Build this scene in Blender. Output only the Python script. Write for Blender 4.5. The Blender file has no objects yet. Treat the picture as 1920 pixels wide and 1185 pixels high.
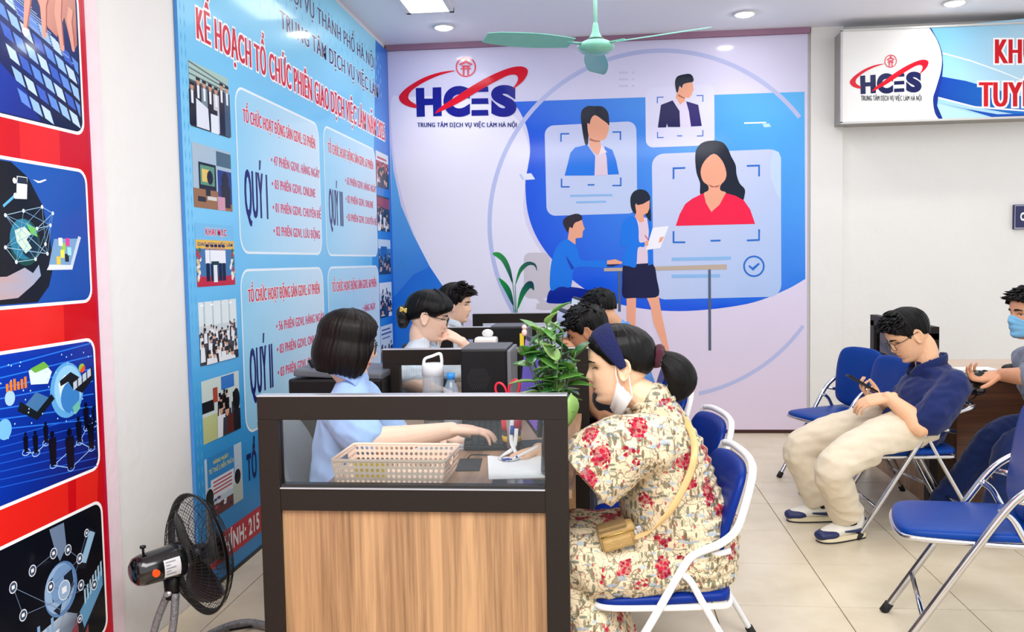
import bpy, bmesh, math, random
from mathutils import Vector as V, Matrix, noise as mnoise
from mathutils.geometry import tessellate_polygon
random.seed(7)
PI = math.pi
scn = bpy.context.scene
COL = scn.collection
# ---------------------------------------------------------------- camera
F = 1665.0; CH = 1.40
d_ = V(((1128-960)/F, (486-592.5)/F, 1.0)).normalized()
r_ = V((1, -.018, 0)); r_ = (r_ - d_*r_.dot(d_)).normalized()
u_ = r_.cross(d_)
CAM = V((0, 0, CH))
cd = bpy.data.cameras.new('camera'); cam = bpy.data.objects.new('camera', cd); COL.objects.link(cam)
cd.sensor_width = 36; cd.sensor_fit = 'HORIZONTAL'; cd.lens = 36*F/1920; cd.clip_start = .05; cd.clip_end = 100
Xa = V((r_.x, d_.x, u_.x)); Ya = -V((r_.y, d_.y, u_.y)); Za = -V((r_.z, d_.z, u_.z))
cam.matrix_world = Matrix(((Xa.x, Ya.x, Za.x, 0), (Xa.y, Ya.y, Za.y, 0), (Xa.z, Ya.z, Za.z, CH), (0, 0, 0, 1)))
scn.camera = cam
# ---------------------------------------------------------------- light
w = bpy.data.worlds.new('world'); scn.world = w; w.use_nodes = True
bg = w.node_tree.nodes['Background']; bg.inputs[0].default_value = (.93, .96, 1, 1); bg.inputs[1].default_value = 1.12
def area(name, loc, sx, sy, power, rot=(0, 0, 0), col=(1, 1, 1)):
    l = bpy.data.lights.new(name, 'AREA'); l.shape = 'RECTANGLE'; l.size = sx; l.size_y = sy; l.energy = power; l.color = col
    o = bpy.data.objects.new(name, l); o.location = loc; o.rotation_euler = rot; COL.objects.link(o); return o
area('room_light', (.2, .5, 3.05), 3.2, 2.0, 150)  # added fill lamp without a fixture, brightens the faces turned to the camera
area('room_light', (.9, 4.6, 3.05), 3.6, 2.6, 44)
scn.view_settings.view_transform = 'Standard'; scn.view_settings.look = 'None'
scn.view_settings.gamma = 1; scn.view_settings.use_curve_mapping = False
scn.view_settings.exposure = 0.30
# ---------------------------------------------------------------- measuring: a pixel of the photo met with a real plane of the room
def ray(px, py):
    c = V(((px-960)/F, (py-592.5)/F, 1.0)); return V((r_.dot(c), d_.dot(c), u_.dot(c)))
def onX(px, py, X): v = ray(px, py); return CAM + v*(X/v.x)
def onY(px, py, Y): v = ray(px, py); return CAM + v*(Y/v.y)
def onZ(px, py, Z): v = ray(px, py); return CAM + v*((Z-CH)/v.z)
# ---------------------------------------------------------------- colour and materials
def lin(c):
    return tuple((x/255/12.92 if x <= 10.3 else ((x/255+.055)/1.055)**2.4) for x in c[:3])
MATS = {}
def nt(name):
    m = bpy.data.materials.new(name); m.use_nodes = True; t = m.node_tree
    return m, t, t.nodes['Principled BSDF']
def N(t, typ, **kw):
    n = t.nodes.new(typ)
    for k, v in kw.items():
        if k in n.inputs: n.inputs[k].default_value = v
        else: setattr(n, k, v)
    return n
def mat(name, rgb, rough=.5, metal=0, var=.08, scale=12, bump=.0, bscale=60, coat=0, stretch=None, alpha=None, spec=.5):
    """plain procedural surface: colour broken up by noise, optional bump"""
    if name in MATS: return MATS[name]
    m, t, b = nt(name); c = lin(rgb)
    tc = N(t, 'ShaderNodeTexCoord'); mp = N(t, 'ShaderNodeMapping'); t.links.new(tc.outputs['Object'], mp.inputs[0])
    if stretch: mp.inputs['Scale'].default_value = stretch
    n = N(t, 'ShaderNodeTexNoise', Scale=scale, Detail=4.0); t.links.new(mp.outputs[0], n.inputs['Vector'])
    mx = N(t, 'ShaderNodeMix', data_type='RGBA'); t.links.new(n.outputs['Fac'], mx.inputs[0])
    mx.inputs[6].default_value = tuple(x*(1-var) for x in c)+(1,); mx.inputs[7].default_value = tuple(min(1, x*(1+var)) for x in c)+(1,)
    t.links.new(mx.outputs[2], b.inputs['Base Color'])
    b.inputs['Roughness'].default_value = rough; b.inputs['Metallic'].default_value = metal
    b.inputs['Specular IOR Level'].default_value = spec
    if coat: b.inputs['Coat Weight'].default_value = coat; b.inputs['Coat Roughness'].default_value = .08
    if bump:
        n2 = N(t, 'ShaderNodeTexNoise', Scale=bscale, Detail=5.0); t.links.new(mp.outputs[0], n2.inputs['Vector'])
        bp = N(t, 'ShaderNodeBump', Strength=bump, Distance=.01); t.links.new(n2.outputs['Fac'], bp.inputs['Height'])
        t.links.new(bp.outputs[0], b.inputs['Normal'])
    MATS[name] = m; return m
def mat_emit(name, rgb, s):
    if name in MATS: return MATS[name]
    m, t, b = nt(name); b.inputs['Emission Color'].default_value = lin(rgb)+(1,); b.inputs['Emission Strength'].default_value = s
    b.inputs['Base Color'].default_value = lin(rgb)+(1,)
    MATS[name] = m; return m
def mat_glass(name, tint=(255, 255, 255), rough=.0, mix=.12):
    """thin sheet: mostly clear, with a mirror film"""
    if name in MATS: return MATS[name]
    m, t, b = nt(name); t.nodes.remove(b); out = t.nodes['Material Output']
    tr = N(t, 'ShaderNodeBsdfTransparent'); tr.inputs[0].default_value = lin(tint)+(1,)
    gl = N(t, 'ShaderNodeBsdfGlossy'); gl.inputs['Roughness'].default_value = rough
    fr = N(t, 'ShaderNodeFresnel'); fr.inputs[0].default_value = 1.45
    ms = N(t, 'ShaderNodeMixShader'); t.links.new(fr.outputs[0], ms.inputs[0]); t.links.new(tr.outputs[0], ms.inputs[1]); t.links.new(gl.outputs[0], ms.inputs[2])
    t.links.new(ms.outputs[0], out.inputs[0]); MATS[name] = m; return m
def mat_milky(name, rgb, k):
    if name in MATS: return MATS[name]
    m, t, b = nt(name); t.nodes.remove(b); out = t.nodes['Material Output']; tr = N(t, 'ShaderNodeBsdfTransparent'); tl = N(t, 'ShaderNodeBsdfTranslucent'); df = N(t, 'ShaderNodeBsdfDiffuse'); gl = N(t, 'ShaderNodeBsdfGlossy', Roughness=.1)
    for q in (tl, df): q.inputs[0].default_value = lin(rgb)+(1,)
    a = N(t, 'ShaderNodeMixShader'); t.links.new(tl.outputs[0], a.inputs[1]); t.links.new(df.outputs[0], a.inputs[2]); b2 = N(t, 'ShaderNodeMixShader'); b2.inputs[0].default_value = k; t.links.new(tr.outputs[0], b2.inputs[1]); t.links.new(a.outputs[0], b2.inputs[2])
    c = N(t, 'ShaderNodeMixShader'); c.inputs[0].default_value = .06; t.links.new(b2.outputs[0], c.inputs[1]); t.links.new(gl.outputs[0], c.inputs[2]); t.links.new(c.outputs[0], out.inputs[0]); MATS[name] = m; return m
def mat_attr(name, rough=.5, var=.05, scale=30, bump=0, bscale=200, coat=0, sss=0, spec=.5):
    """colour comes from the mesh's own colour attribute (print, skin)"""
    if name in MATS: return MATS[name]
    m, t, b = nt(name); a = N(t, 'ShaderNodeAttribute', attribute_name='Col')
    tc = N(t, 'ShaderNodeTexCoord'); n = N(t, 'ShaderNodeTexNoise', Scale=scale, Detail=3.0); t.links.new(tc.outputs['Object'], n.inputs['Vector'])
    mr = N(t, 'ShaderNodeMapRange'); mr.inputs[3].default_value = 1-var; mr.inputs[4].default_value = 1+var; t.links.new(n.outputs['Fac'], mr.inputs[0])
    vm = N(t, 'ShaderNodeVectorMath', operation='SCALE'); t.links.new(a.outputs['Color'], vm.inputs[0]); t.links.new(mr.outputs[0], vm.inputs['Scale'])
    t.links.new(vm.outputs[0], b.inputs['Base Color']); b.inputs['Roughness'].default_value = rough
    b.inputs['Specular IOR Level'].default_value = spec
    if coat: b.inputs['Coat Weight'].default_value = coat; b.inputs['Coat Roughness'].default_value = .09
    if sss:
        b.inputs['Subsurface Weight'].default_value = sss; b.inputs['Subsurface Radius'].default_value = (.012, .005, .003); b.inputs['Subsurface Scale'].default_value = 1
    if bump:
        n2 = N(t, 'ShaderNodeTexNoise', Scale=bscale, Detail=4.0); t.links.new(tc.outputs['Object'], n2.inputs['Vector'])
        bp = N(t, 'ShaderNodeBump', Strength=bump, Distance=.004); t.links.new(n2.outputs['Fac'], bp.inputs['Height']); t.links.new(bp.outputs[0], b.inputs['Normal'])
    MATS[name] = m; return m
def mat_wood(name, dark, light, axis=2, scale=1.0, rough=.45, period=14):
    if name in MATS: return MATS[name]
    m, t, b = nt(name); tc = N(t, 'ShaderNodeTexCoord'); mp = N(t, 'ShaderNodeMapping'); t.links.new(tc.outputs['Object'], mp.inputs[0])
    s = [period*scale]*3; s[axis] = .55*scale; mp.inputs['Scale'].default_value = s
    n = N(t, 'ShaderNodeTexNoise', Scale=1.6, Detail=6.0, Roughness=.6, Distortion=.6); t.links.new(mp.outputs[0], n.inputs['Vector'])
    mp2 = N(t, 'ShaderNodeMapping'); t.links.new(tc.outputs['Object'], mp2.inputs[0]); s2 = [period*9*scale]*3; s2[axis] = 2.5*scale; mp2.inputs['Scale'].default_value = s2
    n2 = N(t, 'ShaderNodeTexNoise', Scale=1.5, Detail=3.0); t.links.new(mp2.outputs[0], n2.inputs['Vector'])
    ad = N(t, 'ShaderNodeMath', operation='MULTIPLY_ADD'); t.links.new(n2.outputs['Fac'], ad.inputs[0]); ad.inputs[1].default_value = .38; t.links.new(n.outputs['Fac'], ad.inputs[2])
    cr = N(t, 'ShaderNodeValToRGB'); t.links.new(ad.outputs[0], cr.inputs[0])
    e = cr.color_ramp.elements; e[0].position = .45; e[0].color = lin(dark)+(1,); e[1].position = .86; e[1].color = lin(light)+(1,)
    t.links.new(cr.outputs[0], b.inputs['Base Color']); b.inputs['Roughness'].default_value = rough
    bp = N(t, 'ShaderNodeBump', Strength=.08, Distance=.002); t.links.new(n2.outputs['Fac'], bp.inputs['Height']); t.links.new(bp.outputs[0], b.inputs['Normal'])
    MATS[name] = m; return m
# ---------------------------------------------------------------- objects
def tag(o, label=None, cat=None, group=None, kind=None):
    if label: o['label'] = label
    if cat: o['category'] = cat
    if group: o['group'] = group
    if kind: o['kind'] = kind
    return o
def empty(name, loc=(0, 0, 0), rz=0.0, label=None, cat=None, group=None):
    o = bpy.data.objects.new(name, None); o.empty_display_size = .05; COL.objects.link(o)
    o.location = loc; o.rotation_euler = (0, 0, rz); return tag(o, label, cat, group)
def kids(o): return [c for c in COL.objects if c.parent == o]
def copy_tree(o, parent=None):
    c = o.copy(); COL.objects.link(c)
    if parent is not None: c.parent = parent
    for ch in kids(o): copy_tree(ch, c)
    return c
class MB:
    """collects shapes, then links them as ONE mesh object"""
    def __init__(s): s.v = []; s.f = []; s.mi = []; s.sm = []; s.m = 0
    def add(s, vs, fs, smooth=False):
        b = len(s.v); s.v += [V(p) for p in vs]
        for f in fs: s.f.append([i+b for i in f]); s.mi.append(s.m); s.sm.append(smooth)
        return s
    def box(s, c, d, rot=None, bev=0.0):
        c = V(c); hx, hy, hz = d[0]/2, d[1]/2, d[2]/2
        if bev <= 0:
            vs = [V((x, y, z)) for z in (-hz, hz) for y in (-hy, hy) for x in (-hx, hx)]
            fs = [(0, 2, 3, 1), (4, 5, 7, 6), (0, 1, 5, 4), (2, 6, 7, 3), (0, 4, 6, 2), (1, 3, 7, 5)]
        else:
            bm = bmesh.new(); bmesh.ops.create_cube(bm, size=1); bmesh.ops.scale(bm, vec=d, verts=bm.verts)
            bmesh.ops.bevel(bm, geom=bm.edges[:], offset=min(bev, .49*min(d)), segments=2, affect='EDGES', profile=.6)
            vs = [v.co.copy() for v in bm.verts]; fs = [[v.index for v in f.verts] for f in bm.faces]; bm.free()
        if rot: vs = [rot @ p for p in vs]
        return s.add([p+c for p in vs], fs)
    def ball(s, c, r, seg=16, rings=10, rot=None):
        if not hasattr(r, '__len__'): r = (r, r, r)
        vs = [V((0, 0, r[2]))]
        for i in range(1, rings):
            a = PI*i/rings
            for j in range(seg):
                b = 2*PI*j/seg; vs.append(V((r[0]*math.sin(a)*math.cos(b), r[1]*math.sin(a)*math.sin(b), r[2]*math.cos(a))))
        vs.append(V((0, 0, -r[2]))); fs = []
        for j in range(seg): fs.append((0, 1+j, 1+(j+1) % seg))
        for i in range(rings-2):
            for j in range(seg):
                a = 1+i*seg+j; b = 1+i*seg+(j+1) % seg; fs.append((a, a+seg, b+seg, b))
        l = len(vs)-1; o = 1+(rings-2)*seg
        for j in range(seg): fs.append((l, o+(j+1) % seg, o+j))
        if rot: vs = [rot @ p for p in vs]
        return s.add([p+V(c) for p in vs], fs, True)
    def tube(s, pts, r, seg=10, closed=False, smooth_path=0, caps=True, lat=None, pw=2.0, round_caps=False):
        """r: number, list of numbers, or list of (a, b) with lat = the direction of a"""
        pts = [V(p) for p in pts]; n = len(pts)
        rr = r if isinstance(r, (list, tuple)) else [r]*n
        rr = [(x if hasattr(x, '__len__') else (x, x)) for x in rr]
        if smooth_path: pts, rr = resample(pts, rr, smooth_path, closed); n = len(pts)
        if round_caps and not closed:
            t0 = (pts[0]-pts[1]).normalized(); t1 = (pts[-1]-pts[-2]).normalized(); P = []; R = []
            m0 = min(rr[0]); m1 = min(rr[-1])
            for k in (.98, .8, .5): c = math.sqrt(1-k*k); P.append(pts[0]+t0*m0*k); R.append((rr[0][0]*c, rr[0][1]*c))
            P += pts; R += rr
            for k in (.5, .8, .98): c = math.sqrt(1-k*k); P.append(pts[-1]+t1*m1*k); R.append((rr[-1][0]*c, rr[-1][1]*c))
            pts, rr = P, R; n = len(pts)
        vs = []; prev = None
        for i in range(n):
            if closed: t = pts[(i+1) % n]-pts[i-1]
            else: t = pts[min(i+1, n-1)]-pts[max(i-1, 0)]
            if t.length < 1e-9: t = V((0, 0, 1))
            t.normalize()
            if lat is not None: a = V(lat[i] if isinstance(lat, list) else lat)
            else:
                a = prev if prev is not None else (V((0, 0, 1)) if abs(t.z) < .9 else V((1, 0, 0)))
            a = a - t*a.dot(t)
            if a.length < 1e-6: a = t.orthogonal()
            a.normalize(); prev = a; b = t.cross(a)
            for j in range(seg):
                an = 2*PI*j/seg; ca, sa = math.cos(an), math.sin(an)
                if pw != 2: ca = math.copysign(abs(ca)**(2/pw), ca); sa = math.copysign(abs(sa)**(2/pw), sa)
                vs.append(pts[i]+a*(ca*rr[i][0])+b*(sa*rr[i][1]))
        fs = []
        for i in range(n if closed else n-1):
            i2 = (i+1) % n
            for j in range(seg): fs.append((i*seg+j, i*seg+(j+1) % seg, i2*seg+(j+1) % seg, i2*seg+j))
        s.add(vs, fs, True)
        if caps and not closed:
            b = len(s.v)-len(vs)
            s.f.append([b+j for j in range(seg)][::-1]); s.f.append([b+(n-1)*seg+j for j in range(seg)]); s.mi += [s.m]*2; s.sm += [False]*2
        return s
    def lathe(s, prof, c=(0, 0, 0), seg=24, rot=None):
        vs = []; n = len(prof)
        for (r, z) in prof:
            for j in range(seg): a = 2*PI*j/seg; vs.append(V((r*math.cos(a), r*math.sin(a), z)))
        fs = []
        for i in range(n-1):
            for j in range(seg): fs.append((i*seg+j, i*seg+(j+1) % seg, (i+1)*seg+(j+1) % seg, (i+1)*seg+j))
        fs.append([j for j in range(seg)][::-1]); fs.append([(n-1)*seg+j for j in range(seg)])
        if rot: vs = [rot @ p for p in vs]
        return s.add([p+V(c) for p in vs], fs, True)
    def prism(s, poly, fn, h0, h1):
        """poly: 2d outline (counter-clockwise), fn(u, v, h) -> point"""
        n = len(poly); vs = [fn(u, v, h0) for u, v in poly]+[fn(u, v, h1) for u, v in poly]
        fs = [list(range(n))[::-1], [n+i for i in range(n)]]+[(i, (i+1) % n, n+(i+1) % n, n+i) for i in range(n)]
        return s.add(vs, fs)
    def build(s, name, m, parent=None, loc=None, smooth=None, col=None, recalc=True):
        me = bpy.data.meshes.new(name); me.from_pydata([tuple(p) for p in s.v], [], s.f)
        ms = m if isinstance(m, list) else [m]
        for x in ms: me.materials.append(x)
        if recalc:
            bm = bmesh.new(); bm.from_mesh(me); bmesh.ops.recalc_face_normals(bm, faces=bm.faces); bm.to_mesh(me); bm.free()
        me.polygons.foreach_set('material_index', s.mi)
        me.polygons.foreach_set('use_smooth', [bool(smooth) if smooth is not None else x for x in s.sm])
        me.update()
        o = bpy.data.objects.new(name, me); COL.objects.link(o)
        if parent is not None: o.parent = parent
        if loc is not None: o.location = loc
        return o
def cr(p0, p1, p2, p3, t):
    return .5*((2*p1)+(p2-p0)*t+(2*p0-5*p1+4*p2-p3)*t*t+(3*p1-p0-3*p2+p3)*t*t*t)
def resample(pts, rr, k, closed=False):
    P = []; R = []; n = len(pts)
    for i in range(n if closed else n-1):
        g = (lambda j: j % n) if closed else (lambda j: max(0, min(n-1, j)))
        a, b, c, d = g(i-1), g(i), g(i+1), g(i+2)
        for q in range(k):
            t = q/k; P.append(cr(pts[a], pts[b], pts[c], pts[d], t))
            R.append(tuple(max(.0008, cr(rr[a][x], rr[b][x], rr[c][x], rr[d][x], t)) for x in (0, 1)))
    if not closed: P.append(pts[-1]); R.append(rr[-1])
    return P, R
def spline(pts, k=6, closed=False):
    return resample([V(p) for p in pts], [(1, 1)]*len(pts), k, closed)[0]
def rrect(x0, y0, x1, y1, r, n=5):
    out = []
    for cx, cy, a0 in ((x1-r, y1-r, 0), (x0+r, y1-r, 90), (x0+r, y0+r, 180), (x1-r, y0+r, 270)):
        for i in range(n+1): a = math.radians(a0+90*i/n); out.append((cx+r*math.cos(a), cy+r*math.sin(a)))
    return out
# ================================================================ room
YB = 7.139; XL = -1.712; ZC = 3.14
Mwall = mat('white_plaster', (232, 230, 226), .75, var=.03, scale=3, bump=.25, bscale=14)
Mceil = mat('ceiling_paint', (240, 241, 248), .8, var=.015, scale=2)
Mgrout = mat('tile_joint', (150, 132, 108), .8)
def tilemat():
    m, t, b = nt('beige_tile'); tc = N(t, 'ShaderNodeTexCoord'); oi = N(t, 'ShaderNodeObjectInfo')
    ad = N(t, 'ShaderNodeVectorMath', operation='ADD'); t.links.new(tc.outputs['Object'], ad.inputs[0])
    sc = N(t, 'ShaderNodeVectorMath', operation='SCALE'); sc.inputs['Scale'].default_value = 1; t.links.new(oi.outputs['Location'], sc.inputs[0]); t.links.new(sc.outputs[0], ad.inputs[1])
    n = N(t, 'ShaderNodeTexNoise', Scale=3.5, Detail=7.0, Roughness=.62); t.links.new(ad.outputs[0], n.inputs['Vector'])
    r = N(t, 'ShaderNodeValToRGB'); t.links.new(n.outputs['Fac'], r.inputs[0])
    e = r.color_ramp.elements; e[0].position = .3; e[0].color = lin((206, 192, 164))+(1,); e[1].position = .7; e[1].color = lin((226, 213, 188))+(1,)
    t.links.new(r.outputs[0], b.inputs['Base Color']); b.inputs['Roughness'].default_value = .32; b.inputs['Specular IOR Level'].default_value = .4
    return m
Mtile = tilemat()
fl = MB().box((1.6, 3.4, -.06), (6.7, 7.7, .1)).build('floor', Mgrout); tag(fl, kind='structure')
tile_me = None
tx0, ty0 = .925-.495*6, 3.57-.502*3
for i in range(14):
    for j in range(11):
        x = tx0+i*.495; y = ty0+j*.502
        if x < -1.75+.0 and x+.495 < -1.7 or y > YB or x > 4.6: continue
        x0 = max(x, XL); x1 = min(x+.495, 4.9); y1 = min(y+.502, YB)
        full = abs(x0-x) < 1e-6 and abs(y1-y-.502) < 1e-6
        if full and tile_me:
            o = bpy.data.objects.new('tile', tile_me); COL.objects.link(o)
        else:
            o = MB().box((0, 0, -.005), (x1-x0-.004, y1-y-.004, .01), bev=.0012).build('tile', Mtile)
            if full: tile_me = o.data
        o.parent = fl; o.location = ((x0+x1)/2, (y+y1)/2, 0)
def struct(name, mb, m): return tag(mb.build(name, m), kind='structure')
struct('wall_left', MB().box((XL-.06, 3.4, 1.6), (.12, 7.7, 3.3)), Mwall)
# the white pier right of the mural and the slightly deeper wall behind the sign board
struct('wall_back', MB().box((1.3, YB+.11, 1.6), (6.4, .2, 3.3)), Mwall)
struct('trim_1', MB().box((1.735, YB+.0, 1.6), (.24, .05, 3.3)), Mwall)      # pier, proud of the wall
struct('ceiling', MB().box((1.6, 3.4, ZC+.05), (6.7, 7.7, .1)), Mceil)
struct('baseboard_back', MB().box((-.04, YB+.002, .018), (3.33, .014, .036)), mat('dark_red_skirting', (70, 30, 28), .5))
struct('trim_2', MB().box((-.05, YB-.02, ZC-.022), (3.3, .06, .044)), mat('mauve_trim', (150, 110, 135), .6))
# ================================================================ flat print
Mprint = mat_attr('banner_print', .3, var=.02, scale=4, spec=.08, coat=.3)
Mprint_matt = mat_attr('mural_print', .3, var=.02, scale=3, spec=.08, coat=.3)
class Print:
    """flat printed shapes on one plane, one mesh; fn(u, v, h) -> point, h is the layer's lift"""
    def __init__(s, fn, step=.0003): s.fn = fn; s.v = []; s.f = []; s.c = []; s.step = step
    def poly(s, pts, col, layer=1, col2=None, ax=None):
        """col2 with ax=((u0,v0),(u1,v1)): colour runs from col to col2 along ax (a printed gradient)"""
        pts = [(p[0], p[1]) for p in pts]
        tris = tessellate_polygon([[V((p[0], p[1], 0)) for p in pts]])
        s.n = (getattr(s, 'n', 0)+1) % 3; lift = s.n*.00001
        b = len(s.v); c1 = V(lin(col)); c2 = V(lin(col2)) if col2 else c1
        for p in pts:
            s.v.append(s.fn(p[0], p[1], layer*s.step+lift))
            if col2:
                (a0, b0), (a1, b1) = ax; t = ((p[0]-a0)*(a1-a0)+(p[1]-b0)*(b1-b0))/((a1-a0)**2+(b1-b0)**2); t = max(0, min(1, t))
            else: t = 0
            s.c.append(c1.lerp(c2, t))
        for t in tris: s.f.append([i+b for i in t])
    def rect(s, x0, y0, x1, y1, col, layer=1, **k): s.poly([(x0, y0), (x1, y0), (x1, y1), (x0, y1)], col, layer, **k)
    def grad(s, x0, y0, x1, y1, cols, layer=1, n=12, vert=False):
        for i in range(n):
            a = i/n*(len(cols)-1); b = (i+1)/n*(len(cols)-1)
            def cc(q): k = min(int(q), len(cols)-2); f = q-k; return tuple(cols[k][z]*(1-f)+cols[k+1][z]*f for z in range(3))
            if vert: ya = y0+(y1-y0)*i/n; yb = y0+(y1-y0)*(i+1)/n; s.poly([(x0, ya), (x1, ya), (x1, yb), (x0, yb)], cc(a), layer, cc(b), ((x0, ya), (x0, yb)))
            else: xa = x0+(x1-x0)*i/n; xb = x0+(x1-x0)*(i+1)/n; s.poly([(xa, y0), (xb, y0), (xb, y1), (xa, y1)], cc(a), layer, cc(b), ((xa, y0), (xb, y0)))
    def line(s, pts, wd, col, layer=1, closed=False):
        pts = [V((p[0], p[1])) for p in pts]; n = len(pts); L = []; R = []
        for i in range(n):
            a = pts[i-1] if (i > 0 or closed) else pts[i]; b = pts[(i+1) % n] if (i < n-1 or closed) else pts[i]
            t = (b-a); t = t.normalized() if t.length > 1e-9 else V((1, 0)); nn = V((-t.y, t.x))
            k = wd[i] if isinstance(wd, list) else wd
            mit = 1.0
            if 0 < i < n-1 or closed:
                t1 = (pts[i]-a); 
                if t1.length > 1e-9: mit = min(2, 1/max(.4, abs(nn.dot(V((-t1.y, t1.x)).normalized()))))
            L.append(pts[i]+nn*k/2*mit); R.append(pts[i]-nn*k/2*mit)
        for i in range(n if closed else n-1):
            j = (i+1) % n; s.poly([L[i], L[j], R[j], R[i]], col, layer)
    def circle(s, cx, cy, rx, col, layer=1, ry=None, n=28, a0=0, a1=360, **k):
        ry = ry or rx; s.poly([(cx+rx*math.cos(math.radians(a0+(a1-a0)*i/n)), cy+ry*math.sin(math.radians(a0+(a1-a0)*i/n))) for i in range(n if a1-a0 >= 360 else n+1)], col, layer, **k)
    def ring(s, cx, cy, r, wd, col, layer=1, n=36, a0=0, a1=360, ry=None):
        ry = ry or r
        pts = [(cx+r*math.cos(math.radians(a0+(a1-a0)*i/n)), cy+ry*math.sin(math.radians(a0+(a1-a0)*i/n))) for i in range(n+(0 if a1-a0 >= 360 else 1))]
        s.line(pts, wd, col, layer, closed=a1-a0 >= 360)
    def curve(s, pts, col, layer=1, k=5, **kw): s.poly([(p.x, p.y) for p in spline([(a, b, 0) for a, b in pts], k, True)], col, layer, **kw)
    def mesh2d(s, vs, fs, col, layer):
        b = len(s.v); c = V(lin(col)); par = list(range(len(vs)))
        def root(i):
            while par[i] != i: par[i] = par[par[i]]; i = par[i]
            return i
        for f in fs:
            for i in f[1:]: par[root(i)] = root(f[0])
        ids = {}
        for i, p in enumerate(vs):
            k = ids.setdefault(root(i), len(ids)) % 3; s.v.append(s.fn(p[0], p[1], layer*s.step+k*.00003)); s.c.append(c)
        for f in fs: s.f.append([i+b for i in f])
    def text(s, body, x0, y0, x1, y1, col, layer=2, bold=.02, outline=None, ow=.03, core=False, wide=0):
        """fit the words into the box (x0,y0)-(x1,y1); y1 < y0 is fine for pixel axes. core: the box is that of the capitals
        without accents. wide: thickens the upright strokes (two more strikes of the type, side by side)"""
        ref = text2d(body, bold); xs = [p[0] for p in ref[0]]; ys = [p[1] for p in ref[0]]
        bx0, bx1 = min(xs)-wide, max(xs)+wide
        if core: by0, by1 = 0.0, text_cap(bold)
        else: by0, by1 = min(ys), max(ys)
        def mp(p, d): return (x0+(x1-x0)*(p[0]+d-bx0)/(bx1-bx0), y0+(y1-y0)*(p[1]-by0)/(by1-by0))
        sh = [0] if not wide else [-wide, 0, wide]
        if outline:
            o = text2d(body, bold+ow)
            for k, d in enumerate([-wide*1.6, 0, wide*1.6] if wide else [0]): s.mesh2d([mp(p, d) for p in o[0]], o[1], outline, layer+.25*k)
        for k, d in enumerate(sh): s.mesh2d([mp(p, d) for p in ref[0]], ref[1], col, layer+1+.25*k)
    def build(s, name, m, parent=None):
        me = bpy.data.meshes.new(name); me.from_pydata([tuple(p) for p in s.v], [], s.f); me.materials.append(m)
        a = me.color_attributes.new('Col', 'FLOAT_COLOR', 'POINT'); a.data.foreach_set('color', [x for c in s.c for x in (c.x, c.y, c.z, 1)])
        o = bpy.data.objects.new(name, me); COL.objects.link(o)
        if parent is not None: o.parent = parent
        return o
_tc = {}
def text2d(body, bold):
    k = (body, round(bold, 4))
    if k in _tc: return _tc[k]
    if 'Đ' in body:      # D with its bar laid across the stem
        vs, fs = text2d(body.replace('Đ', 'D'), bold); vs = list(vs); fs = list(fs); D = [p_[0] for p_ in text2d('D', bold)[0]]; dw = max(D)-min(D); cap = text_cap(bold)
        for i, ch in enumerate(body):
            if ch == 'Đ':
                xr = max(p_[0] for p_ in text2d(body[:i+1].replace('Đ', 'D'), bold)[0]); t_ = .045+bold*.9; b = len(vs); x0, x1 = xr-dw-.07, xr-dw*.45
                vs += [(x0, cap*.5-t_), (x1, cap*.5-t_), (x1, cap*.5+t_), (x0, cap*.5+t_)]; fs.append([b, b+1, b+2, b+3])
        _tc[k] = (vs, fs); return _tc[k]
    c = bpy.data.curves.new('t', 'FONT'); c.body = body; c.size = 1; c.offset = bold; c.resolution_u = 9 if len(body) < 3 else 3; c.fill_mode = 'FRONT'; c.space_character = 1.10
    o = bpy.data.objects.new('t', c); COL.objects.link(o)
    dg = bpy.context.evaluated_depsgraph_get(); me = bpy.data.meshes.new_from_object(o.evaluated_get(dg))
    r = ([(v.co.x, v.co.y) for v in me.vertices], [list(p.vertices) for p in me.polygons])
    bpy.data.objects.remove(o); bpy.data.curves.remove(c); bpy.data.meshes.remove(me)
    _tc[k] = r; return r
def text_cap(bold): return max(p[1] for p in text2d('H', bold)[0])
NAVY = (22, 32, 96); REDT = (214, 20, 52); WHITE = (250, 250, 252)
# ---------------------------------------------------------------- schedule poster on the left wall (u = distance along the wall, v = height)
XP = XL+.0176
left_fn = lambda u, v, h: V((XP+h, u, v))
P0, P1 = 3.505, 7.12
board = MB().box((XL+.010, (P0+P1)/2, 1.555), (.014, P1-P0, 3.09)).build('schedule_poster', mat('poster_edge', (60, 130, 200), .5))
tag(board, 'tall blue wall poster of quarterly job session plans with photo columns', 'poster')
MB().box((XL+.012, (P0+P1)/2, .008), (.02, P1-P0, .016)).build('bottom_batten', mat('black_batten', (25, 25, 30), .5), board)
p = Print(left_fn)
p.grad(P0, 0.012, P1, 3.1, [(34, 138, 206), (44, 146, 214), (66, 164, 226), (104, 188, 238), (122, 198, 240), (128, 204, 242), (120, 200, 242), (134, 210, 242), (150, 218, 242)], 0, 16, vert=True)
p.poly([(6.2, .02), (P1, .02), (P1, 3.1), (6.75, 3.1), (6.5, 1.6)], (70, 165, 230), .6, (16, 104, 208), ((6.2, 0), (7.1, 0)))
random.seed(3)
for i in range(26):      # pale diamond pattern of the print along the top and the left margin
    for j in range(6):
        u = 3.56+i*.13+.065*(j % 2); v = 2.98-.055*j
        if u < 6.9: p.poly([(u, v+.028), (u-.012, v), (u, v-.028), (u+.012, v)], (118, 198, 238), 1)
for j in range(44):
    for i in range(2):
        u = 3.53+i*.035; v = .3+j*.06
        p.poly([(u, v+.022), (u-.006, v), (u, v-.022), (u+.006, v)], (92, 178, 228), 1)
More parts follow.
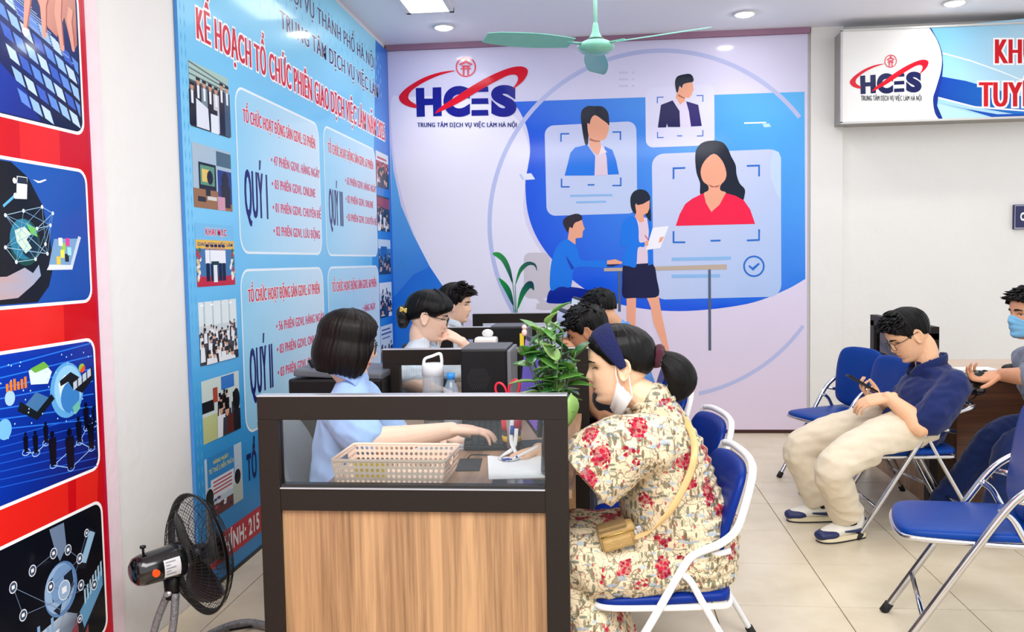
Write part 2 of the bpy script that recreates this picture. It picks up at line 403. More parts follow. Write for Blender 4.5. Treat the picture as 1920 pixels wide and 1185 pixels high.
p.text('SỞ NỘI VỤ THÀNH PHỐ HÀ NỘI', 4.58, 2.862, 6.69, 2.955, NAVY, 3, 0, (225, 240, 250), .02, wide=.02, core=True)
p.text('TRUNG TÂM DỊCH VỤ VIỆC LÀM', 4.69, 2.668, 6.79, 2.762, NAVY, 3, 0, (235, 245, 252), .03, wide=.03, core=True)
p.text('KẾ HOẠCH TỔ CHỨC PHIÊN GIAO DỊCH VIỆC LÀM NĂM 2025', 3.672, 2.365, 6.965, 2.495, REDT, 3, 0, WHITE, .05, core=True, wide=.055)
def qbox(u0, v0, u1, v1, title, q, items, qu=(.07, .36), iu=(.46, 1.17)):
    p.poly(rrect(u0-.012, v0-.012, u1+.012, v1+.012, .09), (235, 246, 252), 2)
    p.poly(rrect(u0, v0, u1, v1, .08), (150, 210, 240), 3, (206, 230, 245), ((u0, 0), (u1, 0)))
    wd = u1-u0
    p.text(title, u0+.075, v1-.148, u1-.065, v1-.088, REDT, 4, 0, (248, 235, 240), .04, core=True, wide=.05)
    p.text(q, u0+.06, v1-.60, u0+.06+.30*wd/1.22, v1-.375, (18, 22, 104), 4, 0, core=True, wide=.055)
    for k, it in enumerate(items):
        w0 = u0+iu[0]*wd/1.22; vv = v1-.315-.122*k
        p.text('• '+it, w0-.035, vv, w0+(.018+.0325*len(it))*wd/1.22, vv+.048, (205, 30, 80), 4, 0, (236, 214, 232), .03, core=True, wide=.032)
qbox(4.06, 1.468, 5.275, 2.235, 'TỔ CHỨC HOẠT ĐỘNG SÀN GDVL: 53 PHIÊN', 'QUÝ I', ['47 PHIÊN GDVL HÀNG NGÀY', '03 PHIÊN GDVL ONLINE', '01 PHIÊN GDVL CHUYÊN ĐỀ', '02 PHIÊN GDVL LƯU ĐỘNG'])
qbox(5.385, 1.462, 6.63, 2.247, 'TỔ CHỨC HOẠT ĐỘNG SÀN GDVL: 67 PHIÊN', 'QUÝ III', ['62 PHIÊN GDVL HÀNG NGÀY', '02 PHIÊN GDVL ONLINE', '03 PHIÊN GDVL CHUYÊN ĐỀ'])
qbox(4.045, .605, 5.275, 1.372, 'TỔ CHỨC HOẠT ĐỘNG SÀN GDVL: 67 PHIÊN', 'QUÝ II', ['56 PHIÊN GDVL HÀNG NGÀY', '03 PHIÊN GDVL ONLINE', '03 PHIÊN GDVL CHUYÊN ĐỀ'])
qbox(5.385, .605, 6.63, 1.372, 'TỔ CHỨC HOẠT ĐỘNG SÀN GDVL: 60 PHIÊN', 'QUÝ IV', ['HÀNG NGÀY'], iu=(.80, 1.17))
p.text('TỔ', 4.03, .375, 4.15, .50, NAVY, 4, .03, core=True)
p.poly([(3.60, .085), (7.0, .085), (7.0, .215), (3.60, .215)], (196, 30, 52), 2)
p.text('CHÍNH: 215 TR', 3.69, .112, 4.30, .190, WHITE, 3, .03, core=True)
def crowd(u0, v0, u1, v1, n, dark=True, lo=.05, hi=.62, white=.5, sz=.085):
    for i in range(n):
        t = i/max(1, n-1); vv = v0+(v1-v0)*(hi-(hi-lo)*t); uu = u0+(u1-u0)*random.uniform(.04, .96); s_ = (u1-u0)*sz*(.7+.9*t)
        cl = (235, 238, 242) if random.random() < white else random.choice([(20, 22, 34), (30, 40, 70), (60, 60, 72)])
        a = max(u0, uu-s_); b = min(u1, uu+s_)
        bt = max(v0, vv-s_*2.6)
        p.poly([(a, bt), (b, bt), (min(b, uu+s_*.8), vv), (max(a, uu-s_*.8), vv)], cl, 4+.3*i)
        if u0 < uu-s_*.45 and uu+s_*.45 < u1:
            p.circle(uu, vv+s_*.55, s_*.42, (214, 164, 132), 4.1+.3*i, s_*.55, n=8)
            p.poly([(uu-s_*.46, vv+s_*.6), (uu+s_*.46, vv+s_*.6), (uu+s_*.4, vv+s_*1.2), (uu-s_*.4, vv+s_*1.2)], (16, 14, 18), 4.2+.3*i)
def photo(u0, v0, u1, v1, kind):
    W = u1-u0; H = v1-v0; U = lambda a: u0+W*a; Vv = lambda b: v0+H*b
    def R(a, b, c, d, col, l=3.2): p.rect(U(a), Vv(b), U(c), Vv(d), col, l)
    if kind == 'group':
        R(0, 0, 1, 1, (60, 66, 70), 3); R(0, .72, 1, 1, (170, 200, 190), 3.1); R(0, .86, 1, 1, (215, 232, 236), 3.15)
        for k in range(4): p.line([(U(0), Vv(.98-.09*k)), (U(1), Vv(.86-.05*k))], .006, (90, 100, 105), 3.2)
        for k in range(7):
            a = .06+.15*k; h = .56+.12*((k*3) % 4)/4+.02*k
            p.poly([(U(a-.08), Vv(.02)), (U(a+.08), Vv(.02)), (U(a+.075), Vv(h)), (U(a-.075), Vv(h))], [(18, 20, 28), (26, 30, 44), (120, 140, 150), (14, 14, 20), (200, 205, 210), (30, 30, 40), (70, 90, 110)][k], 3.4+.02*k)
            p.poly([(U(a-.025), Vv(h-.2)), (U(a+.025), Vv(h-.2)), (U(a+.03), Vv(h)), (U(a-.03), Vv(h))], (235, 238, 242), 3.6)
            p.circle(U(a), Vv(h+.06), W*.045, (206, 150, 118), 3.6, n=8); p.rect(U(a-.05), Vv(h+.075), U(a+.05), Vv(h+.12), (18, 14, 16), 3.8)
        p.poly([(U(.14), Vv(.02)), (U(.46), Vv(.02)), (U(.44), Vv(.36)), (U(.15), Vv(.46))], (225, 230, 240), 3.8); R(.5, .0, .7, .3, (230, 236, 242), 3.8); R(.52, .3, .68, .38, (30, 24, 24), 3.8)
    elif kind == 'screen':
        R(0, 0, 1, 1, (168, 190, 206), 3); R(0, .0, 1, .3, (150, 104, 64), 3.1); R(.62, .12, 1, .66, (32, 52, 128), 3.2); R(.6, .72, 1, .96, (70, 100, 120), 3.2)
        R(.14, .3, .58, .72, (14, 16, 24), 3.4); R(.18, .37, .54, .68, (96, 150, 120), 3.5); R(.22, .42, .4, .62, (228, 196, 96), 3.6); p.circle(U(.42), Vv(.5), W*.08, (20, 18, 24), 3.7, n=10)
        R(.3, .2, .42, .3, (20, 20, 26), 3.4); R(.1, .1, .3, .18, (24, 24, 28), 3.4); R(.34, .14, .58, .2, (214, 210, 204), 3.4)
        p.circle(U(.82), Vv(.5), W*.1, (18, 16, 20), 3.7, n=12); R(.7, .05, .95, .42, (20, 18, 24), 3.6); R(.6, .0, .8, .22, (206, 150, 170), 3.7)
    elif kind == 'opening':
        R(0, 0, 1, 1, (120, 190, 232), 3); R(0, .6, 1, .74, (232, 186, 70), 3.2); R(0, 0, 1, .16, (196, 40, 52), 3.2); R(0, .16, 1, .6, (70, 120, 170), 3.1)
        p.text('KHAI MẠC', U(.25), Vv(.82), U(.8), Vv(.93), REDT, 4, .03, WHITE, .04, core=True)
        p.text('GIAO DỊCH VIỆC LÀM', U(.04), Vv(.645), U(.96), Vv(.70), (40, 60, 140), 4, .02, core=True)
        for k, a in enumerate((.28, .4, .5, .6, .7)):
            R(a-.055, .36, a+.055, .58, (240, 242, 246), 3.6); R(a-.045, .08, a+.045, .37, (22, 26, 40), 3.6); p.circle(U(a), Vv(.62), W*.035, (206, 150, 118), 3.7, n=8); R(a-.04, .63, a+.04, .67, (20, 16, 18), 3.85)
        R(.42, .06, .52, .34, (232, 236, 240), 3.9); R(.37, .34, .57, .4, (24, 60, 50), 3.9)
        for a in (.06, .93):
            for k in range(14): p.circle(U(a+random.uniform(-.05, .05)), Vv(.12+.035*k), W*.03, random.choice([(190, 60, 50), (232, 196, 120), (60, 110, 60), (240, 236, 226)]), 3.9+.01*k, n=7)
    elif kind == 'hall':
        R(0, 0, 1, 1, (208, 216, 220), 3); R(0, .62, 1, 1, (226, 236, 238), 3.1)
        for k in range(4): R(.12+.22*k, .55, .16+.22*k, 1, (190, 204, 210), 3.2); p.rect(U(.05+.25*k), Vv(.93), U(.13+.25*k), Vv(.96), (250, 252, 255), 3.25)
        R(0, 0, 1, .5, (60, 56, 62), 3.1); crowd(u0, v0, u1, v1, 46, white=.62, sz=.05, hi=.6)
    elif kind == 'room':
        R(0, 0, 1, 1, (206, 220, 212), 3); R(0, 0, .62, .42, (196, 202, 140), 3.1); R(0, .48, .3, .66, (26, 26, 34), 3.2); R(.28, .6, .4, .84, (170, 70, 50), 3.2)
        R(.5, .76, .86, .98, (44, 116, 196), 3.2); R(.86, .0, 1, 1, (206, 216, 214), 3.05); crowd(U(.36), v0, U(.98), v1, 13, white=.35, sz=.14, hi=.66, lo=.3)
        p.poly([(U(.6), Vv(0)), (U(1), Vv(0)), (U(1), Vv(.3)), (U(.66), Vv(.34))], (92, 40, 34), 8.2); p.circle(U(.9), Vv(.52), W*.1, (16, 14, 18), 8.5, H*.2, n=12); R(.8, 0, 1, .36, (24, 26, 34), 8.4)
    elif kind == 'booth':
        R(0, 0, 1, 1, (196, 214, 228), 3); R(.06, .52, .78, 1, (52, 140, 206), 3.2); R(.14, .3, .76, .62, (224, 232, 240), 3.3)
        p.text('HÀNG NGÀY', U(.22), Vv(.86), U(.62), Vv(.92), (236, 226, 90), 4, .03, core=True); p.text('TỪ THỨ 2 ĐẾN THỨ 6', U(.1), Vv(.73), U(.76), Vv(.80), (240, 230, 120), 4, .02, core=True)
        for k in range(4): R(.2, .55-.06*k, .7, .575-.06*k, (190, 70, 80), 3.5)
        R(.15, .0, .8, .2, (96, 40, 44), 3.6); p.circle(U(.1), Vv(.36), W*.1, (16, 14, 18), 3.8, H*.14, n=12); R(0, 0, .2, .28, (28, 30, 40), 3.7)
        p.circle(U(.86), Vv(.44), W*.09, (20, 16, 18), 3.8, H*.13, n=12); R(.72, 0, .98, .34, (196, 204, 190), 3.7)
        for k in range(14): a = random.uniform(.2, .7); b = random.uniform(.05, .32); R(a, b, a+.07, b+.04, random.choice([(230, 234, 240), (40, 60, 110), (200, 60, 90), (20, 20, 26)]), 3.9+.01*k)
    elif kind == 'sign':
        R(0, 0, 1, 1, (205, 220, 232), 3); R(.1, .86, .8, .9, (60, 80, 140), 3.2); R(.06, .74, .9, .79, (60, 90, 150), 3.2); R(.14, .62, .76, .66, (90, 110, 160), 3.2); crowd(u0, v0, u1, v1, 12, white=.3, hi=.4, sz=.1)
    elif kind == 'redstage':
        R(0, 0, 1, 1, (180, 60, 70), 3); R(0, .74, 1, 1, (216, 226, 232), 3.2); R(.1, .8, .85, .86, (196, 60, 70), 3.3); crowd(u0, v0, u1, v1, 14, white=.3, hi=.62, sz=.11)
    elif kind == 'stage':
        R(0, 0, 1, 1, (40, 26, 44), 3); R(0, .66, 1, .95, (150, 40, 60), 3.2); crowd(u0, v0, u1, v1, 16, white=.15, hi=.62, sz=.1); R(.45, .1, .6, .4, (226, 230, 236), 9.2)
    elif kind == 'outdoor':
        R(0, 0, 1, 1, (70, 120, 176), 3); R(0, .74, 1, 1, (200, 220, 235), 3.2); R(.2, .5, .7, .8, (30, 90, 170), 3.3); crowd(u0, v0, u1, v1, 18, white=.4, hi=.5, sz=.1)
    else:
        R(0, 0, 1, 1, (190, 214, 226), 3); R(0, .7, 1, 1, (226, 236, 240), 3.2)
        crowd(u0, v0, u1, v1, 20, white=.35, hi=.72, sz=.1)
for k, kd in enumerate(['group', 'screen', 'opening', 'hall', 'room', 'booth']):
    photo(3.585, 1.985-.336*k, 3.975, 2.256-.328*k+(-.008*k), kd)
for k, kd in enumerate(['redstage', 'stage', 'outdoor', 'walk', 'sign']): photo(6.655, 1.985-.336*k, 7.05, 2.256-.336*k, kd)
p.build('printed_artwork', Mprint, board)
# ---------------------------------------------------------------- red banner, nearest on the left wall
B0, B1 = 1.3, 2.842
ban = MB().box((XL+.010, (B0+B1)/2, 1.5), (.014, B1-B0, 3.0)).build('red_banner', mat('banner_edge', (200, 30, 40), .5))
tag(ban, 'red wall banner with four rounded technology pictures at the left edge', 'banner')
tag(MB().box((XL+.003, (B1+2.935)/2, 1.55), (.008, 2.935-B1, 3.1)).build('trim_3', mat('pale_pink_strip', (240, 218, 224), .7, bump=.2, bscale=30)), kind='structure')  # pale pink strip along the banner's edge, slightly proud of the wall
p = Print(left_fn)
p.grad(B0, 0, B1, 3.0, [(196, 8, 18), (208, 12, 22), (198, 6, 22)], 0, 6)
for k, (a, b, c, d) in enumerate(((2.45, .6, 2.62, 3.0), (2.2, .0, 2.5, 1.3), (2.62, .0, 2.70, .75))):
    p.poly([(a, b), (c, b), (c+.10, d), (a+.05, d)], (224, 34, 28), .5+.2*k)
p.poly([(2.826, 0), (B1, 0), (B1, 3), (2.826, 3)], (190, 20, 60), 1.2)
rows = [(1.845, 2.30), (1.297, 1.715), (.735, 1.160), (.172, .612)]
A0, A1 = 2.06, 2.80
for v0, v1 in rows:
    p.poly(rrect(A0-.01, v0-.01, A1+.010, v1+.01, .045), WHITE, 1.6)
def cell(r):
    v0, v1 = rows[r]; return lambda a, b: (A0+(A1-A0)*a, v0+(v1-v0)*b)
def clipr(pts):      # keep a drawn shape inside the picture's frame
    return [(min(max(a, A0+.004), A1-.010), min(max(b, cv0+.004), cv1-.004)) for a, b in pts]
def Q(r, pts, col, l, **k):
    c = cell(r); p.poly(clipr([c(*q) for q in pts]), col, l, **k)
def LN(r, pts, wd, col, l): c = cell(r); p.line(clipr([c(*q) for q in pts]), wd, col, l)
def CI(r, a, b, rad, col, l, ry=None, **k):
    c = cell(r); x, y = c(a, b); p.circle(x, y, rad, col, l, ry, **k)
def RG(r, a, b, rad, wd, col, l, **k):
    c = cell(r); x, y = c(a, b); p.ring(x, y, rad, wd, col, l, **k)
base = [((22, 40, 120), (8, 12, 40)), ((30, 90, 180), (16, 70, 160)), ((8, 60, 190), (6, 16, 90)), ((10, 14, 26), (6, 8, 16))]
for r in range(4):
    v0, v1 = rows[r]; p.poly(rrect(A0, v0, A1, v1, .038), base[r][0], 2, base[r][1], ((A0+.3, v1), (A1, v0)))
# first picture: a hand typing on a lit keyboard
cv0, cv1 = rows[0]
Q(0, [(.0, .5), (.35, .42), (.62, .18), (.7, .0), (0, 0)], (28, 70, 190), 2.3, col2=(16, 30, 120), ax=((2.2, 2.1), (2.6, 1.85)))
Q(0, [(.3, .95), (.62, 1), (1, .62), (1, .45), (.78, .18), (.42, .46), (.3, .6)], (20, 36, 100), 2.4)
for i in range(8):
    for j in range(6):
        a = .42+.074*i+.028*j; b = .84-.045*i-.13*j+.012*j*i*.2
        if .3 < a < .97 and b > .1: Q(0, [(a, b), (a+.058, b-.03), (a+.082, b-.115), (a+.024, b-.085)], [(150, 190, 240), (96, 140, 220), (60, 96, 196), (190, 216, 250)][(i*3+j*5) % 4], 2.6)
for i in range(16): Q(0, [(.3+.02*i, .98-.022*i), (.5+.03*i, .93-.03*i), (.5+.03*i, .922-.03*i), (.3+.02*i, .972-.022*i)], (140, 170, 220), 2.55)
hand = (222, 160, 140)
Q(0, [(.72, 1.0), (1, 1.0), (1, .62), (.95, .56), (.90, .78), (.84, .62), (.78, .66), (.70, .86)], hand, 3.0, col2=(170, 96, 90), ax=((2.55, 2.25), (2.8, 2.05)))
for (a, b, c, d, wd) in ((.72, .96, .63, .58, .028), (.79, .92, .755, .60, .030), (.87, .90, .875, .56, .032), (.95, .86, .955, .58, .024)):
    LN(0, [(a, b), ((a+c)/2-.02, (b+d)/2+.05), (c, d)], [wd*1.15, wd, wd*.7], hand, 3.1); CI(0, c, d, wd*.36, hand, 3.12, n=10)
    LN(0, [(a+.02, b), ((a+c)/2+.005, (b+d)/2+.04), (c+.012, d+.02)], .006, (168, 92, 86), 3.15)
CI(0, .63, .57, .016, (255, 252, 246), 3.2, .012); CI(0, .5, .97, .012, (240, 180, 220), 3.2)
# second picture: man in a dark suit with a globe and gadgets floating over his palm
cv0, cv1 = rows[1]
Q(1, [(0, 0), (.62, 0), (.70, .12), (.74, .28), (.72, .5), (.68, .72), (.6, .9), (.5, 1), (0, 1)], (12, 14, 24), 2.4)
CI(1, .56, .44, .070, (24, 70, 60), 2.8, n=24); CI(1, .55, .46, .060, (40, 120, 150), 2.9, n=24); CI(1, .585, .43, .042, (14, 40, 60), 3.0)
Q(1, [(.50, .52), (.56, .55), (.60, .5), (.57, .46), (.60, .40), (.56, .36), (.51, .44)], (206, 236, 206), 3.1); Q(1, [(.57, .58), (.63, .54), (.64, .48), (.6, .5)], (110, 190, 90), 3.1)
Q(1, [(.0, .02), (.5, .05), (.6, .14), (.65, .2), (.64, .28), (.6, .22), (.55, .26), (.44, .2), (.3, .2), (0, .16)], (200, 150, 130), 2.9, col2=(150, 170, 200), ax=((2.3, 1.3), (2.55, 1.4)))
pts = [(.45, .62), (.56, .66), (.68, .7), (.75, .66), (.64, .54), (.73, .57), (.69, .43), (.62, .32), (.5, .3), (.44, .4), (.7, .36)]
for i in range(len(pts)):
    LN(1, [pts[i], pts[(i+1) % len(pts)]], .0022, (150, 190, 215), 3.2); LN(1, [pts[i], pts[(i+4) % len(pts)]], .0016, (120, 170, 205), 3.2)
    CI(1, pts[i][0], pts[i][1], .006, (240, 250, 255), 3.3, n=8)
Q(1, [(.52, .74), (.585, .745), (.595, .90), (.53, .90)], (226, 236, 244), 3.3); Q(1, [(.53, .85), (.592, .85), (.592, .895), (.535, .895)], (36, 44, 60), 3.35)
for k in range(4): CI(1, .515+.03*(k % 3), .76+.035*k, .009, (236, 240, 246), 3.4, n=8)
Q(1, [(.70, .25), (.87, .255), (.93, .48), (.75, .47)], (120, 160, 200), 3.2); Q(1, [(.69, .24), (.87, .24), (.875, .275), (.71, .28)], (220, 226, 236), 3.3); Q(1, [(.87, .245), (.945, .49), (.925, .5), (.855, .27)], (200, 210, 226), 3.3)
for k, (a, b, c) in enumerate(((.76, .28, (230, 200, 60)), (.79, .33, (250, 230, 80)), (.80, .38, (150, 200, 60)), (.83, .42, (220, 60, 150)), (.78, .42, (240, 250, 250)), (.82, .3, (30, 34, 44)), (.84, .35, (160, 220, 240)))): Q(1, [(a, b), (a+.028, b), (a+.028, b+.06), (a, b+.06)], c, 3.5)
Q(1, [(.63, .89), (.67, .885), (.71, .905), (.72, .9), (.68, .875), (.66, .87)], (240, 248, 252), 3.4)
LN(1, [(.44, .68), (.53, .78)], .008, (90, 180, 230), 3.2)
# third picture: deep blue network of dark figures in front of a light globe
cv0, cv1 = rows[2]
for k in range(7): LN(2, [(.2, .9-.06*k), (1, .98-.1*k)], .004, (40, 120, 230), 2.3); LN(2, [(.2, .45-.05*k), (1, .42-.07*k)], .003, (30, 90, 210), 2.3)
CI(2, .79, .66, .088, (96, 170, 226), 2.6, n=28); CI(2, .80, .67, .074, (150, 206, 242), 2.7, n=28); CI(2, .81, .60, .05, (60, 130, 200), 2.75)
Q(2, [(.73, .72), (.78, .78), (.81, .72), (.78, .64), (.74, .62)], (214, 238, 250), 2.8); Q(2, [(.82, .52), (.87, .56), (.88, .5), (.84, .46)], (110, 190, 170), 2.8)
Q(2, [(.74, .74), (.82, .79), (.9, .72), (.985, .80), (.985, .70), (.9, .61), (.83, .66), (.8, .72), (.745, .70)], (24, 26, 34), 3.0)
for k in range(4): a = .835+.036*k; b = .645+.022*k; Q(2, [(a, b), (a+.028, b+.017), (a+.028, b+.075), (a, b+.06)], (190, 205, 220), 3.1)
Q(2, [(.54, .86), (.64, .90), (.69, .82), (.66, .74), (.55, .76)], (220, 240, 246), 3.0); Q(2, [(.55, .87), (.64, .905), (.675, .86), (.58, .835)], (110, 180, 70), 3.1)
CI(2, .905, .80, .018, (230, 80, 40), 3.1, .014, n=18); CI(2, .905, .803, .018, (150, 190, 60), 3.2, .014, n=10, a0=40, a1=220)
Q(2, [(.46, .6), (.58, .5), (.70, .62), (.68, .66), (.58, .56), (.48, .66)], (20, 26, 34), 3.0); Q(2, [(.5, .62), (.58, .56), (.66, .64), (.58, .70)], (70, 120, 170), 3.05)
for k in range(6): Q(2, [(.40+.022*k, .745), (.415+.022*k, .745), (.415+.022*k, .80+.012*(k % 3)), (.40+.022*k, .80+.012*(k % 3))], (236, 130, 40), 3.1)
CI(2, .42, .7, .022, (170, 210, 240), 3.0); CI(2, .38, .5, .03, (120, 190, 250), 2.9)
nodes = [(.67, .14), (.79, .07), (.86, .24), (.95, .16), (.5, .3), (.56, .27), (.63, .32), (.98, .34), (.92, .33)]
for i, j in ((0, 1), (1, 3), (2, 3), (2, 0), (4, 5), (5, 6), (2, 8)): LN(2, [nodes[i], nodes[j]], .003, (150, 190, 240), 3.0)
for i, (a, b) in enumerate(nodes):
    h = (.25, .30, .20, .24, .14, .16, .15, .15, .2)[i]
    RG(2, a, b, .018, .003, (150, 190, 240), 3.1, ry=.009, n=16); wd = .020*h/.25
    c = cell(2); x, y = c(a, b)
    p.poly(clipr([(x-wd*.7, y), (x+wd*.7, y), (x+wd, y+h*.30), (x+wd*.9, y+h*.34), (x-wd*.9, y+h*.34), (x-wd, y+h*.30)]), (8, 10, 30), 3.4); p.circle(x, y+h*.385, wd*.55, (8, 10, 30), 3.4, h*.045, n=10)
random.seed(5)
for k in range(40): CI(2, random.uniform(.3, .97), random.uniform(.4, .95), .003, (170, 220, 255), 3.05, n=6)
# fourth picture: black, a grey-blue globe over a palm, telephones and round icons
cv0, cv1 = rows[3]
Q(3, [(.3, 0), (.86, 0), (.82, .24), (.7, .34), (.5, .3), (.3, .2)], (190, 206, 226), 2.3, col2=(40, 50, 70), ax=((2.5, .3), (2.62, .2)))
CI(3, .68, .52, .085, (90, 130, 180), 2.5, n=28); CI(3, .67, .53, .076, (150, 180, 214), 2.6, n=28); CI(3, .69, .55, .06, (120, 156, 200), 2.65)
Q(3, [(.60, .62), (.66, .66), (.69, .58), (.66, .5), (.62, .46)], (20, 26, 40), 2.7); Q(3, [(.70, .6), (.76, .62), (.77, .5), (.72, .42)], (24, 32, 48), 2.7); Q(3, [(.62, .4), (.68, .42), (.66, .34)], (24, 32, 48), 2.7)
Q(3, [(.80, .60), (.86, .56), (.95, .80), (.90, .86)], (24, 28, 38), 2.9); Q(3, [(.825, .63), (.865, .60), (.945, .79), (.905, .825)], (150, 190, 220), 3.0)
Q(3, [(.78, .26), (.99, .46), (.99, .40), (.82, .06), (.79, .1)], (18, 22, 30), 2.8); Q(3, [(.80, .27), (.99, .50), (.99, .36), (.83, .13)], (96, 150, 190), 2.9)
for k in range(7): a = .84+.022*k; Q(3, [(a, .30+.022*k), (a+.012, .31+.022*k), (a+.012, .42+.022*k), (a, .41+.022*k)], (170, 205, 226), 3.0)
Q(3, [(.62, .98), (.72, .98), (.73, .8), (.68, .72), (.65, .82)], (110, 130, 160), 2.4); Q(3, [(.4, .02), (.6, .1), (.66, .25), (.55, .24), (.4, .14)], (226, 232, 240), 2.9)
for k in range(10): a = .36+.03*k; Q(3, [(a, .1), (a+.018, .1), (a+.018, .26+.05*(k % 3)), (a, .26+.05*(k % 3))], (130, 170, 210), 2.8)
Q(3, [(.70, .02), (.86, .02), (.86, .2), (.78, .24), (.72, .14)], (130, 60, 70), 2.75)
ic = [(.5, .76), (.64, .80), (.74, .77), (.82, .66), (.61, .58), (.70, .50), (.82, .46), (.92, .40), (.43, .5), (.38, .72), (.80, .22), (.6, .1), (.88, .82)]
for i in range(len(ic)-1): LN(3, [ic[i], ic[i+1]], .002, (110, 130, 160), 3.05)
for i, (a, b) in enumerate(ic):
    rr_ = .030 if i == 5 else (.016 if i < 10 else .012)
    CI(3, a, b, rr_, (60, 76, 100) if i != 5 else (150, 180, 214), 3.1, n=16); RG(3, a, b, rr_, .003, (230, 236, 244), 3.2, n=18); c = cell(3); x, y = c(a, b)
    p.rect(x-rr_*.4, y-rr_*.3, x+rr_*.4, y+rr_*.35, (240, 244, 250), 3.3)
p.build('printed_artwork', Mprint, ban)
# ================================================================ back wall mural, hanging sign, door plate
MX0, MX1 = -1.694, 1.592
mur = MB().box(((MX0+MX1)/2, YB-.008, 1.565), (MX1-MX0, .016, 3.07)).build('wall_mural', mat('mural_edge', (206, 200, 226), .5))
tag(mur, 'large lavender and blue recruitment mural covering the back wall', 'mural')
YM = YB-.0165
def mural_fn(px, py, h): q = onY(px, py, YM); return V((q.x, YM-h, q.z))
p = Print(mural_fn)
c6 = lambda L: [(900+x*.33755, 60+y*.33755) for x, y in L]
c7 = lambda L: [(900+x*.35437, 400+y*.35437) for x, y in L]
c5 = lambda L: [(700+x*.28693, y*.28693) for x, y in L]
LAV = (222, 216, 240)
def world_rect(x0, z0, x1, z1, col, layer, **k):      # in metres on the wall
    b = len(p.v); old = p.fn; p.fn = lambda u, v, h: V((u, YM-h, v)); p.grad(x0, z0, x1, z1, col, layer, 10, vert=True); p.fn = old
world_rect(MX0, .031, MX1, 3.10, [(226, 210, 230), (222, 212, 236), (218, 214, 240), (220, 216, 242)], 0)
# left pale field and blue wedge
p.curve([(733, 190), (760, 182), (850, 182), (930, 200), (968, 222), (988, 262), (993, 300), (985, 340), (982, 400), (1000, 450), (1030, 490), (1060, 520), (1075, 600), (930, 620), (838, 560), (790, 470), (760, 390), (740, 300)], (234, 230, 246), 1)
p.poly([(732.5, 265), (738, 320), (752, 385), (775, 440), (806, 500), (838, 548), (866, 600), (738, 640)], (110, 190, 242), 2, (20, 104, 214), ((740, 290), (800, 560)))
p.poly([(736, 560), (775, 515), (806, 500), (838, 548), (880, 640), (736, 655)], (30, 112, 216), 2.5, (40, 124, 222), ((740, 560), (850, 640)))
big = [(p_.x, p_.y) for p_ in spline([(958, 191, 0), (972, 205, 0), (988, 240, 0), (994, 280, 0), (990, 312, 0), (985, 345, 0), (990, 400, 0), (1008, 448, 0), (1040, 492, 0), (1080, 530, 0), (1130, 560, 0), (1200, 578, 0), (1290, 583, 0), (1400, 570, 0), (1470, 545, 0), (1510, 523, 0)], 6)]
p.poly([(1508.5, 172)]+big, (92, 184, 246), 2, (8, 84, 224), ((1500, 180), (1250, 480)))
# thin ring, cut off at the mural's right edge
for a0, a1 in ((-222, -38),):
    p.ring(1243, 420, 325, 8, (186, 192, 232), 3, 90, a0, a1)
p.ring(1243, 420, 325, 7, (186, 192, 232), 3, 20, 36, 78)
def card(tl, tr, br, bl, r, col, layer, col2=None):
    a = rrect(0, 0, 1, 1, 1, 5); pts = []
    W = math.hypot(tr[0]-tl[0], tr[1]-tl[1]); H = math.hypot(bl[0]-tl[0], bl[1]-tl[1])
    for x, y in rrect(0, 0, W, H, r, 5):
        u = x/W; v = y/H; pts.append((tl[0]*(1-u)*(1-v)+tr[0]*u*(1-v)+br[0]*u*v+bl[0]*(1-u)*v, tl[1]*(1-u)*(1-v)+tr[1]*u*(1-v)+br[1]*u*v+bl[1]*(1-u)*v))
    p.poly(pts, col, layer, col2, (tl, br) if col2 else None)
card((1021, 236), (1193, 227), (1195, 400), (1025, 405), 17, (206, 210, 242), 4, (190, 206, 240))
card((1210, 165), (1339, 157), (1340, 272), (1211, 277), 14, (222, 220, 246), 4)
card((1222, 289), (1464, 279), (1465, 556), (1226, 562), 22, (212, 214, 242), 4, (170, 196, 238))
p.poly(c6([(1632, 655), (1660, 668), (1672, 700), (1672, 940), (1640, 880), (1612, 800), (1612, 730)]), (196, 216, 240), 4.5)
DK = (10, 22, 46); SK = (240, 168, 138); BL = (4, 118, 232); SH = (230, 206, 222); BR = (28, 108, 204); LB = (140, 186, 236)
# woman in the left card
p.curve(c6([(560, 470), (568, 432), (600, 411), (632, 412), (680, 414), (710, 445), (717, 490), (716, 520), (690, 500), (640, 470), (612, 510), (604, 560), (600, 622), (586, 628), (574, 580), (565, 520)]), DK, 5, 3)
p.curve(c6([(597, 505), (608, 512), (618, 480), (640, 462), (680, 488), (716, 520), (708, 570), (692, 598), (668, 605), (672, 640), (655, 684), (610, 640), (608, 600), (598, 545)]), SK, 6, 3)
p.poly(c6([(608, 590), (640, 602), (668, 604), (668, 609), (640, 610), (610, 602)]), (170, 100, 80), 6.5)
p.poly(c6([(595, 626), (640, 690), (657, 684), (672, 650), (676, 630), (706, 668), (712, 793), (634, 797)]), SH, 7)
p.poly(c6([(470, 798), (487, 735), (502, 672), (528, 642), (595, 626), (640, 690), (636, 797)]), BL, 8); p.poly(c6([(690, 634), (735, 655), (756, 712), (772, 790), (710, 793), (704, 700)]), BL, 8)
p.poly(c6([(675, 630), (706, 668), (680, 672), (660, 684)]), (240, 224, 236), 8.5)
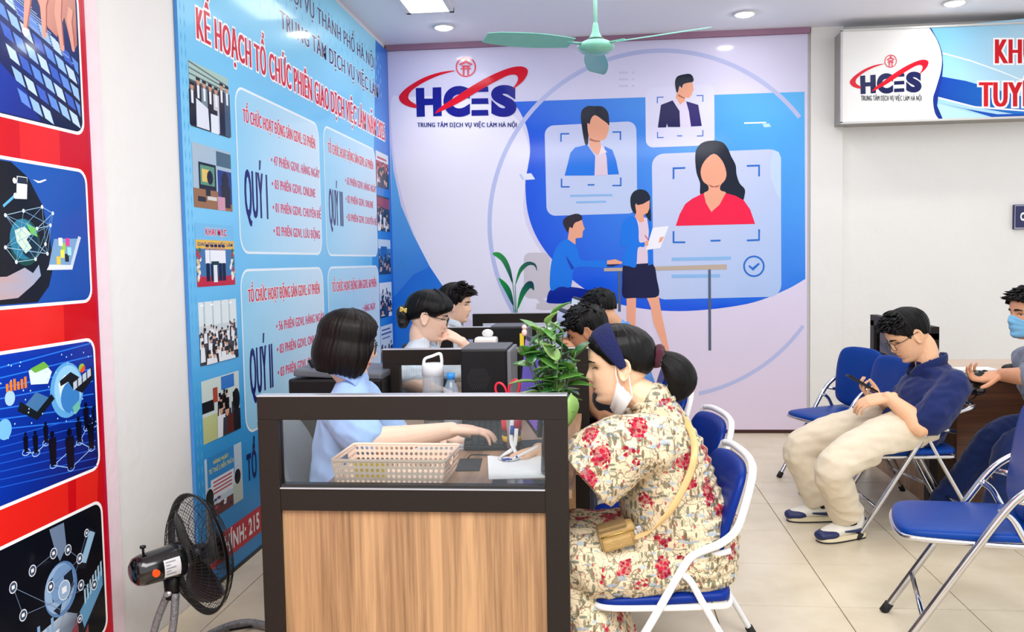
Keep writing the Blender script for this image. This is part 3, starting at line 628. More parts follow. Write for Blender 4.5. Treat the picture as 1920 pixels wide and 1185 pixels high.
# man in the upper card
p.curve(c6([(1083, 280), (1095, 248), (1130, 236), (1165, 233), (1183, 250), (1184, 276), (1150, 283), (1128, 292), (1122, 312), (1108, 300), (1100, 332), (1090, 332)]), DK, 7, 3)
p.poly(c6([(1104, 292), (1118, 312), (1126, 312), (1130, 286), (1180, 279), (1187, 325), (1180, 332), (1175, 352), (1162, 367), (1138, 366), (1140, 385), (1112, 404), (1086, 366), (1096, 332), (1103, 318)]), SK, 6)
p.poly(c6([(1100, 345), (1136, 366), (1136, 372), (1100, 356)]), (170, 100, 80), 6.5)
p.poly(c6([(1068, 380), (1088, 366), (1112, 404), (1140, 382), (1160, 440), (1174, 525), (1110, 528), (1110, 440)]), (226, 216, 240), 7)
p.poly(c6([(988, 531), (1005, 405), (1070, 380), (1108, 440), (1112, 528), (1044, 528), (1038, 508), (1034, 530)]), (24, 20, 84), 8); p.poly(c6([(1145, 385), (1212, 405), (1232, 522), (1172, 525), (1160, 440)]), (40, 30, 110), 8)
# woman in red in the big card
p.curve(c6([(1195, 700), (1203, 650), (1235, 615), (1290, 603), (1345, 612), (1375, 645), (1395, 690), (1420, 740), (1425, 790), (1442, 840), (1470, 872), (1470, 905), (1455, 938), (1400, 905), (1340, 892), (1300, 840), (1268, 890), (1224, 902), (1222, 840), (1202, 780)]), DK, 5, 4)
p.curve(c6([(1298, 676), (1345, 715), (1368, 778), (1362, 820), (1336, 852), (1336, 880), (1368, 896), (1330, 960), (1285, 1002), (1250, 955), (1242, 898), (1268, 880), (1266, 852), (1238, 828), (1225, 775), (1245, 720)]), SK, 6, 3)
p.poly(c6([(1266, 846), (1300, 858), (1336, 848), (1320, 862), (1285, 863)]), (170, 100, 80), 6.5)
p.poly(c6([(1087, 1077), (1110, 1010), (1140, 955), (1180, 925), (1242, 895), (1255, 950), (1285, 1000), (1330, 960), (1365, 895), (1420, 910), (1465, 935), (1500, 985), (1528, 1066)]), (244, 18, 72), 8)
def brackets(f, a, b, c, d, e, wd):
    for L in (a, b, c, d): p.line(f(L), wd, BR, 9)
    p.line(f(e), wd, BR, 9)
brackets(c6, [(450, 610), (450, 566), (496, 565)], [(735, 556), (780, 555), (780, 600)], [(453, 815), (453, 860), (498, 860)], [(735, 853), (782, 853), (782, 808)], [(598, 849), (636, 849)], 2.6)
brackets(c6, [(985, 396), (985, 363), (1020, 362)], [(1202, 354), (1238, 353), (1238, 388)], [(986, 555), (986, 587), (1020, 586)], [(1204, 578), (1238, 577), (1238, 545)], [(1094, 577), (1124, 577)], 1.7)
brackets(c6, [(1075, 817), (1075, 757), (1140, 755)], [(1482, 744), (1550, 742), (1550, 802)], [(1075, 1106), (1075, 1168), (1140, 1168)], [(1482, 1158), (1550, 1155), (1550, 1096)], [(1280, 1160), (1336, 1158)], 3.2)
p.line(c6([(500, 910), (735, 905)]), 3.6, LB, 9); p.line(c6([(534, 946), (701, 942)]), 3.6, LB, 9)
p.line(c7([(1014, 243), (1328, 237)]), 6, LB, 9); p.line(c7([(1014, 333), (1270, 330)]), 6, LB, 9)
q = c7([(1449, 280)])[0]; p.ring(q[0], q[1], 18.5, 3.2, BR, 9); p.line(c7([(1423, 277), (1443, 295), (1477, 265)]), 3.4, BR, 9)
for y in (226, 263, 300):
    p.line(c6([(773, y), (822, y)]), 4, (206, 200, 232), 3); p.line(c6([(843, y), (858, y)]), 4, (206, 200, 232), 3)
p.line(c6([(1467, 506), (1590, 503)]), 3, (226, 240, 250), 4); p.poly(c6([(1568, 512), (1605, 508), (1617, 526), (1580, 530)]), (190, 224, 248), 4)
p.poly(c6([(235, 788), (285, 785), (306, 818), (256, 822)]), (232, 234, 248), 4); p.poly(c6([(217, 790), (230, 790), (246, 820), (234, 820)]), (190, 200, 236), 4)
# seated man, table, standing woman
p.poly([(q_[0], q_[1]) for q_ in c7(rrect(232, 208, 370, 450, 34, 4))], (206, 198, 208), 4); p.poly(c7([(300, 450), (325, 448), (375, 478), (520, 472), (555, 490), (555, 505), (330, 512), (296, 505), (300, 478), (318, 474)]), (206, 198, 208), 4)
p.curve(c7([(372, 300), (384, 235), (408, 172), (438, 146), (466, 135), (510, 178), (524, 225), (536, 246), (600, 250), (672, 250), (670, 285), (600, 286), (500, 290), (482, 388), (425, 386), (374, 408)]), BL, 7, 3)
p.poly(c7([(455, 222), (500, 290), (484, 300), (462, 250)]), (10, 60, 180), 7.5)
p.poly(c7([(672, 250), (715, 243), (757, 258), (748, 268), (672, 270)]), SK, 7.6); p.poly(c7([(672, 270), (748, 268), (700, 282), (672, 280)]), (20, 30, 90), 7.5)
p.poly(c7([(470, 62), (490, 62), (500, 46), (540, 34), (546, 60), (555, 84), (545, 92), (541, 128), (506, 132), (505, 166), (464, 136), (470, 100)]), SK, 8)
p.curve(c7([(438, 45), (455, 20), (505, 2), (535, 10), (540, 34), (505, 48), (494, 64), (488, 80), (474, 72), (466, 102), (448, 75)]), (40, 26, 46), 9, 2)
p.curve(c7([(372, 404), (430, 387), (490, 390), (560, 402), (640, 428), (700, 460), (600, 474), (500, 476), (368, 476), (354, 455)]), (0, 36, 150), 6, 3)
p.line(c7([(738, 306), (738, 520)]), 5, (84, 96, 120), 7); p.line(c7([(1214, 297), (1216, 725)]), 5, (84, 96, 120), 9.5)
p.poly(c7([(655, 290), (1305, 270), (1306, 296), (657, 307)]), (190, 172, 156), 9)
p.poly(c7([(775, 446), (826, 448), (824, 520), (822, 600), (778, 596)]), (242, 170, 140), 9.2); p.poly(c7([(880, 440), (945, 432), (952, 480), (962, 540), (986, 650), (1005, 755), (985, 760), (960, 680), (918, 580), (904, 500)]), (242, 170, 140), 9.2)
p.poly(c7([(968, 706), (976, 704), (986, 742), (1006, 756), (1028, 768), (1020, 778), (990, 770), (974, 745)]), (10, 16, 60), 9.4)
p.curve(c7([(762, 262), (835, 268), (915, 268), (936, 350), (946, 434), (880, 448), (820, 447), (758, 444), (753, 370)]), (4, 6, 62), 9.6, 3)
p.poly(c7([(815, 15), (885, 25), (893, 90), (888, 264), (826, 268), (836, 170), (838, 80)]), (230, 206, 222), 9.7)
p.curve(c7([(744, 172), (750, 70), (768, 32), (815, 13), (838, 70), (842, 150), (870, 153), (868, 178), (836, 182), (830, 250), (822, 286), (790, 280), (752, 264), (772, 176)]), BL, 9.8, 3)
p.poly(c7([(884, 28), (905, 55), (914, 120), (912, 190), (916, 268), (890, 276), (886, 180), (894, 90)]), BL, 9.8)
p.curve(c6([(838, 970), (836, 920), (855, 886), (890, 874), (925, 884), (945, 915), (945, 940), (950, 1046), (935, 1040), (900, 990), (872, 1010), (852, 1002)]), DK, 9.3, 3)
p.poly(c6([(866, 952), (876, 962), (905, 955), (942, 934), (941, 980), (930, 1006), (908, 1016), (912, 1052), (888, 1060), (860, 1026), (868, 1000), (862, 965)]), SK, 9.85)
p.poly(c7([(914, 76), (999, 67), (954, 184), (878, 194)]), (244, 242, 250), 10); p.line(c7([(872, 116), (893, 144)]), 1.6, (210, 30, 70), 10.2)
p.poly(c7([(952, 128), (974, 122), (962, 150), (944, 156)]), SK, 10.1); p.poly(c7([(872, 150), (892, 140), (890, 172), (874, 172)]), SK, 10.1)
# printed plant
G1 = (20, 150, 60); G2 = (10, 60, 80)
for L, a in (([(65, 214), (100, 206), (138, 238), (164, 300), (173, 372), (148, 316), (112, 250)], ((70, 220), (170, 360))), ([(302, 306), (294, 268), (252, 256), (208, 292), (186, 384), (216, 316), (256, 276), (288, 278)], ((190, 380), (300, 270))), ([(98, 344), (136, 366), (166, 412), (178, 492), (140, 424)], ((100, 350), (178, 490))), ([(286, 408), (280, 364), (248, 364), (212, 420), (197, 512), (232, 440), (266, 396)], ((200, 500), (286, 380)))):
    p.curve(c7(L), G1, 8, 3, col2=G2, ax=tuple(c7(list(a))))
for L in ([(170, 340), (182, 450), (190, 570)], [(186, 380), (190, 470), (192, 570)], [(176, 480), (184, 570)], [(198, 500), (196, 570)]): p.line(c7(L), 1.5, (90, 140, 130), 7.5)
# logo: letters, caption, ring emblem and red swooshes.  T maps logo space (the mural crop's own axes) to the print
def logo(p, T, navy, layer, cap_col):
    def box(a, b, c, d): return T(a, b)+T(c, d)
    def tx(s_, a, b, c, d, bold):
        (x0, y0), (x1, y1) = T(a, b), T(c, d); p.text(s_, x0, y0, x1, y1, navy, layer, bold)
    def letter(s_, a, b, c, d): tx(s_, a, d, c, b, .07)
    # H
    for L in ([(278, 576), (333, 574), (334, 645), (388, 645), (388, 572), (444, 570), (448, 758), (392, 760), (390, 686), (336, 688), (338, 762), (284, 764)],): p.poly([T(*q_) for q_ in L], navy, layer)
    letter('C', 458, 562, 632, 764)
    for y0, y1 in ((566, 601), (642, 680), (718, 756)): p.poly([T(642, y0+2), T(750, y0), T(753, y1-1), T(642, y1+1)], navy, layer+.2)
    letter('S', 770, 556, 936, 764)
    (x0, y0), (x1, y1) = T(288, 830), T(937, 802); p.text('TRUNG TÂM DỊCH VỤ VIỆC LÀM HÀ NỘI', x0, y0, x1, y1, cap_col, layer, 0, core=True, wide=.04)
    red = (222, 16, 44)
    L1 = [(540, 462), (440, 472), (330, 508), (230, 566), (180, 612), (168, 642), (188, 674), (230, 696), (282, 706), (280, 684), (248, 664), (229, 636), (252, 592), (335, 536), (440, 490)]
    p.curve([T(*q_) for q_ in L1], red, layer+3, 3)
    L2 = [(404, 742), (440, 700), (540, 632), (640, 566), (760, 498), (880, 448), (958, 434), (1002, 448), (1009, 478), (985, 524), (945, 560), (912, 580), (938, 540), (946, 510), (930, 490), (880, 494), (790, 538), (680, 600), (560, 672), (470, 715)]
    p.curve([T(*q_) for q_ in L2], red, layer+3, 3)
    er = (224, 70, 90)
    c_ = [T(605+62*math.cos(2*PI*i/32), 438+62*math.sin(2*PI*i/32)) for i in range(32)]
    wd = abs(T(9, 0)[0]-T(0, 0)[0]); p.line(c_, wd, er, layer+3.5, closed=True)
    for nk_, L in enumerate(([(560, 420), (605, 395), (650, 420), (640, 428), (605, 412), (570, 428)], [(578, 428), (632, 428), (632, 440), (578, 440)], [(585, 440), (597, 440), (597, 492), (585, 492)], [(614, 440), (626, 440), (626, 492), (614, 492)], [(570, 446), (640, 446), (640, 454), (570, 454)], [(596, 384), (614, 384), (614, 396), (596, 396)])):
        p.poly([T(*q_) for q_ in L], er, layer+3.6+.1*nk_)
logo(p, lambda x, y: c5([(x, y)])[0], (22, 28, 140), 11, (30, 40, 120))
p.build('printed_artwork', Mprint_matt, mur)
# ---------------------------------------------------------------- sign box hung under the ceiling at the right
YS = YB-.22
a = onY(1577, 231, YS); b = onY(1576, 58, YS); SX0 = a.x; SZ0 = a.z; SZ1 = b.z; SX1 = onY(2013, 140, YS).x+.004
sg = MB().box(((SX0+SX1)/2, (YS+YB)/2+.02, (SZ0+SZ1)/2), (SX1-SX0, YB-YS+.04, SZ1-SZ0)).build('hanging_sign', mat('sign_side', (150, 146, 140), .5))
tag(sg, 'wide white and blue sign box with red capitals under the ceiling', 'sign')
fr = MB(); th = .014
for (c, d) in (((SX0+SX1)/2, SZ0), ((SX0+SX1)/2, SZ1)): fr.box((c, YS-.004, d), (SX1-SX0+th, .022, th))
for x in (SX0, SX1): fr.box((x, YS-.004, (SZ0+SZ1)/2), (th, .022, SZ1-SZ0))
fr.build('sign_frame', mat('sign_frame_metal', (206, 206, 204), .35), sg)
p = Print(lambda px, py, h: (lambda q_: V((q_.x, YS-.003-h, q_.z)))(onY(px, py, YS)))
c8 = lambda L: [(1490+x*.42198, y*.42198) for x, y in L]
old = p.fn; p.fn = lambda u, v, h: V((u, YS-.003-h, v)); p.rect(SX0, SZ0, SX1, SZ1, (240, 240, 238), 0); p.fn = old
wave = [(597, 124), (632, 180), (652, 245), (650, 310), (628, 390), (614, 440), (622, 500), (640, 530)]
wv = [(q_.x, q_.y) for q_ in spline([(x, y, 0) for x, y in wave], 6)]
R_ = 1240
p.poly(c8(wv+[(R_, 505), (R_, 62)]), (120, 190, 226), 1, (196, 226, 242), (c8([(650, 130)])[0], c8([(1000, 330)])[0]))
p.poly(c8([(650, 340), (760, 360), (900, 400), (1050, 440), (R_, 470), (R_, 520), (1000, 512), (820, 480), (640, 436), (630, 400)]), (14, 60, 160), 2, (30, 130, 216), (c8([(640, 360)])[0], c8([(1150, 500)])[0]))
p.poly(c8([(634, 456), (760, 486), (880, 522), (R_, 520), (R_, 500), (900, 508), (760, 484)]), (20, 80, 180), 2.5); p.poly(c8([(640, 462), (760, 495), (860, 523), (648, 529), (634, 495)]), (180, 222, 240), 2.6)
p.line(c8([(636, 434), (800, 476), (1020, 492), (R_, 480)]), 3, (245, 250, 252), 3); p.line(c8([(650, 235), (780, 270), (920, 320), (1040, 370), (R_, 470)]), 2.5, (235, 246, 250), 3)
p.poly(c8(wv+[(657, 528), (632, 470), (640, 410), (654, 350), (659, 290), (655, 235), (640, 190), (606, 126)]), (20, 50, 140), 4)
def Ts(x, y):
    u = (x-278)/(936-278); v = (y-566)/(764-566)
    return c8([(290+273*u, 333-10*u+(86-5*0)*v)])[0]
logo(p, Ts, (26, 32, 84), 5, (40, 44, 60))
(x0, y0), (x1, y1) = c8([(888, 282), (1075, 176)]); p.text('KHU', x0, y0, x1, y1, (206, 22, 36), 6, 0, WHITE, .05, core=True, wide=.06)
(x0, y0), (x1, y1) = c8([(817, 474), (1140, 366)]); p.text('TUYỂN', x0, y0, x1, y1, (206, 22, 36), 6, 0, WHITE, .05, core=True, wide=.06)
p.build('printed_artwork', Mprint, sg)
# small room plate
a = onY(1899, 430, YB-.0); b = onY(1899, 384, YB-.0)
pl = MB().box((a.x+.14, YB+.002, (a.z+b.z)/2), (.28, .03, b.z-a.z), bev=.003).build('room_plate', mat('plate_blue', (24, 30, 84), .35))
tag(pl, 'small navy blue lettered plate on the white wall at the right', 'plate')
p = Print(lambda u, v, h: V((u, YB-.014-h, v)), .0006)
z0, z1 = a.z, b.z
p.line([(a.x+.008, z0+.008), (a.x+.272, z0+.008), (a.x+.272, z1-.008), (a.x+.008, z1-.008)], .003, (230, 232, 240), 1, closed=True)
p.text('CẦU', a.x+.045, z0+(z1-z0)*.36, a.x+.155, z0+(z1-z0)*.68, (240, 240, 244), 2, .05, core=True)
p.build('lettering', Mprint, pl)
# ================================================================ ceiling lights and fan
Mhot = mat_emit('lamp_face', (255, 253, 248), 60.0)
Mrim = mat('lamp_rim', (228, 228, 228), .4)
def downlight(x, y):
    e = empty('downlight', (x, y, ZC), 0, None, 'ceiling light', 'round downlights in the white ceiling')
    MB().lathe([(.062, 0), (.080, -.001), (.084, -.006), (.080, -.010), (.062, -.010)], seg=28).build('trim_ring', Mrim, e)
    MB().lathe([(.001, -.006), (.063, -.006), (.063, -.012), (.045, -.020), (.001, -.026)], seg=28).build('lamp_lens', Mhot, e)
    return e
def on_ceil(px, py): q_ = onZ(px, py, ZC); return q_.x, q_.y
for (px, py), lb in zip(((832, 50), (1396, 25), (1790, 4)), ('lit round ceiling downlight left of the green fan', 'lit round ceiling downlight right of the green fan', 'lit round ceiling downlight over the hanging sign')):
    x, y = on_ceil(px, py); e = downlight(x, y); e['label'] = lb
    l = bpy.data.lights.new('lamp_beam', 'SPOT'); l.energy = 14; l.spot_size = math.radians(120); l.spot_blend = .7; l.shadow_soft_size = .045; l.color = (1, .97, .92)
    lo = bpy.data.objects.new('lamp_beam', l); COL.objects.link(lo); lo.parent = e; lo.location = (0, 0, -.03)
def panel_light(cx, cy, sx, sy, lb):
    e = empty('panel_light', (cx, cy, ZC), 0, lb, 'ceiling light')
    m = MB()
    for (x, y, a, b) in ((-sx/2, 0, .03, sy+.03), (sx/2, 0, .03, sy+.03), (0, -sy/2, sx+.03, .03), (0, sy/2, sx+.03, .03)): m.box((x, y, -.012), (a, b, .024))
    m.build('panel_frame', Mrim, e); MB().box((0, 0, -.012), (sx-.03, sy-.03, .012)).build('diffuser', mat_emit('panel_face', (250, 252, 255), 6.0), e); return e
x, y = on_ceil(806, 17); panel_light(x, y-.30, .30, .62, 'bright rectangular panel light at the top of the picture left of the fan')
# ceiling fan, pale green, blades at rest
FY = 5.3; hub = onY(1117, 88, FY)
Mfan = mat('fan_green', (126, 196, 172), .3, coat=.3); Mfdk = mat('fan_dark_band', (40, 70, 62), .4)
fan = empty('ceiling_fan', (hub.x, hub.y, hub.z), 0, 'pale green three-blade ceiling fan hung from a rod', 'fan')
MB().lathe([(.012, .42), (.012, .09)], seg=14).build('rod', mat('fan_rod', (150, 205, 186), .35), fan)
MB().lathe([(.001, ZC-hub.z), (.06, ZC-hub.z), (.05, ZC-hub.z-.06), (.016, ZC-hub.z-.1), (.016, .30), (.001, .30)], seg=18).build('ceiling_cup', mat('fan_black', (20, 22, 22), .4), fan)
MB().lathe([(.012, .14), (.018, .115), (.022, .085), (.036, .055), (.050, .045), (.001, .045)][:5], seg=20).build('canopy', Mfan, fan)
MB().lathe([(.046, .046), (.052, .04), (.052, .034), (.03, .03)], seg=24).build('band', Mfdk, fan)
MB().lathe([(.02, .036), (.07, .032), (.098, .018), (.108, .002), (.108, -.004), (.100, -.018), (.078, -.034), (.05, -.044), (.001, -.048)], seg=36).build('motor_housing', Mfan, fan)
for k, ang in enumerate((78, 198, 318)):
    a = math.radians(ang+12); R = Matrix.Rotation(a, 4, 'Z')
    m = MB(); n = 9; top = []
    for i in range(n+1):
        t = i/n; x = .16+.54*t; wd = .050+.020*math.sin(PI*min(1, t*1.1))+.012*t; z = .012-.015*t
        if i == n: wd *= .75
        for s_ in (-1, 1): top.append(V((x, s_*wd, z+s_*wd*.28)))
    vs = [R @ q_ for q_ in top]+[R @ (q_-V((0, 0, .004))) for q_ in top]; o_ = len(top); fs = []
    for i in range(n): fs += [(2*i, 2*i+2, 2*i+3, 2*i+1), (o_+2*i, o_+2*i+1, o_+2*i+3, o_+2*i+2), (2*i, o_+2*i, o_+2*i+2, 2*i+2), (2*i+1, 2*i+3, o_+2*i+3, o_+2*i+1)]
    fs += [(0, 1, o_+1, o_), (2*n, o_+2*n, o_+2*n+1, 2*n+1)]
    bl = m.add(vs, fs).build('blade', mat('blade_green', (120, 196, 178), .4, coat=.2), fan)
    MB().box(R @ V((.14, 0, .012)), (.11, .034, .006), rot=R.to_3x3()).build('blade_bracket', Mfan, bl)
# ================================================================ desk row: partitions and desks
Mframe = mat('dark_brown_laminate', (34, 28, 24), .5, var=.04, scale=6, bump=.05, bscale=300, spec=.22)
Mblk = mat('black_plastic', (11, 11, 13), .4, spec=.3)
Mblk2 = mat('soft_black_plastic', (20, 21, 24), .55, spec=.3, bump=.05, bscale=400)
Mpanel = mat_wood('oak_panel', (116, 84, 56), (190, 150, 108), 2, 1.0, .42, 13)
Mdesk = mat_wood('desk_top_wood', (128, 94, 68), (178, 140, 108), 1, 1.0, .4, 12)
Mglass = mat_glass('clear_glass', (246, 250, 250))
Malu = mat('pale_metal', (196, 198, 204), .3, .6)
Mwhite = mat('white_plastic', (240, 240, 238), .35)
Mchrome = mat('chrome', (205, 205, 208), .16, 1.0, var=.12, scale=18)
Mrub = mat('black_rubber', (22, 22, 23), .7)
def partition(y, x0, x1, label, postl=.06, postr=.065, H=1.026, dark_right=0.0):
    e = empty('partition_screen', ((x0+x1)/2, y+.022, 0), 0, label, 'partition', None)
    cx = (x0+x1)/2; L = x1-x0; D = .044
    def bx(name, xa, xb, za, zb, m, d=D, bev=.002, dy=0): return MB().box(((xa+xb)/2-cx, dy, (za+zb)/2), (xb-xa, d, zb-za), bev=bev).build(name, m, e)
    bx('post', x0, x0+postl, 0, H-.071, Mframe); bx('post', x1-postr, x1, 0, H-.071, Mframe)
    bx('top_rail', x0, x1, H-.071, H-.004, Mframe); bx('top_strip', x0, x1, H-.004, H, Malu, D+.002, .001)
    bx('middle_rail', x0+postl, x1-postr, .690, .757, Mframe, D-.003); bx('bottom_rail', x0+postl, x1-postr, .04, .10, Mframe, D-.003)
    bx('wood_panel', x0+postl, x1-postr, .10, .690, Mpanel, .018, .001)
    xr = x1-postr-dark_right
    bx('glass_pane', x0+postl, xr, .757, H-.071, Mglass, .005, 0)
    bx('glazing_bead', x0+postl, xr, .757, .766, mat('dark_bead', (26, 24, 23), .4), .03, .001, .0)
    bx('bead_lip', x0+postl, xr, .7535, .7575, Malu, D+.001, .001)
    if dark_right: bx('dark_infill', xr, x1-postr, .757, H-.071, Mframe, .02, .001)
    return e
partition(2.45, -.993, -.100, 'nearest brown framed desk partition with glass strip and oak panel')
partition(3.77, -.955, -.060, 'second partition of the desk row, behind the water jug', .075, .10)
partition(5.02, -.93, -.05, 'third partition of the desk row, behind the second black computer tower', .07, .09)
partition(6.32, -.93, -.05, 'farthest partition of the desk row, below the printed plant of the mural', .07, .09)
def desk(y0, y1, x0, x1, label):
    e = empty('desk', ((x0+x1)/2, (y0+y1)/2, 0), 0, label, 'desk', None)
    cx, cy = (x0+x1)/2, (y0+y1)/2
    MB().box((0, 0, .7325), (x1-x0, y1-y0, .025), bev=.002).build('desktop', Mdesk, e)
    MB().box((.08, 0, .42), (.018, y1-y0-.02, .59), bev=.001).build('modesty_panel', Mpanel, e)
    for s_ in (-1, 1): MB().box((0, s_*((y1-y0)/2-.012), .36), (x1-x0-.06, .02, .715), bev=.001).build('end_panel', Mpanel, e)
desk(2.497, 3.767, -.83, -.092, 'wood top desk nearest the camera with keyboard and basket')
desk(3.817, 5.017, -.80, -.075, 'second desk of the row under the tissue box')
desk(5.067, 6.317, -.80, -.07, 'farthest desk of the row in front of the young man')
# ================================================================ folding chairs
Mblue = mat('blue_vinyl', (0, 56, 138), .38, var=.06, scale=9, bump=.06, bscale=500, spec=.18)
Mbluedk = mat('deep_blue_vinyl', (0, 38, 122), .38, var=.06, scale=9, bump=.06, bscale=500, spec=.18)
Mwtube = mat('white_enamel_tube', (232, 232, 234), .28)
def pad(outline, th, fn, puff=.012, n_in=3):
    """a cushion: outline (u, v), domed on both faces"""
    m = MB(); c = V((sum(p_[0] for p_ in outline)/len(outline), sum(p_[1] for p_ in outline)/len(outline))); n = len(outline); rings = []
    prof = [(.0, -th*.5, .90), (.0, -th*.32, 1.0), (0, th*.25, 1.0), (0, th*.5, .955), (0, th*.5+puff*.45, .82), (0, th*.5+puff*.85, .5), (0, th*.5+puff, .2)]
    vs = []
    for (_, h, k) in prof:
        for q_ in outline: u, v = c.x+(q_[0]-c.x)*k, c.y+(q_[1]-c.y)*k; vs.append(fn(u, v, h))
    fs = [[i for i in range(n)][::-1]]
    for r in range(len(prof)-1):
        for i in range(n): fs.append((r*n+i, r*n+(i+1) % n, (r+1)*n+(i+1) % n, (r+1)*n+i))
    fs.append([(len(prof)-1)*n+i for i in range(n)])
    m.add(vs, fs, True); return m
def soft(poly, k=5):
    return [(p_.x, p_.y) for p_ in spline([(a, b, 0) for a, b in poly], k, True)]
def folding_chair(mtube, mpad, s=1.0, label='', group=None, arc=False, seat_in=0.0):
    e = empty('folding_chair', (0, 0, 0), 0, label, 'chair', group)
    W = .215*s
    so = soft([(.225, -.13), (.235, 0), (.225, .13), (.19, .185), (.05, .195), (-.12, .19), (-.19, .165), (-.205, 0), (-.19, -.165), (-.12, -.19), (.05, -.195), (.19, -.185)])
    so = [(a*s, b*s) for a, b in so]
    if arc: so = [(a*1.10+.012, b) for a, b in so]
    pad(so, .030*s, lambda u, v, h: V((u, v, .425*s+h-.006*u/.2)), .010*s).build('seat', mpad, e)
    rim = [V((a*1.0, b*1.0, .405*s)) for a, b in so]; MB().tube(rim, [(.010*s, .009*s)]*len(rim), 8, closed=True, lat=V((0, 0, 1))).build('seat_frame', mtube, e)
    bo = soft([(-.16, .025), (0, .0), (.16, .025), (.195, .12), (.205, .22), (.185, .29), (.12, .315), (0, .32), (-.12, .315), (-.185, .29), (-.205, .22), (-.195, .12)])
    def bfn(u, v, h):
        t = v/.32; x = -.140-.075*t-.02*t*t+.018*(1-(u/.2)**2)*-1
        return V(((x+h*.97)*s, u*s, (.515+v*.98+h*.18)*s))
    if arc:
        bo = [(a*.98, b*1.19) for a, b in bo]
        def bfn(u, v, h):
            t = v/.38; return V(((-.100-.065*t-.014*(1-(u/.2)**2)+h*.97)*s, u*s, (.455+v*.97+h*.2)*s))
    pad([(a, b) for a, b in bo], .026, bfn, .012).build('backrest', mpad, e)
    for sg_ in (-1, 1):
        w = sg_*W
        if arc: pts = [(.285, w, .0), (.18, w, .17), (.02, w, .43), (-.06, w, .55), (-.12, w*1.0, .602), (-.19, w, .632), (-.245, w*.97, .648), (-.272, w*.84, .655), (-.28, w*.5, .657), (-.281, w*.02, .658)]
        else: pts = [(.285, w, .0), (.18, w, .17), (.07, w, .345), (-.035, w, .525), (-.075, w, .573), (-.15, w, .603), (-.20, w, .645), (-.228, w*.99, .72), (-.25, w*.96, .80), (-.258, w*.86, .832)]
        pts = [V(p_)*s for p_ in pts]
        lg = MB().tube(pts, .0125*s, 10, smooth_path=4, lat=V((0, 1, 0))).build('front_leg', mtube, e)
        MB().tube([pts[0]+V((0, 0, .001)), pts[0]+(pts[1]-pts[0]).normalized()*.04*s], .0165*s, 10).build('rubber_foot', Mrub, lg)
        w2 = sg_*(W-(.027 if arc else .008)*s)
        rp = [V(p_)*s for p_ in ((-.03, w2, .515), (-.062, w2, .49), (-.095, w2, .43), (-.15, w2, .33), (-.25, w2, .15), (-.335, w2, .0))]
        rl = MB().tube(rp, .011*s, 10, smooth_path=4, lat=V((0, 1, 0))).build('rear_leg', mtube, e)
        MB().tube([rp[-1]+V((0, 0, .001)), rp[-1]+(rp[-2]-rp[-1]).normalized()*.035*s], .0155*s, 10).build('rubber_foot', Mrub, rl)
        MB().tube([V((-.028, w, .512))*s, V((-.028, w2-sg_*.01, .512))*s], .006*s, 8).build('rivet', Malu, e)
        MB().tube([V((-.07, w, .555))*s, V((-.19, w*.90, .53 if arc else .575))*s], [(.010*s, .003*s)]*2, 8, lat=V((0, 0, 1))).build('hinge_plate', mtube, e)
    MB().tube([V((.19, -W, .155))*s, V((.19, W, .155))*s], .0085*s, 8).build('crossbar', mtube, e)
    MB().tube([V((-.255, -(W-.03*s), .14))*s, V((-.255, W-.03*s, .14))*s], .0085*s, 8).build('crossbar', mtube, e)
    if not arc: MB().tube([V((-.258, -W*.86, .832))*s, V((-.266, -W*.5, .842))*s, V((-.268, 0, .845))*s, V((-.266, W*.5, .842))*s, V((-.258, W*.86, .832))*s], .012*s, 10, smooth_path=4, lat=V((1, 0, 0))).build('top_rail', mtube, e)
    return e
gw = 'blue chairs with white frames along the desks'
cw = folding_chair(Mwtube, Mbluedk, .955, 'blue folding chair with white frame under the woman in the floral dress', gw)
cw.location = (.165, 2.735, 0); cw.rotation_euler.z = math.radians(186)
for x, y, a, lb in ((.195, 3.42, 190, 'empty blue white-framed chair just behind the floral dress'), (.13, 4.15, 186, 'second blue white-framed chair behind the floral dress, below her ponytail'), (.165, 5.3, 180, 'farthest blue white-framed chair, showing only its top beside the ponytail')):
    c = copy_tree(cw); c.location = (x, y, 0); c.rotation_euler.z = math.radians(a); c['label'] = lb
gc = 'chrome waiting chairs at the right'
cc = folding_chair(Mchrome, Mblue, 1.0, 'empty blue chrome chair in the right foreground, cut by the frame', gc, arc=True)
cc.location = (1.322, 3.24, 0); cc.rotation_euler.z = math.radians(166); cc.scale = (1.06,)*3
for x, y, a, lb in ((1.515, 4.665, 181, 'blue chrome chair under the man in navy polo shirt'), (1.47, 5.13, 192, 'blue chrome chair half hidden behind the man in navy'), (1.445, 5.60, 203, 'empty blue chrome chair farthest back, left of the man in navy'), (2.50, 4.55, 95, 'blue chrome chair under the masked man at the right edge')):
    c = copy_tree(cc); c.location = (x, y, 0); c.rotation_euler.z = math.radians(a); c['label'] = lb; c.scale = (1, 1, 1)
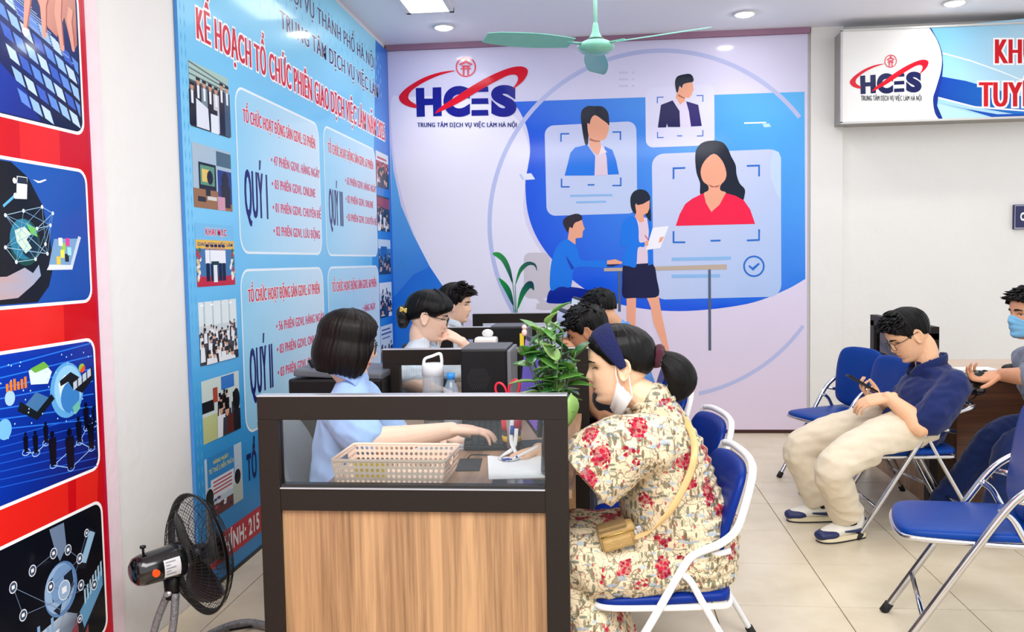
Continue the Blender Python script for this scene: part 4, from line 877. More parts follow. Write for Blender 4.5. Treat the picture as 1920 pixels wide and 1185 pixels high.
# staff swivel chairs
Mgrey = mat('grey_fabric', (112, 116, 122), .9, var=.25, scale=160, bump=.3, bscale=420)
def office_chair(label, group):
    e = empty('office_chair', (0, 0, 0), 0, label, 'chair', group)
    so = soft([(.22, -.16), (.24, 0), (.22, .16), (.15, .225), (-.12, .215), (-.2, .16), (-.21, 0), (-.2, -.16), (-.12, -.215), (.15, -.225)])
    pad(so, .06, lambda u, v, h: V((u, v, .43+h)), .015).build('seat', Mgrey, e)
    bo = soft([(-.17, .03), (0, .0), (.17, .03), (.205, .16), (.20, .30), (.15, .385), (0, .40), (-.15, .385), (-.20, .30), (-.205, .16)])
    def bf(u, v, h): return V((-.20-.10*(max(v, 0)/.4)**1.3+.05*(u/.2)**2+h, u, .45+v))
    bk = pad(bo, .04, bf, .02).build('backrest', Mgrey, e)
    rim = [bf(a*1.03, b*1.02-.004, -.012) for a, b in bo]; MB().tube(rim, .014, 8, closed=True).build('edge_shell', Mblk2, bk)
    MB().tube([(-.05, 0, .39), (-.2, 0, .38), (-.235, 0, .46), (-.24, 0, .6)], [(.03, .008)]*4, 10, smooth_path=5, lat=V((0, 1, 0))).build('back_bracket', Mblk, e)
    MB().tube([(0, 0, .40), (0, 0, .08)], [.03, .026], 14).build('gas_column', Mblk, e)
    for k in range(5):
        a = 2*PI*k/5+.3; t = V((math.cos(a), math.sin(a), 0))
        lg = MB().tube([V((0, 0, .10)), t*.15+V((0, 0, .09)), t*.27+V((0, 0, .065))], [(.025, .02), (.02, .016), (.014, .012)], 10).build('base_leg', Mblk, e)
        MB().box(t*.27+V((0, 0, .028)), (.045, .05, .054), bev=.012).build('castor', Mblk, lg)
    return e
go = 'grey swivel chairs of the staff'
oc = office_chair('grey swivel chair behind the glass, under the woman with bobbed hair', go); oc.location = (-.885, 3.06, 0); oc.rotation_euler.z = math.radians(4)
for x, y, lb in ((-.93, 4.33, 'grey swivel chair under the woman with the gold hair clip'), (-.98, 5.72, 'grey swivel chair under the young man with short hair')):
    c = copy_tree(oc); c.location = (x, y, 0); c['label'] = lb
# ================================================================ second desk with its side screen, right
e = empty('partition_screen', (1.80, 5.72, 0), 0, 'dark framed desk screen behind the head of the man in navy', 'partition')
for (ya, yb, za, zb, nm, m, d) in ((-.70, -.62, 0, .965, 'post', Mframe, .044), (.32, .40, 0, .965, 'post', Mframe, .044), (-.70, .40, .930, 1.0, 'top_rail', Mframe, .044), (-.62, .32, .69, .757, 'middle_rail', Mframe, .04), (-.62, .32, .0, .69, 'wood_panel', Mpanel, .02), (-.62, .32, .757, .930, 'glass_pane', Mglass, .005)):
    MB().box((0, (ya+yb)/2, (za+zb)/2), (d, yb-ya, zb-za), bev=.001 if m != Mglass else 0).build(nm, m, e)
Mdk2 = mat_wood('walnut_panel', (58, 34, 24), (112, 70, 46), 0, 1.0, .4, 13)
e = empty('desk', (2.72, 5.33, 0), 0, 'dark wood desk with pale top behind the masked man', 'desk')
MB().box((0, 0, .7325), (1.62, .72, .025), bev=.002).build('desktop', mat_wood('pale_desk_top', (176, 150, 130), (214, 192, 172), 0, 1.0, .4, 12), e)
MB().box((0, -.30, .37), (1.60, .02, .70), bev=.001).build('front_panel', Mdk2, e)
MB().box((-.79, .03, .36), (.02, .60, .718), bev=.001).build('end_panel', Mdk2, e); MB().box((.79, .03, .36), (.02, .60, .718), bev=.001).build('end_panel', Mdk2, e)
# ================================================================ things on the near desk
DZ = .7455
def perforated(m, fn, u0, u1, v0, v1, nu, nv, th, rad=.33, seg=8):
    """a sheet with round holes, fn(u, v, h)"""
    du = (u1-u0)/nu; dv = (v1-v0)/nv
    for i in range(nu):
        for j in range(nv):
            cu = u0+du*(i+.5); cv = v0+dv*(j+.5); r = rad*min(du, dv); O = []; I = []
            for k in range(seg):
                a = 2*PI*k/seg; ca, sa = math.cos(a), math.sin(a); q_ = 1/max(abs(ca), abs(sa)); O.append((cu+du/2*ca*q_, cv+dv/2*sa*q_)); I.append((cu+r*ca, cv+r*sa))
            vs = [fn(a, b, h) for h in (0, th) for a, b in O+I]
            n = seg; fs = []
            for k in range(n):
                k2 = (k+1) % n; fs += [(k, k2, n+k2, n+k), (2*n+k2, 2*n+k, 3*n+k, 3*n+k2), (n+k, n+k2, 3*n+k2, 3*n+k)]
            # corner triangles
            for sx in (-1, 1):
                for sy in (-1, 1):
                    pass
            m.add(vs, fs)
Mpeach = mat('peach_plastic', (255, 222, 200), .4, var=.03)
e = empty('storage_basket', (-.627, 2.632, DZ), math.radians(-1), 'peach perforated plastic basket on the near desk behind the glass', 'basket')
BW, BD, BH = .172, .118, .082
m = MB(); g = .93
def side(k):
    if k == 0: return lambda u, v, h: V((u*(g+(1-g)*v/BH), -(BD*(g+(1-g)*v/BH))+h, v)), BW
    if k == 1: return lambda u, v, h: V((u*(g+(1-g)*v/BH), (BD*(g+(1-g)*v/BH))-h, v)), BW
    if k == 2: return lambda u, v, h: V((-(BW*(g+(1-g)*v/BH))+h, u*(g+(1-g)*v/BH), v)), BD
    return lambda u, v, h: V(((BW*(g+(1-g)*v/BH))-h, u*(g+(1-g)*v/BH), v)), BD
for k in (0, 1):
    f, hw = side(k); perforated(m, f, -hw, hw, .004, BH-.008, 21, 4, .002, .34)
for k in (2, 3):
    f, hw = side(k); perforated(m, f, -hw, -.034, .004, BH-.008, 5, 4, .002, .34); perforated(m, f, .034, hw, .004, BH-.008, 5, 4, .002, .34); perforated(m, f, -.034, .034, .004, BH-.046, 4, 2, .002, .34)
    m.add([f(u, v, h) for h in (0, .002) for u, v in ((-.034, BH-.016), (.034, BH-.016), (.034, BH-.008), (-.034, BH-.008))], [(0, 1, 2, 3), (7, 6, 5, 4), (0, 4, 5, 1)])
m.box((0, 0, .001), (BW*2*g, BD*2*g, .003)); m.build('basket_walls', Mpeach, e)
rim = [V((a, b, BH-.005)) for a, b in rrect(-BW, -BD, BW, BD, .012, 3)]
MB().tube(rim, [(.005, .0035)]*len(rim), 8, closed=True, lat=V((0, 0, 1))).build('rim', Mpeach, e)
MB().box((-.055, -BD*.93+.006, .045), (.10, .002, .045)).build('yellow_label', mat('yellow_paper', (250, 222, 40), .6), e)
# keyboard
kx, ky, ka = -.437, 3.235, math.radians(97.5)
e = empty('keyboard', (kx, ky, DZ), ka, 'black computer keyboard under the typing hands', 'keyboard')
MB().box((0, 0, .010), (.45, .150, .016), rot=Matrix.Rotation(.03, 3, 'X'), bev=.005).build('keyboard_body', Mblk2, e)
m = MB()
for r in range(6):
    n = 15 if r < 5 else 9; 
    for i in range(18):
        if r == 0 and i in (2, 10): continue
        wd = .0215
        if r == 5 and 4 <= i <= 8: continue
        m.box((-.205+.0241*i, .058-.0232*r, .0225-.0007*r), (wd, .0195, .007), bev=.0015)
m.box((-.06, .058-.0232*5, .019), (.11, .0195, .007), bev=.0015)
tag(m.build('keycaps', mat('keycap_black', (30, 31, 35), .45), e), kind='stuff')
# papers, phone, mat
def sheet(name, x, y, rz, sx, sy, z, m, label, cat, n=6, curl=.003, th=.0008):
    b = MB(); vs = []
    for s_ in (0, 1):
        for i in range(n+1):
            for j in range(n+1):
                u = i/n-.5; v = j/n-.5; vs.append(V((u*sx, v*sy, s_*th+curl*(abs(u)*2)**3*(.5+v))))
    fs = []; k = (n+1)**2
    for i in range(n):
        for j in range(n):
            a = i*(n+1)+j; fs += [(k+a, k+a+n+1, k+a+n+2, k+a+1), (a, a+1, a+n+2, a+n+1)]
    for i in range(n):
        for (p_, q_) in ((i, i+1), ((n)*(n+1)+i, n*(n+1)+i+1), (i*(n+1), (i+1)*(n+1)), (i*(n+1)+n, (i+1)*(n+1)+n)): fs.append((p_, q_, k+q_, k+p_))
    o = b.add(vs, fs).build(name, m, None, (x, y, z)); o.rotation_euler.z = rz; return tag(o, label, cat)
Mpaper = mat('white_paper', (246, 246, 246), .7, var=.02)
sheet('paper', -.262, 2.775, math.radians(8), .21, .30, DZ, Mpaper, 'white paper sheet on the near desk under the writing hand', 'paper', curl=.006)
pp = sheet('printed_form', -.60, 3.16, math.radians(14), .21, .29, DZ, Mpaper, 'printed form lying under the left forearm beside the keyboard', 'paper')
m = MB()
for k in range(14): m.box((.0-.02*(k % 3), -.12+.017*k, .0013+.0002), (.15-.03*(k % 4), .005, .0006))
m.build('printed_lines', mat('grey_ink', (150, 152, 160), .7), pp)
ph = MB().box((0, 0, .0045), (.155, .075, .008), bev=.003).build('smartphone', Mblk, None, (-.25, 2.545, DZ)); ph.rotation_euler.z = math.radians(3)
tag(ph, 'dark grey smartphone lying on the desk just behind the glass', 'phone')
MB().box((0, 0, .0088), (.150, .070, .0007)).build('screen', mat('phone_glass', (66, 68, 76), .08), ph)
o = MB().box((0, 0, .0012), (.075, .17, .0024), bev=.001).build('card_reader', Mblk2, None, (-.432, 2.80, DZ)); o.rotation_euler.z = .08; tag(o, 'flat black pad on the desk between basket and paper', 'pad')
MB().tube([(-.01, .07, .006), (.0, .10, .010), (.03, .12, .006), (.06, .12, .004)], .0025, 6, smooth_path=4).build('cable', Mblk, o)
# computer towers, monitors
def tower(x0, y0, sx, sy, sz, label, z=DZ, sticker=False):
    e = empty('computer_tower', (x0+sx/2, y0+sy/2, z), 0, label, 'computer', None)
    MB().box((0, 0, sz/2), (sx, sy, sz), bev=.006).build('case', Mblk, e)
    MB().box((0, .0, sz+.002), (sx*.98, sy*.98, .006), bev=.002).build('top_cover', mat('grey_top_mesh', (86, 88, 92), .5, bump=.3, bscale=500), e)
    MB().box((sx/2+.008, 0, sz/2), (.016, sy, sz*.98), bev=.005).build('front_bezel', mat('grey_bezel', (112, 114, 118), .4), e)
    m = MB()
    for i in range(11):
        for j in range(11):
            u = (i-5)*.0085+(.004 if j % 2 else 0); v = (j-5)*.0075
            if abs(u)*.87+abs(v)*.5 < .042 and abs(v) < .038: m.tube([(-sx*.12+u, -sy/2-.0006, sz*.62+v), (-sx*.12+u, -sy/2+.002, sz*.62+v)], .0021, 6)
    tag(m.build('vent_holes', mat('vent_grey', (44, 46, 52), .5), e), kind='stuff')
    if sticker: MB().box((sx/2-.02, -sy/2-.001, sz*.72), (.022, .002, .10)).build('yellow_sticker', mat('yellow_paper', (250, 222, 40), .6), e)
    return e
tower(-.562, 3.47, .185, .27, .305, 'black computer tower with hexagon vent on the near desk')
tower(-.60, 4.72, .19, .26, .30, 'second black computer tower with yellow sticker beside the tissue box', sticker=True)
def monitor(p0, p1, ztop, zbot, label, scr, zd=DZ):
    """screen from p0 (left as the user sees it) to p1, facing the left of the line p0->p1"""
    p0 = V(p0); p1 = V(p1); c = (p0+p1)/2; L = (p1-p0).length; a = math.atan2(p1.y-p0.y, p1.x-p0.x)
    e = empty('monitor', (c.x, c.y, zd), a, label, 'monitor', None); h = ztop-zbot; zc = (ztop+zbot)/2-zd
    tl = Matrix.Rotation(math.radians(6), 3, 'X')
    MB().box((0, -.018, zc), (L, .030, h), rot=tl, bev=.006).build('bezel', Mblk, e)
    MB().box((0, .0, zc+.006), (L-.022, .0035, h-.036), rot=tl).build('screen', scr, e)
    MB().box((0, -.04, zc-.02), (L*.5, .03, h*.5), rot=tl, bev=.01).build('rear_housing', Mblk, e)
    MB().tube([(0, -.06, .01), (0, -.06, zc)], [(.03, .012)]*2, 10, lat=V((1, 0, 0))).build('stand_neck', Mblk, e)
    MB().box((0, -.05, .006), (.22, .16, .012), bev=.005).build('stand_base', Mblk, e); return e
def scrmat(name, c1, c2, s):
    if name in MATS: return MATS[name]
    m, t, b = nt(name); tc = N(t, 'ShaderNodeTexCoord'); br = N(t, 'ShaderNodeTexBrick', Scale=9.0); t.links.new(tc.outputs['Generated'], br.inputs['Vector'])
    mp = N(t, 'ShaderNodeMapping'); t.links.new(tc.outputs['Generated'], mp.inputs[0]); mp.inputs['Rotation'].default_value = (PI/2, 0, 0); t.links.new(mp.outputs[0], br.inputs['Vector'])
    br.inputs['Color1'].default_value = lin(c1)+(1,); br.inputs['Color2'].default_value = lin(c1)+(1,); br.inputs['Mortar'].default_value = lin(c2)+(1,); br.inputs['Mortar Size'].default_value = .012
    t.links.new(br.outputs['Color'], b.inputs['Emission Color']); b.inputs['Emission Strength'].default_value = s; b.inputs['Base Color'].default_value = (.01, .01, .012, 1); b.inputs['Roughness'].default_value = .2
    MATS[name] = m; return m
monitor((-.200, 2.81), (-.298, 3.27), 1.122, .83, 'monitor with purple screen turned toward the woman with bobbed hair', scrmat('screen_purple', (92, 76, 172), (116, 104, 190), .75))
monitor((-.17, 4.18), (-.245, 4.62), 1.15, .85, 'second monitor, showing a pale strip of screen behind the plant', scrmat('screen_grey', (150, 158, 190), (110, 120, 150), .8))
monitor((-.15, 5.45), (-.21, 5.85), 1.16, .86, 'farthest monitor in front of the young man', scrmat('screen_pale', (180, 190, 205), (120, 140, 170), .8))
# water jug and bottle
Mclear = mat_glass('clear_plastic', (236, 240, 242), .05)
Mwater = mat_glass('water', (232, 242, 248))
e = empty('water_jug', (-.673, 3.46, DZ), 0, 'clear water jug with white flip-handle lid', 'jug')
MB().lathe([(.001, 0), (.036, 0), (.041, .006), (.042, .20), (.040, .214), (.0385, .214), (.0405, .2), (.0395, .008), (.001, .004)], seg=28).build('jug_body', mat_milky('milky_plastic', (232, 234, 234), .26), e)
MB().lathe([(.001, .005), (.0385, .008), (.039, .05), (.001, .0505)], seg=24).build('water', Mwater, e)
MB().lathe([(.043, .205), (.044, .245), (.040, .254), (.001, .254)], seg=28).build('lid', Mwhite, e)
MB().tube([(-.036, 0, .25), (-.030, 0, .272), (.0, 0, .283), (.030, 0, .292), (.037, 0, .27), (.037, 0, .245)], [(.012, .006)]*6, 10, smooth_path=5, lat=V((0, 1, 0))).build('carry_handle', Mwhite, e)
MB().lathe([(.0424, .03), (.0428, .03), (.0428, .14), (.0424, .14)], seg=28).build('drop_label', mat_glass('label_film', (235, 235, 235), .3), e)
m = MB(); m.tube([V((.0432*math.cos(a), .0432*math.sin(a), z)) for a, z in [(-1.95+.35*math.sin(2*PI*k/16)*(1.0 if k < 9 else .8), .085+.045*math.cos(2*PI*k/16)) for k in range(16)]], .001, 6, closed=True); m.build('printed_mark', Mwhite, e)
e = empty('water_bottle', (-.592, 3.405, DZ), 0, 'small water bottle with blue cap and label beside the jug', 'bottle')
MB().lathe([(.001, 0), (.026, 0), (.031, .006), (.031, .135), (.028, .16), (.017, .185), (.0145, .192), (.0145, .206), (.001, .206)], seg=24).build('bottle_body', mat_milky('bottle_plastic', (206, 228, 242), .35), e)
MB().lathe([(.016, .197), (.0165, .222), (.001, .223)], seg=20).build('cap', mat('cap_blue', (40, 140, 220), .4), e)
def labelmat():
    m, t, b = nt('bottle_label'); tc = N(t, 'ShaderNodeTexCoord'); n = N(t, 'ShaderNodeTexNoise', Scale=70.0, Detail=2.0); t.links.new(tc.outputs['Object'], n.inputs['Vector'])
    r = N(t, 'ShaderNodeValToRGB'); t.links.new(n.outputs['Fac'], r.inputs[0]); e_ = r.color_ramp.elements; e_[0].position = .47; e_[0].color = lin((30, 110, 190))+(1,); e_[1].position = .56; e_[1].color = lin((200, 228, 242))+(1,)
    t.links.new(r.outputs[0], b.inputs['Base Color']); b.inputs['Roughness'].default_value = .3; return m
MB().lathe([(.0313, .06), (.0317, .06), (.0317, .132), (.0313, .132)], seg=24).build('label', labelmat(), e)
# pen cup with scissors
e = empty('pen_cup', (-.318, 3.04, DZ), 0, 'dark pen cup with red rim and yellow band', 'cup')
MB().lathe([(.001, 0), (.030, 0), (.034, .095), (.031, .095), (.028, .004), (.001, .004)], seg=24).build('cup_body', mat('cup_dark', (70, 60, 52), .3), e)
MB().lathe([(.0335, .07), (.0355, .07), (.0365, .105), (.034, .105)], seg=24).build('red_rim', mat('cup_red', (214, 40, 46), .35), e)
MB().lathe([(.0315, .03), (.0335, .031), (.0342, .05), (.032, .05)], seg=24).build('yellow_band', mat('yellow_band', (226, 180, 40), .5), e)
e = empty('scissors', (-.325, 3.0, .0), math.radians(-12), 'red handled scissors standing up above the partition edge', 'scissors')
Mred = mat('red_plastic', (226, 34, 62), .35)
for s_, tx in ((-1, -.10), (1, .22)):
    b = MB().tube([V((.002*s_, 0, DZ+.012)), V((-.003*s_, 0, .87)), V((.006*s_, 0, .925))], [(.004, .0012), (.007, .0012), (.005, .003)], 8, lat=V((1, 0, 0))).build('blade', Malu, e)
    ctr = V((.024*s_, .0, .962+.006*s_)); ring_ = [ctr+V((.019*math.cos(a)*1+.006*s_*math.sin(a), 0, .027*math.sin(a))) for a in [2*PI*k/20 for k in range(20)]]
    MB().tube(ring_, .0042, 8, closed=True).build('handle', Mred, b)
# blue tape roll, badge with lanyard
o = MB().lathe([(.022, 0), (.036, 0), (.036, .045), (.022, .045), (.022, .0)], seg=24).build('tape_roll', mat('tape_blue', (30, 96, 190), .35), None, (-.30, 3.66, DZ)); tag(o, 'blue tape roll behind the keyboard', 'tape')
e = empty('badge_lanyard', (-.312, 2.95, DZ), 0, 'white and blue lanyard hanging in loops beside the keyboard', 'lanyard')
pts = [V((.012, -.0, .205)), V((.006, 0, .12)), V((.002, -.005, .05)), V((.02, -.03, .012)), V((.03, -.08, .006)), V((.0, -.11, .005)), V((-.03, -.08, .006)), V((-.02, -.03, .008)), V((.012, -.01, .03)), V((.02, .0, .09))]
MB().tube(pts, [(.007, .001)]*len(pts), 8, smooth_path=5, lat=V((1, .2, 0))).build('strap', Mwhite, e)
MB().tube([V((.0075, -.002, .10)), V((.0045, -.003, .07))], [(.0078, .0018)]*2, 8, lat=V((1, .2, 0))).build('blue_sleeve', mat('strap_blue', (30, 60, 150), .5), e)
MB().box((-.005, -.10, .007), (.03, .022, .004), rot=Matrix.Rotation(.5, 3, 'Z'), bev=.001).build('clip', mat('strap_blue', (30, 60, 150), .5), e)
# tissue box on the second desk, small figure on the monitor
e = empty('tissue_box', (-.60, 4.55, DZ), 0, 'clear tissue box with white cap and pink side on the second desk', 'box')
MB().box((0, 0, .115), (.105, .085, .22), bev=.008).build('box_body', mat('pale_lilac_plastic', (210, 200, 226), .25), e)
MB().box((0, 0, .243), (.115, .095, .04), bev=.014).build('cap', Mwhite, e); MB().ball((.008, 0, .282), (.03, .02, .022)).build('tissue', Mwhite, e)
o = MB().ball((0, 0, .013), (.010, .010, .014)).ball((0, 0, .033), .0095).build('desk_figurine', mat('pale_skin_plastic', (236, 200, 190), .4), None, (-.287, 3.255, 1.122)); tag(o, 'tiny pale figurine on top of the nearest monitor', 'figurine')
# printer on a low side cabinet by the blue wall
e = empty('side_cabinet', (-1.15, 3.78, 0), 0, 'low brown side cabinet behind the woman with bobbed hair', 'cabinet')
MB().box((0, 0, .33), (.42, .46, .66), bev=.003).build('body', Mdesk, e); MB().box((.0, -.235, .33), (.38, .012, .60), bev=.002).build('door', Mpanel, e)
e = empty('printer', (-1.12, 3.78, .66), 0, 'black printer with grey lid behind the woman with bobbed hair', 'printer')
MB().box((0, 0, .13), (.40, .36, .26), bev=.012).build('printer_body', Mblk, e)
MB().box((.01, .0, .275), (.38, .34, .03), rot=Matrix.Rotation(.05, 3, 'Y'), bev=.008).build('lid', mat('printer_grey', (92, 96, 104), .4), e)
for k in (0, 1): MB().box((-.125+.035*k, -.05, .308), (.012, .09, .05), rot=Matrix.Rotation(-.5, 3, 'Y'), bev=.002).build('paper_guide', Mblk, e)
# right desk: mouse, dark device, white tablet, pink and orange bits
o = MB().ball((0, 0, .012), (.058, .035, .024)).build('computer_mouse', Mblk, None, (2.26, 5.15, DZ)); tag(o, 'black computer mouse on the pale desk top at the right', 'mouse')
MB().box((.02, 0, .034), (.03, .006, .004), bev=.002).build('wheel', Mchrome, o)
o = MB().box((0, 0, .012), (.20, .12, .022), bev=.004).build('tablet', Mwhite, None, (2.02, 5.06, DZ)); tag(o, 'white tablet lying on the desk edge behind the navy polo', 'tablet')
MB().box((0, 0, -.001), (.21, .13, .006), bev=.002).build('dark_case', Mblk, o)
e = empty('desk_phone', (2.50, 5.25, DZ), .4, 'black rounded device on the desk behind the masked man', 'device')
MB().box((0, 0, .05), (.18, .14, .10), bev=.03).build('device_body', Mblk2, e); MB().tube([(-.08, -.03, .11), (0, -.03, .13), (.08, -.03, .11)], .02, 10, smooth_path=4).build('handset', Mblk, e)
# ================================================================ potted zz plant on the near desk
e = empty('zz_plant', (-.150, 2.69, DZ), 0, 'glossy green zz plant rising behind the near partition', 'plant')
Mleaf = mat('zz_leaf', (78, 134, 54), .25, var=.35, scale=14, coat=.3); Mleaf2 = mat('zz_leaf_light', (140, 182, 98), .28, var=.25, scale=14, coat=.3); Mleaf3 = mat('zz_leaf_dark', (40, 92, 42), .25, var=.3, scale=14, coat=.3)
Mstem = mat('zz_stem', (72, 104, 54), .4)
MB().lathe([(.001, 0), (.040, 0), (.044, .01), (.040, .10), (.034, .15), (.036, .165), (.033, .165), (.031, .15), (.037, .1), (.040, .012), (.001, .006)], seg=24).build('glass_vase', mat_glass('vase_glass', (222, 240, 228)), e)
lm = MB(); n = 7; vs = []; fs = []
for i in range(n+1):
    t = i/n; wd = .0155*math.sin(PI*min(1, t**.8*1.0))**.8*(1.05-.25*t) if 0 < t < 1 else .0005; x = .056*t; zz = -.010*t*t
    vs += [V((x, -wd, zz+wd*.35)), V((x, 0, zz)), V((x, wd, zz+wd*.35))]
for i in range(n): fs += [(3*i, 3*i+3, 3*i+4, 3*i+1), (3*i+1, 3*i+4, 3*i+5, 3*i+2)]
lms = []
for mm in (Mleaf, Mleaf2, Mleaf3):
    o = MB().add(vs, fs, True).build('leaf', mm); sm = o.modifiers.new('thick', 'SOLIDIFY'); sm.thickness = .0012
    dg = bpy.context.evaluated_depsgraph_get(); lms.append(bpy.data.meshes.new_from_object(o.evaluated_get(dg))); bpy.data.objects.remove(o)
random.seed(11)
def leaf(parent, pos, direction, up, sc, mesh):
    x = V(direction).normalized(); z = V(up); z = (z-x*z.dot(x)).normalized(); y = z.cross(x)
    o = bpy.data.objects.new('leaf', mesh); COL.objects.link(o); o.parent = parent
    o.matrix_local = Matrix.LocRotScale(V(pos), Matrix((x, y, z)).transposed().to_quaternion(), V((sc, sc, sc))); return o
stems = [(-.055, -.02, .45, 8), (.035, .02, .44, 8), (-.085, .03, .40, 8), (.080, -.02, .38, 8), (-.01, .05, .49, 8), (.05, .07, .37, 7), (-.05, .08, .39, 7), (.01, -.05, .42, 9), (.06, -.05, .33, 7), (-.07, -.05, .35, 8), (-.02, -.02, .47, 8), (.07, .04, .36, 7), (-.095, -.01, .37, 7), (.02, -.07, .36, 8), (-.035, .01, .43, 8)]
for (dx, dy, hh, nl) in stems:
    dx *= .88; b0 = V((dx*.15, dy*.15, .05)); tip = V((dx, dy, hh)); mid = V((dx*.42, dy*.42, hh*.58))
    path = spline([b0, b0.lerp(mid, .5)+V((0, 0, .02)), mid, tip], 6)
    st = MB().tube(path, [.0050-.0032*i/(len(path)-1) for i in range(len(path))], 6).build('stem', Mstem, e)
    for k in range(nl):
        t = .52+.46*k/(nl-1); i = min(len(path)-2, int(t*(len(path)-1))); f = t*(len(path)-1)-i; pos = path[i].lerp(path[i+1], f); tg = (path[i+1]-path[i]).normalized()
        sd = V((math.cos(k*2.4+dx*40), math.sin(k*2.4+dx*40), 0)); sd = (sd-tg*sd.dot(tg)).normalized()
        if k == nl-1: sd = V((math.cos(k+dx*90), math.sin(k+dx*90), 0))*.8
        dr = sd*.85+tg*.65; leaf(st, pos, dr+V((0, 0, -.25))*(k < nl-1), tg-sd*.5+V((random.uniform(-.3, .3), random.uniform(-.3, .3), .2)), random.uniform(1.1, 1.55)*(1.0 if k > 1 else .8), random.choice([lms[0], lms[0], lms[1], lms[2]]))
# a big drooping leaf past the partition post
st = MB().tube([V((.02, -.02, .17)), V((.052, -.06, .24)), V((.056, -.085, .26))], .003, 6, smooth_path=4).build('stem', Mstem, e)
leaf(st, (.056, -.088, .26), (.02, -.12, -1), (1, -.9, .0), 1.75, lms[1])
# ================================================================ stand fan by the left wall
axis = V((.62, .79, .04)).normalized(); FC = onY(372, 1037, 2.92)
FR = Matrix((axis.cross(V((0, 0, 1))).normalized(), axis.cross(V((0, 0, 1))).normalized().cross(axis), axis)).transposed()      # local z = axis
e = empty('stand_fan', (FC.x-.03, FC.y-.04, 0), 0, 'black floor fan with wire cage facing away by the white wall', 'fan')
O = V((FC.x, FC.y, FC.z))-e.location
fp = lambda x, y, z: O+FR @ V((x, y, z))
Mwire = mat('black_wire', (24, 24, 26), .35)
RC = .205
for nm, sgn in (('front_grille', 1), ('rear_grille', -1)):
    m = MB(); nr = 72
    for k in range(nr):
        a = 2*PI*k/nr; pts = []
        for i in range(7):
            t = i/6; rr_ = .045+(RC-.045)*t; z = sgn*(.012+.062*(1-t**2.4)); tw = .28*(1-t)*sgn
            pts.append(fp(rr_*math.cos(a+tw), rr_*math.sin(a+tw), z))
        m.tube(pts, .0009, 4, caps=False)
    for t in (.0, .22, .4, .58, .74, .88):
        rr_ = .045+(RC-.045)*t; z = sgn*(.012+.062*(1-t**2.4)); m.tube([fp(rr_*math.cos(2*PI*k/48), rr_*math.sin(2*PI*k/48), z) for k in range(48)], .0011, 4, closed=True)
    m.build(nm, Mwire, e)
MB().tube([fp(RC*math.cos(2*PI*k/64), RC*math.sin(2*PI*k/64), 0) for k in range(64)], [(.004, .013)]*64, 8, closed=True, lat=None).build('guard_band', Mblk, e)
m = MB(); prof = [(.001, .084), (.03, .083), (.045, .076), (.045, .07), (.001, .07)]
m.lathe(prof, O, 24, FR); m.build('front_badge', Mblk, e)
for k in range(3):
    m = MB(); a0 = 2*PI*k/3+.4; vs = []; nr = 9; na = 7
    for i in range(nr):
        for j in range(na):
            t = i/(nr-1); s_ = j/(na-1)-.5; rr_ = .03+.145*t; an = a0+s_*(1.0+.35*math.sin(PI*t*.8))+.35*t; vs.append(fp(rr_*math.cos(an), rr_*math.sin(an), .002+s_*.045))
    fs = [(i*na+j, i*na+j+1, (i+1)*na+j+1, (i+1)*na+j) for i in range(nr-1) for j in range(na-1)]
    m.add(vs, fs, True); o = m.build('fan_blade', mat('dark_blade', (28, 30, 34), .3), e); sm = o.modifiers.new('thick', 'SOLIDIFY'); sm.thickness = .002
MB().lathe([(.001, .03), (.03, .028), (.034, .0), (.034, -.03), (.001, -.03)], O, 20, FR).build('blade_hub', Mblk, e)
mo = MB().lathe([(.001, -.235), (.030, -.234), (.046, -.222), (.053, -.20), (.056, -.12), (.060, -.085), (.058, -.065), (.001, -.062)], O, 28, FR).build('motor_housing', mat('gloss_black', (16, 16, 18), .15, coat=.5), e)
# orange switch, label and top knob on the side of the motor that looks at the room
sd = (FR @ V((1, 0, 0))); upv = FR @ V((0, 1, 0))
if sd.dot(V((1, -1, 0))) < 0: sd = -sd
def on_motor(z, ang, r): return O+axis*z+(sd*math.cos(ang)+upv*math.sin(ang)*(1 if upv.z > 0 else -1))*r
MB().tube([on_motor(-.178, -.05, .052), on_motor(-.178, -.05, .064)], .0125, 18).build('orange_switch', mat('orange_plastic', (240, 90, 30), .4), mo)
vs = []; fs = []
for i in range(7):
    for z in (-.148, -.092): vs.append(on_motor(z, -.55+1.05*i/6, .0595+.0012*(z > -.1)*2))
for i in range(6): fs.append((2*i, 2*i+1, 2*i+3, 2*i+2))
lb = MB().add(vs, fs, True).build('rating_label', mat('label_white', (226, 226, 228), .5), mo)
vs = []; fs = []
for r in range(5):
    z0 = -.143; z1 = -.143+(.02 if r % 2 else .034); a0 = .38-.17*r; b = len(vs)
    vs += [on_motor(z, a, .0603+.0012*(z > -.115)) for z in (z0, z1) for a in (a0, a0-.07)]; fs.append((b, b+1, b+3, b+2))
MB().add(vs, fs).build('label_print', mat('grey_ink', (150, 152, 160), .7), mo)
MB().tube([on_motor(-.19, PI/2, .05), on_motor(-.19, PI/2, .075)], .004, 10).tube([on_motor(-.19, PI/2, .074), on_motor(-.19, PI/2, .081)], .010, 14).build('swing_knob', Mblk, mo)
nk = O-axis*.10
MB().tube([nk+V((0, 0, -.04)), nk+V((.0, .0, -.13))], [(.03, .022), (.024, .018)], 12, lat=V((1, 0, 0))).build('neck', Mblk, e)
MB().tube([nk+V((-.005, -.03, -.105)), nk+V((.01, .03, -.105))], .009, 12).build('tilt_bolt', Malu, e)
Mfilm = mat('plastic_wrapped_tube', (120, 118, 120), .22, var=.5, scale=50, bump=.8, bscale=90, coat=.4)
bt = nk+V((0, 0, -.11)); fx, fy = bt.x, bt.y
